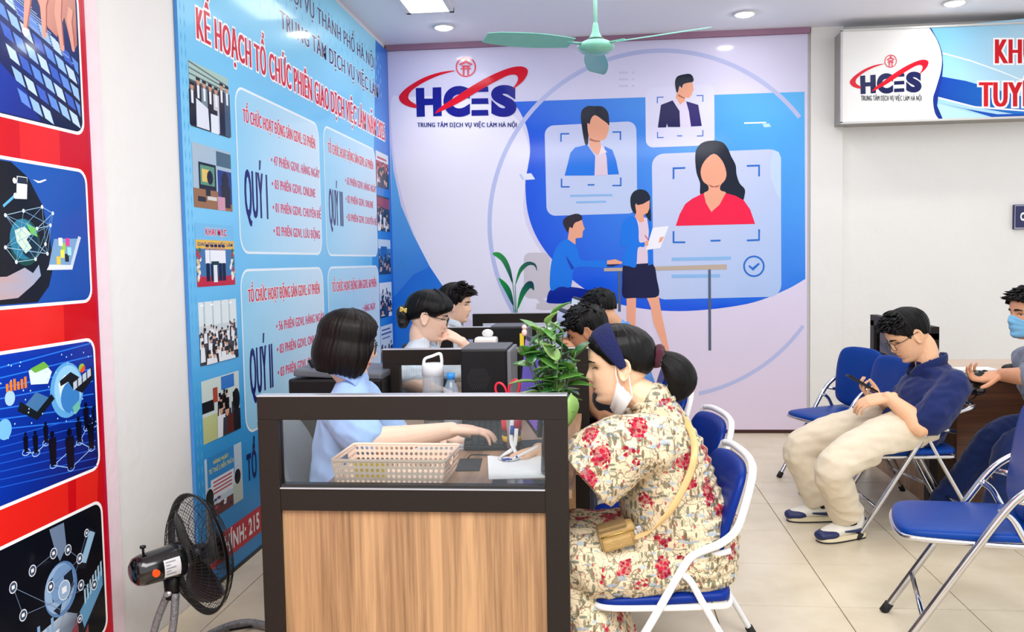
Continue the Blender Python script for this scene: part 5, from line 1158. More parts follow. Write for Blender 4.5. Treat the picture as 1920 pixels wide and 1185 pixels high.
for s_ in (-1, 1):
    off = V((.035*s_, -.01*s_, 0)); MB().tube([bt+off*.4, bt+off+V((-.02, -.02, -.10)), V((fx+off.x*1.2-.05, fy+off.y-.05, .02))], [.014, .013, .013], 10, smooth_path=4).build('stand_leg', Mfilm, e)
ctr = V((fx+.10, fy+.16, .018)); loop = []
for k in range(32):
    a = 2*PI*k/32; ca, sa = math.cos(a), math.sin(a); u = .15*math.copysign(abs(ca)**.6, ca); v = .23*math.copysign(abs(sa)**.6, sa)
    loop.append(ctr+V((u*.85+v*.30, -u*.35+v*.95, 0)))
MB().tube(loop, .016, 10, closed=True).build('base_loop', Mfilm, e)
c0 = O+e.location
cord = [V((-1.40, 3.12, .04)), V((-1.36, 3.22, .012)), V((-1.28, 3.30, .006)), V((-1.18, 3.42, .006)), V((-1.08, 3.50, .006)), V((-.95, 3.54, .006)), V((-.7, 3.56, .006))]
o = MB().tube([q_-V((-1.2, 3.4, 0)) for q_ in cord], .0045, 8, smooth_path=6).build('power_cord', Mblk, None, (-1.2, 3.4, 0)); tag(o, 'thin black power cord running over the tiles from the floor fan', 'cord')
# ================================================================ people: engine
import numpy as np
Z_ = np.array([-.118, -.112, -.100, -.085, -.070, -.055, -.040, -.020, 0, .020, .040, .060, .080, .095, .106, .112])
F_ = np.array([.040, .066, .079, .078, .083, .085, .084, .083, .084, .089, .090, .086, .072, .052, .028, .004])
B_ = np.array([-.005, -.005, -.012, -.025, -.045, -.060, -.074, -.088, -.096, -.101, -.101, -.095, -.080, -.060, -.036, -.006])
W_ = np.array([.018, .030, .042, .050, .055, .0585, .062, .066, .0695, .0725, .074, .072, .063, .048, .028, .004])
ZN = np.array([-.060, -.047, -.041, -.034, -.027, -.020, -.008, .004, .014, .024]); NN = np.array([0, .000, .010, .019, .022, .020, .013, .007, .003, 0])
def sm_interp(z, Z, Y):
    """interpolation with light smoothing"""
    return (np.interp(z-.004, Z, Y)+np.interp(z, Z, Y)*2+np.interp(z+.004, Z, Y))/4
PWR = 2.25
def head_x(y, z, fem=0.0):
    """front surface of the face"""
    w_ = sm_interp(z, Z_, W_)*(1-.04*fem); f = sm_interp(z, Z_, F_)
    q = np.clip(1-np.abs(y/np.maximum(w_, 1e-4))**PWR, 0, 1)**(1/PWR); x = f*q
    return x+face_detail(y, z)
def face_detail(y, z):
    g = lambda c, s_, v: np.exp(-((v-c)/s_)**2)
    sn = np.interp(z, [-.047, -.036, -.02, .02], [.0165, .015, .0105, .0085])
    d = np.interp(z, ZN, NN)*np.exp(-(y/sn)**2)
    d = d - .0105*g(.032, .016, np.abs(y))*g(.001, .011, z) + .0035*g(.028, .022, np.abs(y))*g(.021, .007, z)
    d = d + .0062*np.exp(-(y/.020)**2)*g(-.0555, .0055, z)+.0058*np.exp(-(y/.018)**2)*g(-.070, .0055, z) - .0045*np.exp(-(y/.024)**2)*g(-.0625, .0028, z)
    d = d - .0035*np.exp(-(y/.03)**2)*g(-.082, .006, z) + .005*np.exp(-(y/.022)**2)*g(-.100, .009, z) + .004*g(.038, .018, np.abs(y))*g(-.028, .02, z)
    return d
def head_grid(fem=0.0):
    nz, nc = 72, 88
    zs = np.concatenate([np.linspace(-.117, -.03, 34), np.linspace(-.028, .111, nz-34)])
    th = np.linspace(0, 2*np.pi, nc, endpoint=False); th = th-.42*np.sin(th)*1.0
    vs = []; fs = []
    for z in zs:
        f, b, w_ = (float(sm_interp(z, Z_, T)) for T in (F_, B_, W_)); w_ *= (1-.04*fem)
        c, s_ = np.cos(th), np.sin(th); x = np.where(c > 0, f, -b)*np.sign(c)*np.abs(c)**(2/PWR); y = w_*np.sign(s_)*np.abs(s_)**(2/PWR)
        x = x+np.where(c > 0, np.minimum(1, c*3), 0)*face_detail(y, z)
        vs += [V((float(a), float(b_), float(z))) for a, b_ in zip(x, y)]
    for i in range(len(zs)-1):
        for j in range(nc): fs.append((i*nc+j, i*nc+(j+1) % nc, (i+1)*nc+(j+1) % nc, (i+1)*nc+j))
    fs.append(list(range(nc))[::-1]); fs.append([(len(zs)-1)*nc+j for j in range(nc)])
    return vs, fs
HG = {0: head_grid(0.0), 1: head_grid(1.0)}
def head_M(pos, yaw, pitch=0, roll=0, s=1.0):
    return Matrix.Translation(V(pos)) @ Matrix.Rotation(math.radians(yaw), 4, 'Z') @ Matrix.Rotation(math.radians(pitch), 4, 'Y') @ Matrix.Rotation(math.radians(roll), 4, 'X') @ Matrix.Scale(s, 4)
class Vox(MB):
    def head(s, M, fem=0):
        vs, fs = HG[fem]; s.add([M @ p_ for p_ in vs], fs, True)
        for sy in (-1, 1):      # ears: a dished plate with a thick rim
            R = Matrix.Rotation(sy*-.30, 3, 'Z') @ Matrix.Rotation(-.18, 3, 'Y'); c = V((-.012, sy*.071, -.008)); o = []
            for k in range(20):
                a = 2*PI*k/20; zz = .031*math.sin(a); xx = .0175*math.cos(a)*(1.0 if math.sin(a) > -.2 else .78)
                o.append(c+R @ V((xx-.002, sy*.006, zz)))
            s.tube([M @ q_ for q_ in o], [(.0045*M.to_scale().x,)*2]*20, 8, closed=True)
            s.ball(M @ (c+R @ V((-.001, sy*.001, -.002))), [.015*M.to_scale().x, .005*M.to_scale().x, .026*M.to_scale().x], 14, 8, rot=M.to_3x3().normalized() @ R)
            s.ball(M @ (c+V((.010, sy*.000, -.004))), .0055*M.to_scale().x, 10, 6); s.ball(M @ (c+V((.004, -sy*.0, -.030))), .0075*M.to_scale().x, 10, 6)
    def limb(s, pts, rs, k=5, lat=None, seg=16): return s.tube(pts, rs, seg, smooth_path=k, lat=lat, round_caps=True)
    def hand(s, wrist, fdir, dorsal, side, curls=((25, 30, 20),)*4, spread=1.0, thumb=(.55, .75, -.30, 20), sc=1.0):
        """returns the fingertips; curls per finger index..little in degrees"""
        x = V(fdir).normalized(); z = V(dorsal); z = (z-x*z.dot(x)).normalized(); y = z.cross(x)*(1 if side == 'R' else -1)
        P = lambda a, b, c: V(wrist)+(x*a+y*b+z*c)*sc
        mc = [(.088, .026), (.092, .007), (.087, -.012), (.078, -.030)]; ln = [(.043, .026, .021), (.047, .030, .022), (.043, .028, .021), (.034, .021, .019)]
        fr_ = [.0088, .0090, .0085, .0076]; tips = []
        for (a, b) in mc: s.limb([P(-.005, b*.55, 0), P(.045, b*.85, .003), P(a, b, 0)], [.0150*sc, .0135*sc, .0118*sc], 3)
        s.limb([P(-.03, 0, 0), P(.0, 0, 0), P(.045, -.002, -.003), P(.078, -.002, -.002)], [(.024*sc, .017*sc), (.026*sc, .016*sc), (.036*sc, .0145*sc), (.036*sc, .011*sc)], 3, lat=y)
        for i in range(4):
            c_ = curls[min(i, len(curls)-1)]; a = 0; p0 = V((mc[i][0], mc[i][1], 0)); pts = [V((mc[i][0]-.02, mc[i][1], 0)), p0.copy()]; yaw = math.radians((1.5-i)*4.0*spread)
            for j in range(3):
                a += math.radians(c_[j]); st = V((math.cos(a)*math.cos(yaw), math.cos(a)*math.sin(yaw), -math.sin(a)))*ln[i][j]; p0 = p0+st; pts.append(p0.copy())
            W = [P(*q_) for q_ in pts]; r = fr_[i]*sc; s.limb(W, [r*1.12, r*1.1, r, r*.92, r*.78], 3, seg=12); tips.append(W[-1])
        d = V(thumb[:3]).normalized(); b0 = V((.022, .026, -.006)); b1 = b0+d*.040; cu = math.radians(thumb[3])
        d2 = (d*math.cos(cu)+V((1, -.3, 0)).normalized()*math.sin(cu)).normalized(); b2 = b1+d2*.034; b3 = b2+(d2+V((.25, -.2, 0))).normalized()*.026
        s.limb([P(*q_) for q_ in (V((.004, .012, -.004)), b0, b1, b2, b3)], [.0135*sc, .0145*sc, .0115*sc, .0105*sc, .0085*sc], 3, seg=12); tips.append(P(*b3))
        return tips
    def vox(s, name, voxel, m, parent=None, smooth=3, disp=None, colf=None, sfac=.5, floor=None):
        me = bpy.data.meshes.new(name); me.from_pydata([tuple(p_) for p_ in s.v], [], s.f); me.update()
        bm = bmesh.new(); bm.from_mesh(me); bmesh.ops.recalc_face_normals(bm, faces=bm.faces); bm.to_mesh(me); bm.free()
        o = bpy.data.objects.new(name, me); COL.objects.link(o)
        r = o.modifiers.new('r', 'REMESH'); r.mode = 'VOXEL'; r.voxel_size = voxel; r.use_smooth_shade = True
        if smooth: q_ = o.modifiers.new('s', 'SMOOTH'); q_.factor = sfac; q_.iterations = smooth
        dg = bpy.context.evaluated_depsgraph_get(); me2 = bpy.data.meshes.new_from_object(o.evaluated_get(dg)); me2.name = name
        bpy.data.objects.remove(o); bpy.data.meshes.remove(me)
        me2.materials.clear(); me2.materials.append(m)
        n = len(me2.vertices); co = np.empty(n*3); me2.vertices.foreach_get('co', co); co = co.reshape(-1, 3)
        if disp is not None:
            nn = np.empty(n*3); me2.vertices.foreach_get('normal', nn); nn = nn.reshape(-1, 3); co = co+nn*disp(co)[:, None]
            if floor is not None: co[:, 2] = np.maximum(co[:, 2], floor(co))
            me2.vertices.foreach_set('co', co.ravel())
        if colf is not None:
            c = colf(co); a = me2.color_attributes.new('Col', 'FLOAT_COLOR', 'POINT'); a.data.foreach_set('color', np.concatenate([c, np.ones((n, 1))], 1).ravel())
        me2.polygons.foreach_set('use_smooth', [True]*len(me2.polygons)); me2.update()
        o = bpy.data.objects.new(name, me2); COL.objects.link(o)
        if parent is not None: o.parent = parent
        return o
RNG = np.random.RandomState(4)
def wave_noise(co, freq, n=10, seed=0, aniso=(1, 1, 1)):
    r = np.random.RandomState(seed); out = np.zeros(len(co))
    for i in range(n):
        k = r.normal(size=3)*freq*np.array(aniso); out += np.sin(co @ k+r.uniform(0, 6.28)+1.5*np.sin(co @ (r.normal(size=3)*freq*.4)+r.uniform(0, 6.28)))
    return out/n**.5
def folds(amp, freq, seed=0, aniso=(1, 1, 1)):
    """soft cloth folds: ridged sums of waves"""
    def f(co):
        a = wave_noise(co, freq, 7, seed, aniso); b = wave_noise(co, freq*2.3, 7, seed+1, aniso)
        return amp*((1-np.abs(a))*.8+.35*b-.3)
    return f
def skin_col(M, base, fem=0, lips=None, brows=True):
    Mi = np.array(M.inverted()); c0 = np.array(lin(base))
    lp = np.array(lin(lips)) if lips else c0*np.array([.80, .52, .50])
    def f(co):
        q = co @ Mi[:3, :3].T+Mi[:3, 3]; x, y, z = q[:, 0], q[:, 1], q[:, 2]
        n = wave_noise(co, 38, 8, 5)*.018
        c = np.tile(c0, (len(co), 1))*(1+n)[:, None]
        inh = (x > .045)
        def blend(mask, col): nonlocal c; mask = np.clip(mask, 0, 1)[:, None]; c = c*(1-mask)+col*mask
        g = lambda v, s_: np.exp(-(v/s_)**2)
        blend(inh*g(np.abs(y)-.038, .016)*g(z+.028, .018)*.22, c0*np.array([1.0, .72, .68]))           # cheeks
        zl = -.0625; hw = .0225; up = np.clip(1-(np.abs(y)/hw)**2, 0, 1)
        blend(inh*np.clip(((.0085*up**.6)-np.abs(z-zl+.001))/.0025+.5, 0, 1)*(up > 0)*.85, lp)
        blend(inh*g(z-zl, .0016)*np.clip((.024-np.abs(y))/.004, 0, 1)*.7, c0*np.array([.35, .2, .2]))   # mouth line
        blend(inh*g(np.abs(y)-.009, .0032)*g(z+.0405, .0022)*.6, c0*.3)                                   # nostrils
        return c
    return f
Mskin = mat_attr('skin', .52, var=.05, scale=60, bump=.12, bscale=420, sss=.06, spec=.35)
def face_parts(M, parent, fem=0, open_=1.0, brow=(24, 18, 16), glasses=None):
    """eyes, lashes, brows as children"""
    s = M.to_scale().x
    for sy in (-1, 1):
        c = V((float(head_x(np.array(sy*.0315), np.array(.0), fem))-.0062, sy*.0315, .0005)); m = MB(); R = M.to_3x3().normalized() @ Matrix.Rotation(sy*.30, 3, 'Z')
        m.ball(M @ c, [.0098*s, .0128*s, .0056*open_*s], 22, 12, rot=R)
        o = m.build('eye', mat_attr('eye_surface', .12, var=0, coat=.4), parent); Ri = R.inverted(); C0 = M @ c; vals = []
        for v in o.data.vertices:
            q = Ri @ (v.co-C0)/s; d = math.hypot(q.y+.0005*sy, q.z); cc = lin((236, 230, 226)) if d > .0056 else (lin((38, 22, 16)) if d > .0026 else lin((8, 6, 6))); vals += list(cc)+[1]
        a = o.data.color_attributes.new('Col', 'FLOAT_COLOR', 'POINT'); a.data.foreach_set('color', vals)
        la = []; 
        for k in range(9):
            t = k/8*2-1; y = sy*.0315+t*.0145; z = .0005+.0058*open_*(1-t*t)+(.0012 if t*sy > 0 else -.0012)*abs(t); la.append(M @ V((float(head_x(np.array(y), np.array(z), fem))+.0022+.002*(1-t*t), y, z)))
        MB().tube(la, [(.0013*s*(1-.5*abs(k/4-1)), .0011*s) for k in range(9)], 6).build('eyelash', mat('lash', (16, 12, 12), .6), parent)
        br = []
        for k in range(9):
            t = k/8; y = sy*(.013+.036*t); z = .0205+.005*math.sin(t*2.4)-.004*t; br.append(M @ V((float(head_x(np.array(y), np.array(z), fem))+.0012, y, z)))
        MB().tube(br, [(.0012*s, (.0022+.0022*math.sin(PI*min(1, k/8+.15)))*s*(.8 if fem else 1.15)) for k in range(9)], 8, lat=M.to_3x3() @ V((1, 0, 0))).build('eyebrow', mat('brow_hair', brow, .7), parent)
    if glasses:
        g = MB(); 
        for sy in (-1, 1):
            x0 = .098; lens = [M @ V((x0-.18*max(0, abs(a)-.034), sy*a_, b)) for a, a_, b in [(q_[0], q_[0], q_[1]) for q_ in rrect(.009, -.024, .055, .014, .012, 4)]]
            g.tube(lens, .0016*s, 6, closed=True)
            g.tube([M @ V((.094, sy*.055, .006)), M @ V((.05, sy*.074, .006)), M @ V((-.012, sy*.077, .012)), M @ V((-.03, sy*.076, -.004))], .0017*s, 6, smooth_path=3)
        g.tube([M @ V((.098, -.010, .004)), M @ V((.102, 0, .006)), M @ V((.098, .010, .004))], .0015*s, 6)
        go_ = g.build('glasses', mat('glasses_frame', glasses, .3), parent)
def skull_r(dirs, fem=0):
    """distance from the hair centre to the smooth skull along unit directions"""
    c = np.array([-.005, 0, .010]); lo = np.full(len(dirs), .02); hi = np.full(len(dirs), .16)
    for _ in range(18):
        mid = (lo+hi)/2; p_ = c+dirs*mid[:, None]; z = np.clip(p_[:, 2], -.117, .1119); f = np.interp(z, Z_, F_); b = -np.interp(z, Z_, B_); w_ = np.interp(z, Z_, W_)
        a = np.where(p_[:, 0] > 0, f, b); v = (np.abs(p_[:, 0])/np.maximum(a, 1e-4))**PWR+(np.abs(p_[:, 1])/np.maximum(w_, 1e-4))**PWR
        ins = (v < 1) & (p_[:, 2] < .112) & (p_[:, 2] > -.118); lo = np.where(ins, mid, lo); hi = np.where(ins, hi, mid)
    return lo
def hairmat(name, dark, light, rough=.38):
    if name in MATS: return MATS[name]
    m, t, b = nt(name); uv = N(t, 'ShaderNodeUVMap'); mp = N(t, 'ShaderNodeMapping'); t.links.new(uv.outputs[0], mp.inputs[0]); mp.inputs['Scale'].default_value = (260, 5, 1)
    n = N(t, 'ShaderNodeTexNoise', Scale=1.0, Detail=3.0); t.links.new(mp.outputs[0], n.inputs['Vector']); r = N(t, 'ShaderNodeValToRGB'); t.links.new(n.outputs['Fac'], r.inputs[0])
    e_ = r.color_ramp.elements; e_[0].position = .35; e_[0].color = lin(dark)+(1,); e_[1].position = .75; e_[1].color = lin(light)+(1,); t.links.new(r.outputs[0], b.inputs['Base Color'])
    b.inputs['Roughness'].default_value = rough; b.inputs['Specular IOR Level'].default_value = .2
    bp = N(t, 'ShaderNodeBump', Strength=.5, Distance=.003); t.links.new(n.outputs['Fac'], bp.inputs['Height']); t.links.new(bp.outputs[0], b.inputs['Normal']); MATS[name] = m; return m
Mhair = hairmat('black_hair', (4, 4, 5), (16, 14, 14)); Mhairb = hairmat('brown_black_hair', (6, 5, 5), (32, 23, 20))
def hair(M, parent, edge, thick, drop=None, amp=.0022, seed=1, m=None, name='hair', nphi=144, ntop=26, ndrop=16, bulge=.02, curl=.015, front_push=0.0, spike=0.0):
    """edge: [(azimuth deg, polar deg)] hairline (0 = face side, symmetric); thick: fn(az, t); drop: [(az, metres)] below the hairline"""
    rs = np.random.RandomState(seed); az = np.linspace(0, 360, nphi, endpoint=False); aa = np.minimum(az, 360-az)
    pe = np.interp(aa, [e_[0] for e_ in edge], [e_[1] for e_ in edge]); dr = np.interp(aa, [d[0] for d in drop], [d[1] for d in drop]) if drop else np.zeros(nphi)
    jag = rs.normal(size=nphi); jag = (jag+np.roll(jag, 1)*.5)*1.0; pe = pe+jag*spike
    st = sum(np.sin(np.radians(az)*k+rs.uniform(0, 6.28))*rs.uniform(.4, 1) for k in (9, 14, 23, 31, 44, 57)); st = st/2.2
    fine = rs.normal(size=nphi)*.6
    nd = ndrop if drop else 0; rows = ntop+nd; c = np.array([-.005, 0, .010]); O = []; I = []; UVs = []
    for i in range(rows+1):
        if i <= ntop: t = (i/ntop)
        else: t = 1.0
        ps = np.radians(np.maximum(.4, pe*t)); a = np.radians(az); d = np.stack([np.sin(ps)*np.cos(a), np.sin(ps)*np.sin(a), np.cos(ps)], 1); r = skull_r(d)
        th = np.array([thick(x, t) for x in aa])+amp*(st+fine*.6)*min(1, t*2.2)*(1 if i <= ntop else 1)
        po = c+d*(r+th)[:, None]; pi = c+d*(r-.006)[:, None]
        if front_push: po[:, 0] += front_push*np.clip(np.cos(a), 0, 1)*t**3
        if drop and i <= ntop:      # long hair hangs from the widest ring of the head: never tuck back in above it
            hr = np.hypot(po[:, 0]-c[0], po[:, 1]-c[1]); mxr = np.maximum(mxr, hr) if i else hr; k_ = np.where(dr > .03, mxr/np.maximum(hr, 1e-5), 1); po[:, :2] = c[:2]+(po[:, :2]-c[:2])*k_[:, None]; pcap = po.copy()
        if i > ntop: po = pcap.copy()
        if i > ntop:
            q = (i-ntop)/nd; hz = np.stack([np.cos(a), np.sin(a), np.zeros(nphi)], 1); D = dr*q
            off = (bulge*np.sin(PI*.85*q)-curl*q**3)*np.clip(dr/.08, 0, 1)+fine*.0012*q
            po = po+hz*off[:, None]; po[:, 2] -= D*(1+jag*.012*q); pi = po-hz*(.014*np.clip(dr/.05, 0, 1)+.004)[:, None]
        O.append(po); I.append(pi); UVs.append(i/rows)
    vs = [M @ V(p_) for row in O for p_ in row]+[M @ V(p_) for row in I for p_ in row]; n = nphi; k = (rows+1)*n; fs = []
    for i in range(rows):
        for j in range(n):
            j2 = (j+1) % n; fs.append((i*n+j, (i+1)*n+j, (i+1)*n+j2, i*n+j2)); fs.append((k+i*n+j, k+i*n+j2, k+(i+1)*n+j2, k+(i+1)*n+j))
    for j in range(n): j2 = (j+1) % n; fs.append((rows*n+j, k+rows*n+j, k+rows*n+j2, rows*n+j2))
    o = MB().add(vs, fs, True).build(name, m or Mhair, parent, recalc=True)
    uvl = o.data.uv_layers.new(name='UVMap'); dat = []
    for lp in o.data.loops: vi = lp.vertex_index % k; dat += [(vi % n)/n, UVs[vi//n]]
    uvl.data.foreach_set('uv', dat); return o
def tufts(M, parent, n, az, po, ln, seed, lift=.012, fwd=.8, up=.45, m=None, rad=.0055):
    """short tapered locks that break up a cropped head of hair"""
    rg = random.Random(seed); o = MB(); R3 = M.to_3x3()
    for _ in range(n):
        a = math.radians(rg.uniform(-az, az)); ps = math.radians(rg.uniform(*po)); d = V((math.sin(ps)*math.cos(a), math.sin(ps)*math.sin(a), math.cos(ps))); r = float(skull_r(np.array([[d.x, d.y, d.z]]))[0])
        b0 = V((-.005, 0, .010))+d*(r+lift*.4); t = (V((fwd, 0, 0))+d*up+V((rg.uniform(-.35, .35), rg.uniform(-.5, .5), rg.uniform(-.2, .25)))).normalized(); L = ln*rg.uniform(.6, 1.2)
        p1 = b0+d*lift*.6+t*L*.35; p2 = p1+(t+V((.15, 0, -.35))*.8).normalized()*L*.65
        o.tube([M @ b0, M @ p1, M @ (p1.lerp(p2, .55)), M @ p2], [rad, rad*1.1, rad*.7, rad*.1], 6)
    return o.build('hair_tufts', m or Mhair, parent)
def hair_lock(pts, rs, parent, name, m=None, seg=28, lat=None, seed=0, amp=.08):
    P, R = resample([V(p_) for p_ in pts], [(r if hasattr(r, '__len__') else (r, r)) for r in rs], 6); rg = np.random.RandomState(seed); ph = rg.uniform(-1, 1, seg)
    o = MB(); o.tube(P, R, seg, lat=lat)
    n = len(P)
    for i in range(n):
        for j in range(seg): v = o.v[i*seg+j]; o.v[i*seg+j] = P[i]+(v-P[i])*(1+amp*ph[j])
    ob = o.build(name, m or Mhair, parent); uvl = ob.data.uv_layers.new(name='UVMap'); dat = []
    for lp in ob.data.loops: vi = lp.vertex_index; dat += [(vi % seg)/seg, (vi//seg)/n]
    uvl.data.foreach_set('uv', dat); return ob
# cloth
def clothmat(name, rgb, rough=.85, var=.12, scale=24, weave=.25, stripes=None):
    if name in MATS: return MATS[name]
    m, t, b = nt(name); tc = N(t, 'ShaderNodeTexCoord'); n = N(t, 'ShaderNodeTexNoise', Scale=scale, Detail=4.0); t.links.new(tc.outputs['Object'], n.inputs['Vector']); c = lin(rgb)
    mx = N(t, 'ShaderNodeMix', data_type='RGBA'); t.links.new(n.outputs['Fac'], mx.inputs[0]); mx.inputs[6].default_value = tuple(x*(1-var) for x in c)+(1,); mx.inputs[7].default_value = tuple(min(1, x*(1+var)) for x in c)+(1,)
    last = mx.outputs[2]
    if stripes:
        wv = N(t, 'ShaderNodeTexWave', Scale=stripes[1], bands_direction='X'); t.links.new(tc.outputs['Object'], wv.inputs['Vector']); m2 = N(t, 'ShaderNodeMix', data_type='RGBA'); t.links.new(wv.outputs['Fac'], m2.inputs[0]); t.links.new(last, m2.inputs[6]); m2.inputs[7].default_value = lin(stripes[0])+(1,); last = m2.outputs[2]
    t.links.new(last, b.inputs['Base Color']); b.inputs['Roughness'].default_value = rough; b.inputs['Sheen Weight'].default_value = .15; b.inputs['Specular IOR Level'].default_value = .2
    n2 = N(t, 'ShaderNodeTexNoise', Scale=700.0, Detail=2.0); t.links.new(tc.outputs['Object'], n2.inputs['Vector']); bp = N(t, 'ShaderNodeBump', Strength=weave, Distance=.002); t.links.new(n2.outputs['Fac'], bp.inputs['Height']); t.links.new(bp.outputs[0], b.inputs['Normal'])
    MATS[name] = m; return m
def floral():
    m, t, b = nt('floral_cotton'); L = t.links.new; tc = N(t, 'ShaderNodeTexCoord'); co = tc.outputs['Object']
    wn = N(t, 'ShaderNodeTexNoise', Scale=9.0, Detail=2.0); L(co, wn.inputs['Vector'])
    def math_(op, a, b_=None, c_=None, clamp=False):
        n = N(t, 'ShaderNodeMath', operation=op); n.use_clamp = clamp
        for i, x in enumerate((a, b_, c_)):
            if x is None: continue
            if isinstance(x, (int, float)): n.inputs[i].default_value = x
            else: L(x, n.inputs[i])
        return n.outputs[0]
    def mix(f, a, col):
        n = N(t, 'ShaderNodeMix', data_type='RGBA'); L(f, n.inputs[0]); L(a, n.inputs[6]); n.inputs[7].default_value = lin(col)+(1,); return n.outputs[2]
    base = N(t, 'ShaderNodeMix', data_type='RGBA'); L(wn.outputs['Fac'], base.inputs[0]); base.inputs[6].default_value = lin((212, 193, 160))+(1,); base.inputs[7].default_value = lin((224, 207, 176))+(1,); cur = base.outputs[2]
    # winding stems
    for k, (sc, col, wd) in enumerate(((17.0, (104, 82, 56), .022), (22.0, (86, 94, 78), .021), (27.0, (128, 98, 76), .018), (33.0, (96, 90, 70), .018))):
        n = N(t, 'ShaderNodeTexNoise', Scale=sc, Detail=1.0, Distortion=.5); mp = N(t, 'ShaderNodeMapping'); mp.inputs['Location'].default_value = (k*3.1, k*1.7, 0); L(co, mp.inputs[0]); L(mp.outputs[0], n.inputs['Vector'])
        d = math_('ABSOLUTE', math_('SUBTRACT', n.outputs['Fac'], .5)); f = math_('LESS_THAN', d, wd*.5); cur = mix(math_('MULTIPLY', f, .7), cur, col)
    def cells(scale, stretch, seed):
        mp = N(t, 'ShaderNodeMapping'); mp.inputs['Scale'].default_value = stretch; mp.inputs['Location'].default_value = (seed, seed*.7, seed*1.3); mp.inputs['Rotation'].default_value = (seed*.3, seed*2, seed*.2); L(co, mp.inputs[0])
        v = N(t, 'ShaderNodeTexVoronoi', Scale=scale); L(mp.outputs[0], v.inputs['Vector']); sp = N(t, 'ShaderNodeSeparateColor'); L(v.outputs['Color'], sp.inputs[0]); return v.outputs['Distance'], sp.outputs
    # small pointed leaves: long thin cells at several slants
    for sc, st, sd, col, th, sel in ((62, (1, .5, .30), 1.0, (110, 112, 90), .31, .46), (66, (.30, .5, 1), 2.3, (146, 160, 172), .31, .44), (70, (1, .5, .34), 3.7, (104, 84, 60), .30, .46), (70, (.34, .5, 1), 4.4, (96, 104, 92), .30, .42), (84, (1, .6, .5), 5.1, (168, 60, 70), .27, .16), (52, (.5, .5, 1), 6.6, (164, 176, 186), .30, .24), (74, (1, .5, .32), 7.9, (128, 120, 96), .30, .42)):
        d, c_ = cells(sc, st, sd); f = math_('MULTIPLY', math_('LESS_THAN', d, th), math_('LESS_THAN', c_[0], sel)); cur = mix(math_('MULTIPLY', f, .85), cur, col)
    # red flower heads: clusters of little petals
    for sd, sc, st, sel in ((8.2, 13.5, (1, .8, .66), .50), (11.4, 15.5, (.7, .8, 1), .46)):
        d, c_ = cells(sc, st, sd); pd, pc = cells(86, (1, 1, 1), sd+1); edge = math_('MULTIPLY_ADD', pc[1], .20, d)
        f = math_('MULTIPLY', math_('LESS_THAN', edge, .44), math_('LESS_THAN', c_[0], sel)); gate = math_('LESS_THAN', pd, .50); f = math_('MULTIPLY', f, math_('MULTIPLY_ADD', gate, .3, .7))
        cr_ = N(t, 'ShaderNodeValToRGB'); L(pc[2], cr_.inputs[0]); e_ = cr_.color_ramp.elements; e_[0].color = lin((122, 8, 36))+(1,); e_[1].color = lin((180, 36, 62))+(1,)
        n = N(t, 'ShaderNodeMix', data_type='RGBA'); L(f, n.inputs[0]); L(cur, n.inputs[6]); L(cr_.outputs[0], n.inputs[7]); cur = n.outputs[2]
    L(cur, b.inputs['Base Color']); b.inputs['Roughness'].default_value = .85; b.inputs['Specular IOR Level'].default_value = .2
    n2 = N(t, 'ShaderNodeTexNoise', Scale=18.0, Detail=4.0); L(co, n2.inputs['Vector']); bp = N(t, 'ShaderNodeBump', Strength=.25, Distance=.02); L(n2.outputs['Fac'], bp.inputs['Height']); L(bp.outputs[0], b.inputs['Normal'])
    return m
def person_root(loc, label): return loc, label
def finish(o, label, group=None): o['label'] = label; o['category'] = 'person'; return o
def collar(parent, M, m, pts, w=.03, th=.004, name='collar'):
    """a folded band standing around the neck"""
    MB().tube([V(p_) for p_ in pts], [(w/2, th)]*len(pts), 8, smooth_path=4, lat=V((0, 0, 1))).build(name, m, parent)
# ================================================================ people: poses
def XZ(px, py, Y): q = onY(px, py, Y); return V((q.x, Y, q.z))
UP = V((0, 0, 1)); LATY = V((0, 1, 0))
SK_ASIA = (232, 190, 160); 
# ---------------------------------------------------------------- woman in the floral dress
Mfl = floral()
H = head_M(XZ(1161, 684, 2.73), 180, 6, 0, 1.02)
b = Vox(); b.head(H, 1)
nk0 = H @ V((-.02, 0, -.07)); nk1 = V((.150, 2.73, .955))
b.limb([H @ V((-.015, 0, -.03)), nk0, nk1, V((.165, 2.73, .90))], [.048, .050, .056, .07])
b.tube([(.168, 2.73, .91), (.182, 2.73, .80), (.196, 2.73, .68), (.232, 2.73, .57), (.25, 2.73, .50)], [(.15, .05), (.16, .085), (.165, .11), (.165, .12), (.15, .10)], 24, smooth_path=4, lat=LATY, round_caps=True)
shL = V((.178, 2.59, .855)); elL = XZ(1118, 880, 2.55); wrL = XZ(1100, 836, 2.80)
shR = V((.172, 2.905, .868)); elR = XZ(1100, 868, 2.99); wrR = XZ(1010, 846, 2.95)
b.limb([shL, elL, wrL], [.046, .038, (.029, .026)]); b.limb([shR, elR, wrR], [.046, .040, (.030, .027)])
b.hand(wrL, (-.72, .62, -.12), (.15, -.25, 1), 'L', ((18, 30, 20),)*4, 1.0)
tipsR = b.hand(wrR, (-.90, -.12, -.28), (-.15, .50, .85), 'R', ((42, 45, 20), (48, 50, 25), (52, 55, 30), (55, 60, 30)), .5, (.62, .55, -.55, 35))
for sy in (-1, 1):
    yy = 2.73+sy*.095
    b.limb([V((.22, yy, .515)), V((-.10, yy, .515)), V((-.06, yy, .30)), V((.00, yy, .09))], [.055, .045, .045, .035]); b.limb([V((.01, yy, .07)), V((-.06, yy, .04)), V((-.14, yy, .03))], [.036, .036, .026])
W1 = b.vox('person', .0033, Mskin, None, 2, colf=skin_col(H, (236, 192, 158), 1, (196, 110, 104)))
finish(W1, 'woman in floral dress with blue headband, leaning over the near desk and writing')
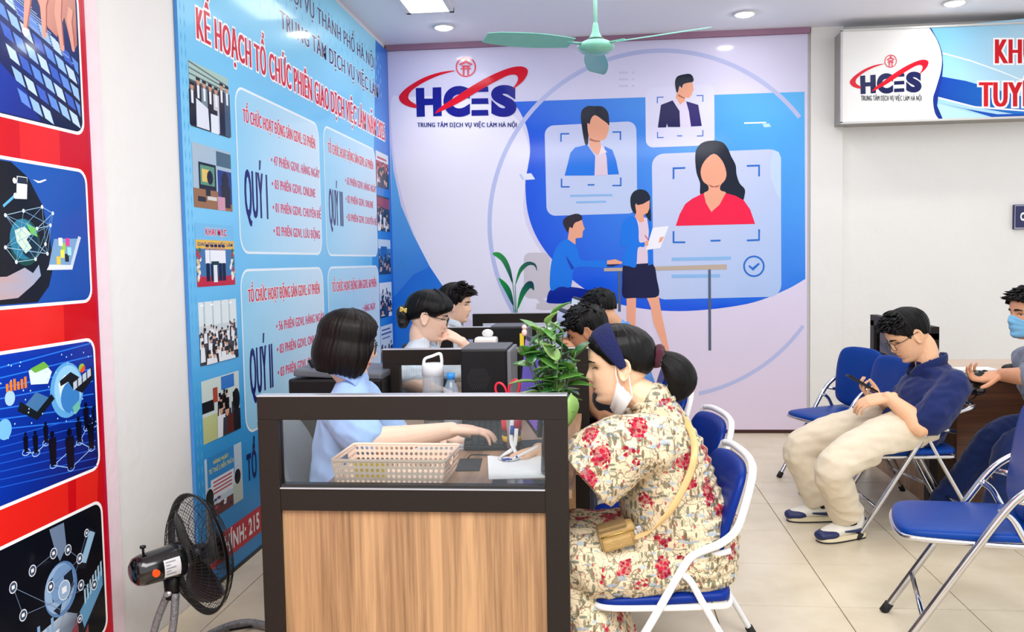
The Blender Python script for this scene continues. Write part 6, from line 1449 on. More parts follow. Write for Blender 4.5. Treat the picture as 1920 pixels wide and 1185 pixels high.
face_parts(H, W1, 1, .55)
d = Vox()
d.tube([(.150, 2.73, .965), (.157, 2.73, .935), (.170, 2.73, .890), (.186, 2.73, .785), (.200, 2.73, .669), (.236, 2.73, .565), (.258, 2.73, .50)], [(.064, .062), (.105, .072), (.19, .090), (.198, .132), (.192, .156), (.186, .172), (.182, .155)], 36, smooth_path=6, lat=LATY, round_caps=True)
d.tube([V((.18, 2.58, .862)), XZ(1185, 836, 2.56), XZ(1138, 862, 2.54), XZ(1098, 897, 2.53)], [(.082, .082), (.092, .100), (.092, .112), (.085, .108)], 24, smooth_path=5, lat=LATY, round_caps=False)
d.tube([V((.18, 2.885, .868)), XZ(1170, 820, 2.95), XZ(1118, 850, 2.99)], [(.075, .078), (.075, .085), (.07, .088)], 24, smooth_path=5, lat=LATY, round_caps=False)
d.tube([V((.27, 2.735, .505)), V((.13, 2.724, .492)), V((-.02, 2.716, .494)), V((-.125, 2.73, .51)), V((-.115, 2.73, .42)), V((-.045, 2.73, .28)), V((-.005, 2.73, .12)), V((.0, 2.73, .05))], [(.175, .095), (.194, .116), (.206, .118), (.20, .085), (.195, .088), (.212, .108), (.22, .118), (.225, .12)], 36, pw=2.5, smooth_path=6, lat=LATY, round_caps=False)
def dfold(co):
    a = folds(.006, 26, 3, (1, .5, .5))(co); lowf = folds(.010, 30, 9, (1.0, .8, .12))(co)*np.clip((.45-co[:, 2])/.2, 0, 1)*(co[:, 0] < .12); smock = .003*np.sin(co[:, 2]*210+2*np.sin(co[:, 1]*30))*np.clip((co[:, 0]-.25)/.04, 0, 1)
    return a+lowf+smock
DR = d.vox('dress', .006, Mfl, W1, 4, disp=dfold, floor=lambda co: np.where(co[:, 0] > .20, .425, -1)); DR['label'] = 'cream dress printed with red flowers and grey-green vines'
MB().tube([V((.150+.066*math.cos(a), 2.73+.066*math.sin(a), .962+.010*math.cos(a))) for a in [2*PI*k/24 for k in range(24)]], [(.012, .006)]*24, 8, closed=True, lat=UP).build('neck_ruffle', Mfl, DR)
edge_up = [(0, 56), (30, 62), (50, 72), (68, 90), (80, 92), (92, 82), (104, 92), (118, 108), (150, 118), (180, 122)]
hr = hair(H, W1, edge_up, lambda a, t: .011*min(1, (1.02-t)*6)+.003, amp=.0012, seed=3)
hair_lock([H @ V((-.096, 0, .012)), H @ V((-.125, 0, .010)), H @ V((-.160, 0, -.020)), H @ V((-.178, 0, -.065)), H @ V((-.160, .0, -.105)), H @ V((-.145, .0, -.118))], [(.022, .022), (.020, .018), (.040, .036), (.046, .042), (.030, .028), (.008, .008)], W1, 'ponytail', seed=4)
rg = [H @ (V((-.117, 0, .012))+Matrix.Rotation(-.35, 3, 'Y') @ V((0, .023*math.cos(a), .023*math.sin(a)))) for a in [2*PI*k/20 for k in range(20)]]
MB().tube(rg, [.011+.003*((k*7) % 3) for k in range(20)], 8, closed=True).build('scrunchie', clothmat('scrunchie', (70, 26, 40)), W1)
# towelling headband: an arch over the head from ear to ear
band = []
def skullpt(dx, dy, dz, off):
    dd = V((dx, dy, dz)).normalized(); r = float(skull_r(np.array([[dd.x, dd.y, dd.z]]))[0]); return V((-.005, 0, .010))+dd*(r+off)
for k in range(25):
    a = math.radians(-98+196*k/24); dirv = Matrix.Rotation(math.radians(25), 3, 'Y') @ V((0, math.sin(a), math.cos(a))); band.append(H @ skullpt(*dirv, .012))
hb = MB().tube(band, [(.006+.004*math.sin(PI*k/24), (.012+.023*math.sin(PI*k/24))) for k in range(25)], 14, smooth_path=2, lat=[(H.to_3x3() @ (Matrix.Rotation(math.radians(25), 3, 'Y') @ V((0, math.sin(math.radians(-98+196*k/48)), math.cos(math.radians(-98+196*k/48)))))) for k in range(49)])
hb.build('headband', mat('navy_towelling', (14, 26, 84), .95, var=.5, scale=160, bump=1.0, bscale=260), W1)
# face mask pulled down under the chin, hanging from the ear
mk = MB(); vs = []; fs = []
nu, nv = 16, 8
for i in range(nu+1):
    for j in range(nv+1):
        u = i/nu*2-1; v = j/nv; k = abs(u)**1.3; T = V((.042, 0, -.126)).lerp(V((.012, 0, -.040)), k); Bt = V((.022, 0, -.168)).lerp(V((-.028, 0, -.090)), k)
        q_ = T.lerp(Bt, v); vs.append(H @ V((q_.x, .074*math.sin(u*PI/2*.96), q_.z+.003*math.sin(v*20))))
for i in range(nu):
    for j in range(nv): a = i*(nv+1)+j; fs.append((a, a+nv+1, a+nv+2, a+1))
mk.add(vs, fs, True); Mmask = clothmat('white_mask', (244, 242, 240), .8, .03)
mo = mk.build('face_mask', Mmask, W1); sm = mo.modifiers.new('thick', 'SOLIDIFY'); sm.thickness = .0022; sm.offset = 0
for sy in (-1, 1):
    MB().tube([H @ V((.010, sy*.073, -.042)), H @ V((.013, sy*.074, -.015)), H @ V((.006, sy*.074, .022)), H @ V((-.014, sy*.079, .028)), H @ V((-.026, sy*.080, .004)), H @ V((-.024, sy*.076, -.04)), H @ V((-.027, sy*.073, -.088))], .0018, 6, smooth_path=5).build('ear_loop', Mmask, mo)
# crossbody bag on the lap, with its strap over the back
e = empty('crossbody_bag', (.035, 2.55, .60), math.radians(8), 'small tan crossbody bag with strap on the lap of the floral dress', 'bag')
Mtan = mat('tan_leather', (164, 132, 78), .45, var=.25, scale=26, bump=.25, bscale=130); Mtan2 = mat('tan_strap', (206, 172, 116), .5, var=.1)
R = Matrix.Rotation(math.radians(-14), 3, 'Y')
MB().box((0, 0, .0), (.110, .055, .068), rot=R, bev=.014).build('pouch', Mtan, e); MB().box(R @ V((-.005, -.026, -.012)), (.088, .022, .036), rot=R, bev=.008).build('front_pocket', Mtan, e)
MB().box(R @ V((-.010, -.004, .034)), (.085, .058, .012), rot=R, bev=.005).build('flap', mat('tan_dark', (120, 94, 52), .45, bump=.2), e)
MB().tube([R @ V((-.05, -.028, .012)), R @ V((.0, -.030, .014)), R @ V((.05, -.028, .012))], .002, 6).build('zip', mat('brass', (190, 160, 90), .3, .9), e)
MB().box(R @ V((.052, -.030, -.004)), (.007, .004, .028), rot=R, bev=.001).build('zip_pull', Malu, e); MB().box(R @ V((.064, -.012, .006)), (.016, .010, .016), rot=R, bev=.003).build('buckle', Malu, e)
el = e.location; iv = Matrix.Rotation(-math.radians(8), 3, 'Z')
sp = [XZ(1190, 1008, 2.515), XZ(1225, 992, 2.495), XZ(1262, 950, 2.492), XZ(1293, 890, 2.502), XZ(1302, 850, 2.515), XZ(1298, 815, 2.57), XZ(1285, 790, 2.63), XZ(1262, 770, 2.70)]
MB().tube([iv @ (q_-el) for q_ in sp], [(.0105, .0025)]*len(sp), 8, smooth_path=6, lat=[V((1, 0, .75))]*((len(sp)-1)*6+1)).build('strap', Mtan2, e)
# pen in the writing hand
ptip = onZ(956, 863, .748); pend = XZ(1010, 836, 2.84)
pen = MB().tube([ptip, ptip.lerp(pend, .08), ptip.lerp(pend, .12), ptip.lerp(pend, .95), pend], [.0008, .0028, .0042, .0042, .003], 10).build('ballpoint_pen', Mwhite); tag(pen, 'white and blue pen in the hand over the paper', 'pen')
MB().tube([ptip.lerp(pend, .05), ptip.lerp(pend, .28)], [.0030, .0046], 10).build('blue_grip', mat('pen_blue', (26, 50, 150), .4), pen)
# ---------------------------------------------------------------- woman with bobbed hair at the near desk
Mshirt = clothmat('light_blue_shirt', (158, 190, 236), .8, .06)
H = head_M(XZ(654, 643, 3.08), 14, 10, 0, 1.0)
b = Vox(); b.head(H, 1)
b.limb([H @ V((-.015, 0, -.03)), H @ V((-.022, 0, -.08)), V((-.885, 3.08, .97)), V((-.90, 3.08, .90))], [.045, .046, .048, .052])
tor = [V((-.895, 3.08, .92)), V((-.905, 3.08, .84)), V((-.925, 3.08, .70)), V((-.93, 3.08, .58)), V((-.92, 3.08, .51))]
b.tube(tor, [(.135, .045), (.15, .075), (.145, .075), (.155, .085), (.14, .08)], 24, smooth_path=4, lat=LATY, round_caps=True)
shR = V((-.892, 2.925, .885)); elR = XZ(688, 822, 2.86); wrR = XZ(848, 806, 2.99)
shL = V((-.892, 3.235, .885)); elL = XZ(735, 812, 3.30); wrL = XZ(822, 812, 3.16)
b.limb([shR, elR, elR.lerp(wrR, .35)+V((0, 0, -.012)), wrR], [.042, .048, (.046, .044), (.029, .025)]); b.limb([shL, elL, wrL], [.044, .043, (.030, .026)])
b.hand(wrR, (.80, .45, -.10), (.05, -.05, 1), 'R', ((12, 28, 25), (10, 26, 22), (12, 28, 22), (16, 30, 24)), 1.2, (.6, .7, -.4, 15))
b.hand(wrL, (.82, -.05, -.30), (.2, 0, 1), 'L', ((16, 26, 20),)*4, 1.0)
for sy in (-1, 1): yy = 3.08+sy*.085; b.limb([V((-.91, yy, .525)), V((-.52, yy, .55)), V((-.50, yy, .30)), V((-.53, yy, .08))], [.06, .048, .042, .034]); b.limb([V((-.54, yy, .05)), V((-.44, yy, .035)), V((-.38, yy, .03))], [.034, .034, .026])
W2 = b.vox('person', .0042, Mskin, None, 2, colf=skin_col(H, (240, 200, 174), 1, (206, 48, 70)))
finish(W2, 'woman with black bobbed hair in light blue shirt, typing at the near desk'); face_parts(H, W2, 1, .8, glasses=(24, 22, 26))
c = Vox(); c.tube([V((-.884, 3.08, .980)), V((-.888, 3.08, .962)), V((-.893, 3.08, .935)), V((-.899, 3.08, .900)), V((-.908, 3.08, .84)), V((-.926, 3.08, .72)), V((-.932, 3.08, .60)), V((-.92, 3.08, .515))], [(.056, .055), (.078, .064), (.122, .072), (.172, .082), (.178, .105), (.172, .108), (.182, .115), (.175, .11)], 32, smooth_path=5, lat=LATY, round_caps=True)
c.limb([V((-.893, 2.93, .895)), shR.lerp(elR, .45), shR.lerp(elR, .86)], [.068, .072, .075], lat=LATY); c.limb([V((-.893, 3.23, .895)), shL.lerp(elL, .45), shL.lerp(elL, .86)], [.068, .07, .072], lat=LATY)
SH2 = c.vox('shirt', .006, Mshirt, W2, 3, disp=folds(.006, 30, 12, (1, .6, .7)))
ck = [H @ V((.062, .030, -.150)), H @ V((.040, .058, -.112)), H @ V((-.02, .064, -.092)), H @ V((-.070, .045, -.085)), H @ V((-.085, 0, -.085)), H @ V((-.070, -.045, -.085)), H @ V((-.02, -.064, -.092)), H @ V((.040, -.058, -.112)), H @ V((.062, -.030, -.150))]
collar(SH2, H, Mshirt, [q_+V((0, 0, -.008)) for q_ in ck], .034, .004)
c = Vox()
for sy in (-1, 1): yy = 3.08+sy*.085; c.limb([V((-.92, yy, .52)), V((-.53, yy, .55)), V((-.50, yy, .30)), V((-.53, yy, .09))], [.094, .074, .066, .06])
c.vox('trousers', .008, clothmat('dark_trousers', (40, 46, 62)), W2, 3, disp=folds(.004, 30, 2))
hair(H, W2, [(0, 56), (18, 62), (30, 78), (42, 88), (180, 88)], lambda a, t: .012+.004*min(1, t*1.4)+(.003 if 60 < a < 120 else 0) if a > 40 else .012+.010*t*(1-t), drop=[(0, 0), (27, .0), (33, .07), (40, .118), (55, .128), (110, .122), (150, .124), (180, .124)], amp=.0026, seed=6, m=Mhairb, bulge=.012, curl=.022)
# ---------------------------------------------------------------- woman with the gold hair clip at the second desk
Mwsh = clothmat('white_shirt', (226, 234, 242), .8, .04, stripes=((206, 218, 232), 30.0))
H = head_M(XZ(803, 593, 4.35), 8, 14, 0, 1.04)
b = Vox(); b.head(H, 1); nb = XZ(787, 652, 4.35)
b.limb([H @ V((-.015, 0, -.03)), H @ V((-.026, 0, -.08)), nb, nb+V((-.02, 0, -.06))], [.046, .048, .055, .08])
b.tube([nb+V((-.02, 0, -.05)), nb+V((-.03, 0, -.18)), nb+V((-.05, 0, -.34)), V((-.93, 4.35, .51))], [(.155, .06), (.165, .09), (.16, .095), (.16, .1)], 24, smooth_path=4, lat=LATY, round_caps=True)
shR = nb+V((-.02, -.18, -.07)); elR = XZ(768, 715, 4.12); wrR = XZ(842, 742, 4.22); shL = nb+V((-.02, .18, -.07)); elL = XZ(884, 698, 4.52); wrL = XZ(866, 641, 4.44)
b.limb([shR, elR, wrR], [.046, .050, (.030, .027)]); b.limb([shL, elL, wrL], [.044, .043, (.030, .027)])
b.hand(wrR, (.9, .1, -.1), (0, 0, 1), 'R'); b.hand(wrL, (-.62, -.35, .42), (.25, -.45, .85), 'L', ((55, 50, 30), (50, 50, 30), (45, 50, 30), (45, 45, 30)), .8)
b.limb([V((-.92, 4.27, .53)), V((-.55, 4.27, .55)), V((-.54, 4.27, .08))], [.06, .045, .036]); b.limb([V((-.92, 4.43, .53)), V((-.55, 4.43, .55)), V((-.54, 4.43, .08))], [.06, .045, .036])
W3 = b.vox('person', .0046, Mskin, None, 2, colf=skin_col(H, (244, 206, 182), 1, (206, 90, 90)))
finish(W3, 'woman with gold hair clip and glasses in white shirt, chin on hand, second desk'); face_parts(H, W3, 1, .75, glasses=(20, 20, 24))
c = Vox(); c.tube([nb+V((.006, 0, .022)), nb+V((.0, 0, .0)), nb+V((-.01, 0, -.032)), nb+V((-.02, 0, -.07)), nb+V((-.03, 0, -.18)), nb+V((-.05, 0, -.34)), V((-.93, 4.35, .515))], [(.058, .057), (.078, .066), (.122, .076), (.175, .085), (.185, .115), (.178, .12), (.175, .118)], 32, smooth_path=5, lat=LATY, round_caps=True)
c.limb([shR+V((0, .02, 0)), shR.lerp(elR, .35), shR.lerp(elR, .56)], [.07, .072, .074]); c.limb([shL+V((0, -.02, 0)), shL.lerp(elL, .4), shL.lerp(elL, .74)], [.07, .072, .072])
S3 = c.vox('shirt', .0075, Mwsh, W3, 3, disp=folds(.006, 30, 22))
c = Vox()
for yy in (4.27, 4.43): c.limb([V((-.93, yy, .525)), V((-.55, yy, .55)), V((-.54, yy, .10))], [.092, .072, .06])
c.vox('trousers', .012, clothmat('dark_trousers', (40, 46, 62)), W3, 3)
hair(H, W3, [(0, 66), (22, 70), (45, 78), (65, 94), (80, 92), (92, 82), (104, 92), (118, 108), (150, 118), (180, 122)], lambda a, t: .014*min(1, (1.02-t)*6)+.005+(.006 if a < 50 else 0), amp=.0016, seed=8, front_push=.006)
bn = Vox(); bn.ball(H @ V((-.118, 0, -.012)), [.040, .044, .040], 16, 10); bn.ball(H @ V((-.112, .0, -.050)), [.034, .038, .036], 16, 10)
bo_ = bn.vox('hair_bun', .006, mat('bun_hair', (12, 10, 11), .4, var=.5, scale=60, bump=.6, bscale=90), W3, 3, disp=folds(.003, 60, 5))
cl = MB(); cc_ = H @ V((-.118, -.046, .006)); RR = H.to_3x3().normalized()
for a in (.6, -.6): cl.box(cc_, (.036, .004, .009), rot=RR @ Matrix.Rotation(a, 3, 'Y'), bev=.002)
cl.box(cc_+RR @ V((-.014, 0, 0)), (.010, .004, .022), rot=RR, bev=.002); cl.box(cc_+RR @ V((.014, 0, 0)), (.010, .004, .022), rot=RR, bev=.002)
cl.build('hair_clip', mat('gold_clip', (232, 200, 110), .25, .8), W3)
# ---------------------------------------------------------------- young man at the farthest desk
H = head_M(XZ(855, 571, 5.75), -4, 4, 0, 1.02); b = Vox(); b.head(H, 0); nb = XZ(843, 613, 5.75)
b.limb([H @ V((-.015, 0, -.03)), H @ V((-.024, 0, -.08)), nb, nb+V((-.02, 0, -.06))], [.052, .054, .058, .08])
b.tube([nb+V((-.02, 0, -.05)), nb+V((-.03, 0, -.2)), nb+V((-.04, 0, -.36)), V((-1.0, 5.75, .51))], [(.17, .06), (.175, .095), (.155, .09), (.155, .1)], 20, smooth_path=4, lat=LATY, round_caps=True)
for sy, sd in ((-1, 'R'), (1, 'L')):
    sh = nb+V((-.02, sy*.20, -.08)); el = sh+V((.08, sy*.03, -.25)); wr = V((-.62, 5.75+sy*.12, .79)); b.limb([sh, el, wr], [.045, .042, .03]); b.hand(wr, (1, -.2*sy, -.05), (0, 0, 1), sd)
    yy = 5.75+sy*.09; b.limb([V((-.98, yy, .53)), V((-.58, yy, .55)), V((-.58, yy, .08))], [.06, .047, .038])
Y1 = b.vox('person', .006, Mskin, None, 2, colf=skin_col(H, (238, 196, 168), 0)); finish(Y1, 'young man with short tousled hair at the farthest desk, facing right'); face_parts(H, Y1, 0, .8)
c = Vox(); c.tube([nb+V((.0, 0, .0)), nb+V((-.01, 0, -.03)), nb+V((-.02, 0, -.07)), nb+V((-.03, 0, -.2)), nb+V((-.04, 0, -.36)), V((-1.0, 5.75, .515))], [(.064, .06), (.11, .07), (.19, .085), (.195, .12), (.178, .115), (.175, .115)], 24, smooth_path=5, lat=LATY, round_caps=True)
for sy in (-1, 1): sh = nb+V((-.02, sy*.19, -.08)); el = sh+V((.08, sy*.03, -.25)); c.limb([sh, sh.lerp(el, .7)], [.072, .072])
S4 = c.vox('shirt', .009, Mwsh, Y1, 3); collar(S4, H, Mwsh, [H @ V((.05, .03, -.15)), H @ V((.03, .062, -.12)), H @ V((-.05, .055, -.105)), H @ V((-.08, 0, -.10)), H @ V((-.05, -.055, -.105)), H @ V((.03, -.062, -.12)), H @ V((.05, -.03, -.15))], .04, .004)
c = Vox()
for sy in (-1, 1): yy = 5.75+sy*.09; c.limb([V((-.99, yy, .525)), V((-.58, yy, .55)), V((-.58, yy, .1))], [.095, .074, .06])
c.vox('trousers', .012, clothmat('dark_trousers', (40, 46, 62)), Y1, 3)
EDGE_M = [(0, 56), (25, 60), (45, 68), (62, 84), (74, 98), (84, 94), (94, 80), (106, 90), (120, 106), (150, 116), (180, 118)]
hair(H, Y1, EDGE_M, lambda a, t: (.030*(1-t**2.2)+.004 if a > 60 else .030*(1-.35*t)), amp=.0045, seed=12, m=Mhairb, front_push=.010, spike=2.0)
tufts(H, Y1, 190, 95, (5, 62), .045, 2, .022, m=Mhairb)
# ---------------------------------------------------------------- two visitors on the customer side
def visitor(headpos, yaw, pitch, Y, skin, shirt, label, arm, seed, s=1.0, hairthick=.02):
    H = head_M(headpos, yaw, pitch, 0, s); b = Vox(); b.head(H, 0); hp = V(headpos); nb = V((hp.x+.10, Y, hp.z-.125)); hipx = .22
    b.limb([H @ V((-.015, 0, -.03)), H @ V((-.03, 0, -.075)), nb, nb+V((.02, 0, -.06))], [.052, .055, .060, .08])
    tor = [nb+V((.02, 0, -.05)), nb+V((.04, 0, -.18)), V((hipx-.03, Y, .64)), V((hipx, Y, .52))]
    b.tube(tor, [(.165, .06), (.17, .095), (.16, .095), (.155, .1)], 20, smooth_path=4, lat=LATY, round_caps=True); arms = []
    for sy, sd in ((-1, 'L'), (1, 'R')):
        sh = nb+V((.02, sy*.195, -.075)); el, wr, fd, dz = arm(sy); b.limb([sh, el, wr], [.046, .043, .030]); b.hand(wr, fd, dz, sd, ((30, 40, 25),)*4); arms.append((sh, el))
        yy = Y+sy*.10; b.limb([V((hipx, yy, .53)), V((-.10, yy, .545)), V((-.08, yy, .10))], [.06, .048, .038]); b.limb([V((-.07, yy, .05)), V((-.20, yy, .035))], [.036, .028])
    o = b.vox('person', .0055, Mskin, None, 2, colf=skin_col(H, skin, 0)); finish(o, label); face_parts(H, o, 0, .7)
    c = Vox(); c.tube([nb+V((.005, 0, .005)), nb+V((.012, 0, -.03)), nb+V((.02, 0, -.07))]+[tor[1], tor[2], tor[3]], [(.066, .062), (.11, .075), (.19, .085), (.195, .12), (.18, .118), (.178, .118)], 24, smooth_path=5, lat=LATY, round_caps=True)
    for sh, el in arms: c.limb([sh, sh.lerp(el, .35), sh.lerp(el, .56)], [.072, .072, .07])
    so = c.vox('shirt', .008, shirt, o, 3, disp=folds(.006, 28, seed)); collar(so, H, shirt, [nb+V((-.055, .05, -.03)), nb+V((-.02, .066, .0)), nb+V((.05, .05, .022)), nb+V((.07, 0, .026)), nb+V((.05, -.05, .022)), nb+V((-.02, -.066, .0)), nb+V((-.055, -.05, -.03))], .045, .004)
    c = Vox()
    for sy in (-1, 1): yy = Y+sy*.10; c.limb([V((hipx, yy, .525)), V((-.10, yy, .545)), V((-.08, yy, .09))], [.095, .076, .062])
    c.vox('trousers', .011, clothmat('dark_jeans', (34, 40, 60)), o, 3)
    hair(H, o, EDGE_M, lambda a, t: hairthick*(1-.75*t)+.004, amp=.003, seed=seed, m=Mhair, spike=1.2)
    tufts(H, o, 150, 180, (4, 70), .026, seed, hairthick*.7, fwd=.5)
    return o
visitor(XZ(1102, 622, 4.12), 170, 24, 4.12, (190, 138, 104), clothmat('black_shirt', (24, 26, 36)), 'dark haired visitor in black shirt half hidden behind the plant and floral dress', lambda sy: (V((.0, 4.12+sy*.20, .715)), V((-.11, 4.12+sy*.10, .90)), V((-.15, -sy*.2, .95)), V((.8, 0, .2))), 31, .98)
visitor(XZ(1126, 580, 5.35), 146, 24, 5.35, (206, 156, 122), clothmat('mid_blue_shirt', (86, 146, 216)), 'man in blue shirt seen from behind at the farthest customer chair', lambda sy: (V((.02, 5.35+sy*.24, .80)), V((-.16, 5.35+sy*.12, .79)), V((-1, -sy*.2, -.05)), V((0, 0, 1))), 35, 1.02, .012)
# ---------------------------------------------------------------- man in navy polo with a telephone
Y7 = 4.66
H = head_M(XZ(1703, 628, Y7), 184, 30, 0, 1.10); b = Vox(); b.head(H, 0)
nb = XZ(1742, 684, Y7)
b.limb([H @ V((-.015, 0, -.03)), H @ V((-.035, 0, -.075)), nb, nb+V((.02, 0, -.06))], [.056, .058, .066, .09])
tor = [nb+V((.02, 0, -.045)), XZ(1733, 745, Y7), XZ(1712, 800, Y7), V((1.58, Y7, .535))]
b.tube(tor, [(.155, .05), (.165, .09), (.16, .105), (.15, .10)], 24, smooth_path=4, lat=LATY, round_caps=True)
shL = V((nb.x+.055, Y7-.20, nb.z-.085)); elL = XZ(1731, 800, 4.40); wrL = XZ(1664, 745, 4.49)
shR = V((nb.x+.025, Y7+.20, nb.z-.085)); elR = XZ(1690, 780, 4.92); wrR = XZ(1657, 756, 4.68)
b.limb([shL, elL, elL.lerp(wrL, .35)+V((0, 0, .004)), wrL], [.048, .047, .046, (.032, .028)]); b.limb([shR, elR, wrR], [.046, .045, (.032, .028)])
b.hand(wrL, (-.90, .28, -.22), (-.15, -.45, .85), 'L', ((22, 30, 20),)*4, .8, (.7, .5, -.3, 10), 1.05)
b.hand(wrR, (-.86, -.06, .46), (-.46, .30, -.84), 'R', ((22, 36, 25), (24, 40, 28), (26, 42, 30), (30, 44, 30)), .8, (.55, .6, -.55, 30), 1.05)
kF = XZ(1503, 838, 4.76); aF = XZ(1538, 948, 4.76); kN = XZ(1564, 876, 4.28); aN = XZ(1586, 968, 4.46)
hF = V((1.55, 4.76, .545)); hN = V((1.56, 4.575, .55))
for h_, k_, a_ in ((hF, kF, aF), (hN, kN, aN)): b.limb([h_, k_, a_], [.060, .048, .036]); b.limb([a_+V((.01, 0, -.02)), V((a_.x-.04, a_.y-.005, .055)), V((a_.x-.085, a_.y-.01, .045))], [.034, .028, .018])
MN = b.vox('person', .0042, Mskin, None, 2, colf=skin_col(H, (236, 186, 148), 0)); finish(MN, 'man in navy polo and cream trousers looking at his telephone'); face_parts(H, MN, 0, .55, glasses=(34, 34, 40))
Mnavy = clothmat('navy_polo', (24, 38, 90), .85, .16, 20)
c = Vox(); c.tube([nb+V((.003, 0, .008)), nb+V((.008, 0, -.02)), nb+V((.022, 0, -.065)), XZ(1735, 745, Y7), XZ(1712, 795, Y7), XZ(1690, 830, Y7)], [(.070, .066), (.12, .08), (.20, .098), (.205, .138), (.19, .155), (.178, .150)], 32, smooth_path=6, lat=LATY, round_caps=True)
c.limb([shL+V((0, .02, .0)), shL.lerp(elL, .4), shL.lerp(elL, .80)], [.080, .084, .086], lat=LATY); c.limb([shR+V((0, -.03, .005)), shR.lerp(elR, .4), shR.lerp(elR, .80)], [.078, .08, .08], lat=LATY)
S7 = c.vox('polo_shirt', .0065, Mnavy, MN, 3, disp=folds(.008, 27, 41, (1, .7, 1)), floor=lambda co: np.where(co[:, 0] > 1.30, .452, -1))
collar(S7, H, Mnavy, [nb+V((-.090, .035, -.055)), nb+V((-.062, .062, -.018)), nb+V((.0, .076, .012)), nb+V((.065, .045, .032)), nb+V((.082, 0, .036)), nb+V((.065, -.045, .032)), nb+V((.0, -.076, .012)), nb+V((-.062, -.062, -.018)), nb+V((-.090, -.035, -.055))], .052, .005)
c = Vox()
for h_, k_, a_ in ((hF, kF, aF), (hN, kN, aN)): kk = k_+V((.02, 0, .01)); c.tube([h_+V((.03, 0, 0)), h_.lerp(k_, .5)+V((0, 0, .022)), k_, k_.lerp(a_, .45)+V((-.005, 0, 0)), a_+V((0, 0, .02))], [.108, .102, .088, .082, .086], 24, smooth_path=6, round_caps=False)
c.tube([V((1.62, Y7, .56)), V((1.52, Y7, .545))], [(.178, .115), (.15, .10)], 24, smooth_path=4, lat=LATY, round_caps=True)
def tf(co): return folds(.0055, 26, 51, (.35, 1.0, 1.3))(co)
TR = c.vox('trousers', .0065, clothmat('cream_cotton', (222, 208, 184), .85, .08), MN, 3, disp=tf, floor=lambda co: np.where(co[:, 0] > 1.32, .446, -1))
Mshw = mat('white_leather', (232, 228, 216), .5, bump=.1); Mshn = mat('navy_leather', (28, 40, 88), .5, bump=.1); Msole = mat('cream_sole', (226, 214, 180), .6)
def shoe(ank, heading, parent, name='shoe'):
    R = Matrix.Rotation(heading, 3, 'Z'); P = lambda x, y, z: V((ank.x, ank.y, 0))+R @ V((x*.92-.01, y, z))
    v = Vox(); v.tube([P(-.075, 0, .062), P(-.02, 0, .066), P(.06, 0, .056), P(.13, 0, .045), P(.185, 0, .038)], [(.036, .040), (.042, .046), (.045, .038), (.046, .028), (.034, .020)], 18, smooth_path=4, lat=R @ V((0, 1, 0)), round_caps=True); v.tube([P(-.045, 0, .075), P(-.04, 0, .118)], [(.040, .044), (.038, .042)], 16, lat=R @ V((0, 1, 0)))
    sh = v.vox(name, .005, Mshw, parent, 3); out = [(-.085, 0), (-.075, .034), (0, .042), (.08, .048), (.15, .046), (.19, .028), (.2, 0), (.19, -.03), (.15, -.046), (.08, -.046), (0, -.040), (-.075, -.034)]
    o_ = [(q_.x, q_.y) for q_ in spline([(a, b_, 0) for a, b_ in out], 4, True)]; MB().prism(o_, lambda a, b_, h: P(a, b_, h), .006, .030).build('sole', Msole, sh); MB().prism(o_, lambda a, b_, h: P(a*1.005, b_*1.01, h), .0005, .008).build('outsole', mat('dark_outsole', (38, 36, 40), .7), sh)
    t = Vox(); t.tube([P(.120, 0, .040), P(.150, 0, .037), P(.188, 0, .034)], [(.054, .029), (.053, .028), (.040, .024)], 16, smooth_path=3, lat=R @ V((0, 1, 0)), round_caps=True); t.vox('toe_cap', .0055, Mshn, sh, 2); t = Vox(); t.tube([P(-.088, 0, .05), P(-.078, 0, .10)], [(.036, .018), (.032, .016)], 12, lat=R @ V((0, 1, 0))); t.vox('heel_patch', .0055, Mshn, sh, 2)
    for sy in (-1, 1):
        MB().tube([P(-.06, sy*.040, .050), P(.0, sy*.0455, .048), P(.07, sy*.0470, .052)], [(.010, .002), (.008, .002), (.004, .002)], 8, smooth_path=3, lat=UP).build('side_stripe', Mshn, sh)
    for k in range(5): x = .02+.022*k; z = .100-.0125*k; MB().tube([P(x, -.026, z-.008), P(x+.004, 0, z+.001), P(x, .026, z-.008)], .003, 6, smooth_path=3).build('lace', mat('lace_grey', (206, 198, 180), .7), sh)
    return sh
shoe(V((aF.x+.0, aF.y, 0)), math.radians(184), MN); shoe(V((aN.x+.01, aN.y, 0)), math.radians(205), MN)
for a_ in (aF, aN): MB().tube([V((a_.x+.012, a_.y, .075)), V((a_.x+.006, a_.y, .125))], [.045, .042], 16).build('sock', mat('black_sock', (24, 24, 30), .9), MN)
hair(H, MN, EDGE_M, lambda a, t: (.020*(1-t**1.2)+.0022 if a > 50 else .022*(1-.5*t)), amp=.003, seed=15, front_push=.008, spike=1.5)
tufts(H, MN, 170, 80, (8, 58), .030, 5, .018)
p0 = XZ(1588, 703, 4.64); p1 = XZ(1643, 735, 4.64); cph = (p0+p1)/2; dx = (p1-p0).normalized(); L = (p1-p0).length
ny = V((0, 1, -.12)).normalized(); nz = dx.cross(ny).normalized(); R = Matrix((dx, ny, nz)).transposed()
ph = MB().box((0, 0, 0), (L, .074, .009), rot=R, bev=.004).build('smartphone', Mblk, None, cph); tag(ph, 'dark smartphone held in the hand of the man in navy polo', 'phone')
up_s = 1 if nz.x < 0 or nz.z > 0 else -1
MB().box(nz*.0048*up_s, (L*.94, .066, .0008), rot=R).build('screen', mat('phone_screen', (40, 44, 54), .08), ph)
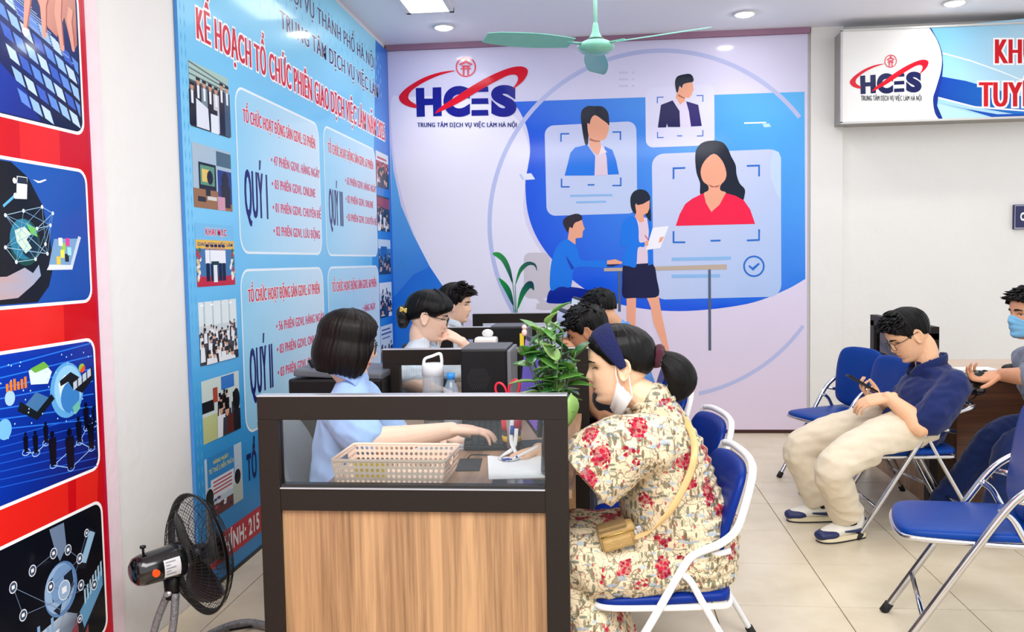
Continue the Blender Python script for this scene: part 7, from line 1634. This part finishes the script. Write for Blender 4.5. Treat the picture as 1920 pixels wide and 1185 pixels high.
# ---------------------------------------------------------------- masked man at the right edge
Y8 = 4.62
H = head_M(XZ(1931, 590, Y8), 192, -2, 0, 1.04); b = Vox(); b.head(H, 0); nb = V((H.translation.x+.06, Y8, H.translation.z-.17))
b.limb([H @ V((-.015, 0, -.03)), H @ V((-.03, 0, -.08)), nb, nb+V((.02, 0, -.06))], [.055, .057, .064, .09])
b.tube([nb+V((.02, 0, -.05)), nb+V((.05, 0, -.2)), V((2.40, Y8, .64)), V((2.45, Y8, .52))], [(.155, .05), (.16, .09), (.15, .09), (.145, .09)], 20, smooth_path=4, lat=LATY, round_caps=True)
shL = nb+V((.0, -.20, -.08)); elL = XZ(1935, 705, 4.40); wrL = XZ(1878, 703, 4.60); shR = nb+V((.02, .20, -.08)); elR = V((2.45, 4.90, .80)); wrR = V((2.33, 5.0, .79))
b.limb([shL, elL, wrL], [.048, .048, (.033, .029)]); b.limb([shR, elR, wrR], [.046, .045, .032])
b.hand(wrL, (-.95, .15, -.16), (.15, .35, -.9), 'L', ((20, 35, 25), (28, 40, 28), (35, 45, 30), (42, 50, 30)), 1.0, (.7, .6, .1, 10), 1.08); b.hand(wrR, (-1, 0, -.05), (0, 0, 1), 'R')
kn = [V((1.99, 4.50, .445)), V((2.02, 4.76, .445))]; an = [V((1.90, 4.52, .09)), V((1.76, 4.80, .09))]
for k in (0, 1): b.limb([V((2.45, Y8-.1+.2*k, .535)), kn[k], an[k]], [.058, .046, .036]); b.limb([an[k]+V((0, 0, -.03)), an[k]+V((-.12, 0, -.05))], [.036, .028])
MM = b.vox('person', .0048, Mskin, None, 2, colf=skin_col(H, (206, 150, 116), 0)); finish(MM, 'man in grey tee with blue face mask at the right edge'); face_parts(H, MM, 0, .9)
Mtee = clothmat('grey_tee', (122, 128, 146), .85, .1)
c = Vox(); c.tube([nb+V((.003, 0, .0)), nb+V((.01, 0, -.03)), nb+V((.022, 0, -.07)), nb+V((.05, 0, -.2)), V((2.40, Y8, .64)), V((2.46, Y8, .515))], [(.07, .066), (.12, .08), (.195, .092), (.205, .13), (.198, .13), (.19, .13)], 24, smooth_path=5, lat=LATY, round_caps=True)
c.limb([shL, shL.lerp(elL, .45), shL.lerp(elL, .80)], [.078, .082, .084]); c.limb([shR, shR.lerp(elR, .45), shR.lerp(elR, .8)], [.076, .078, .078]); c.vox('tee_shirt', .008, Mtee, MM, 3, disp=folds(.006, 28, 61))
c = Vox()
for k in (0, 1): c.tube([V((2.46, Y8-.1+.2*k, .51)), V((2.22, Y8-.11+.22*k, .50)), kn[k], kn[k].lerp(an[k], .5), an[k]], [.105, .096, .082, .07, .062], 20, smooth_path=5, round_caps=True)
c.vox('jeans', .0075, clothmat('blue_jeans', (16, 34, 80), .85, .25, 30), MM, 3, disp=folds(.005, 30, 66))
Mblsh = mat('black_shoe', (22, 22, 25), .4)
for k in (0, 1):
    v = Vox(); a_ = an[k]; v.tube([V((a_.x+.07, a_.y, .055)), V((a_.x, a_.y, .065)), V((a_.x-.09, a_.y, .05)), V((a_.x-.17, a_.y, .035))], [(.04, .045), (.042, .05), (.046, .036), (.036, .024)], 16, smooth_path=4, lat=LATY, round_caps=True); sh = v.vox('shoe', .006, Mblsh, MM, 3)
    MB().box((a_.x-.05, a_.y, .010), (.25, .086, .018), bev=.008).build('sole', Mwhite, sh)
hair(H, MM, EDGE_M, lambda a, t: (.022*(1-t**1.6)+.003 if a > 45 else .026*(1-.3*t)), amp=.003, seed=19, front_push=.006, spike=2.5)
tufts(H, MM, 160, 85, (8, 60), .034, 8, .018)
vs = []; fs = []; nu, nv = 16, 14
for i in range(nu+1):
    for j in range(nv+1):
        u = i/nu*2-1; v = j/nv; y = u*.064; z = -.002-.030*abs(u)**1.5*(1-v)-.110*v+.022*abs(u)**2*v; zz = max(z, -.112); x = max(float(head_x(np.array(y*.93), np.array(zz), 0)), .02)+.009-.004*abs(u)+.0018*math.sin(v*26); vs.append(H @ V((x, y, z)))
for i in range(nu):
    for j in range(nv): a = i*(nv+1)+j; fs.append((a, a+nv+1, a+nv+2, a+1))
Mbm = clothmat('blue_mask', (120, 180, 220), .8, .05); fm = MB().add(vs, fs, True).build('face_mask', Mbm, MM); sm = fm.modifiers.new('thick', 'SOLIDIFY'); sm.thickness = .002
for sy in (-1, 1): MB().tube([H @ V((.045, sy*.062, -.03)), H @ V((.01, sy*.074, .0)), H @ V((-.02, sy*.078, .02)), H @ V((-.028, sy*.077, -.01)), H @ V((.03, sy*.066, -.085))], .0018, 6, smooth_path=4).build('ear_loop', Mwhite, fm)
# black glossy pouch with strap in his hand
e = empty('strap_pouch', tuple(XZ(1812, 722, 4.64)), 0, 'black glossy pouch with hanging strap held in front of the desk edge', 'pouch')
v = Vox(); v.ball((0, 0, 0), [.10, .06, .042], 18, 10, rot=Matrix.Rotation(.35, 3, 'Y')); v.ball((.05, 0, .04), [.05, .04, .035], 14, 8); v.vox('pouch_body', .006, mat('gloss_black', (16, 16, 18), .15, coat=.5), e, 3, disp=folds(.004, 40, 3))
MB().tube([V((-.02+.05*math.cos(a), -.05, -.035+.035*math.sin(a))) for a in [2*PI*k/20 for k in range(20)]], [(.008, .002)]*20, 8, closed=True, lat=V((0, 1, 0))).build('strap', Mblk, e)
MB().tube([V((.085+.03*math.cos(a), 0, .035+.035*math.sin(a))) for a in [2*PI*k/20 for k in range(20)]], .007, 8, closed=True).build('wrist_loop', Mblk, e)
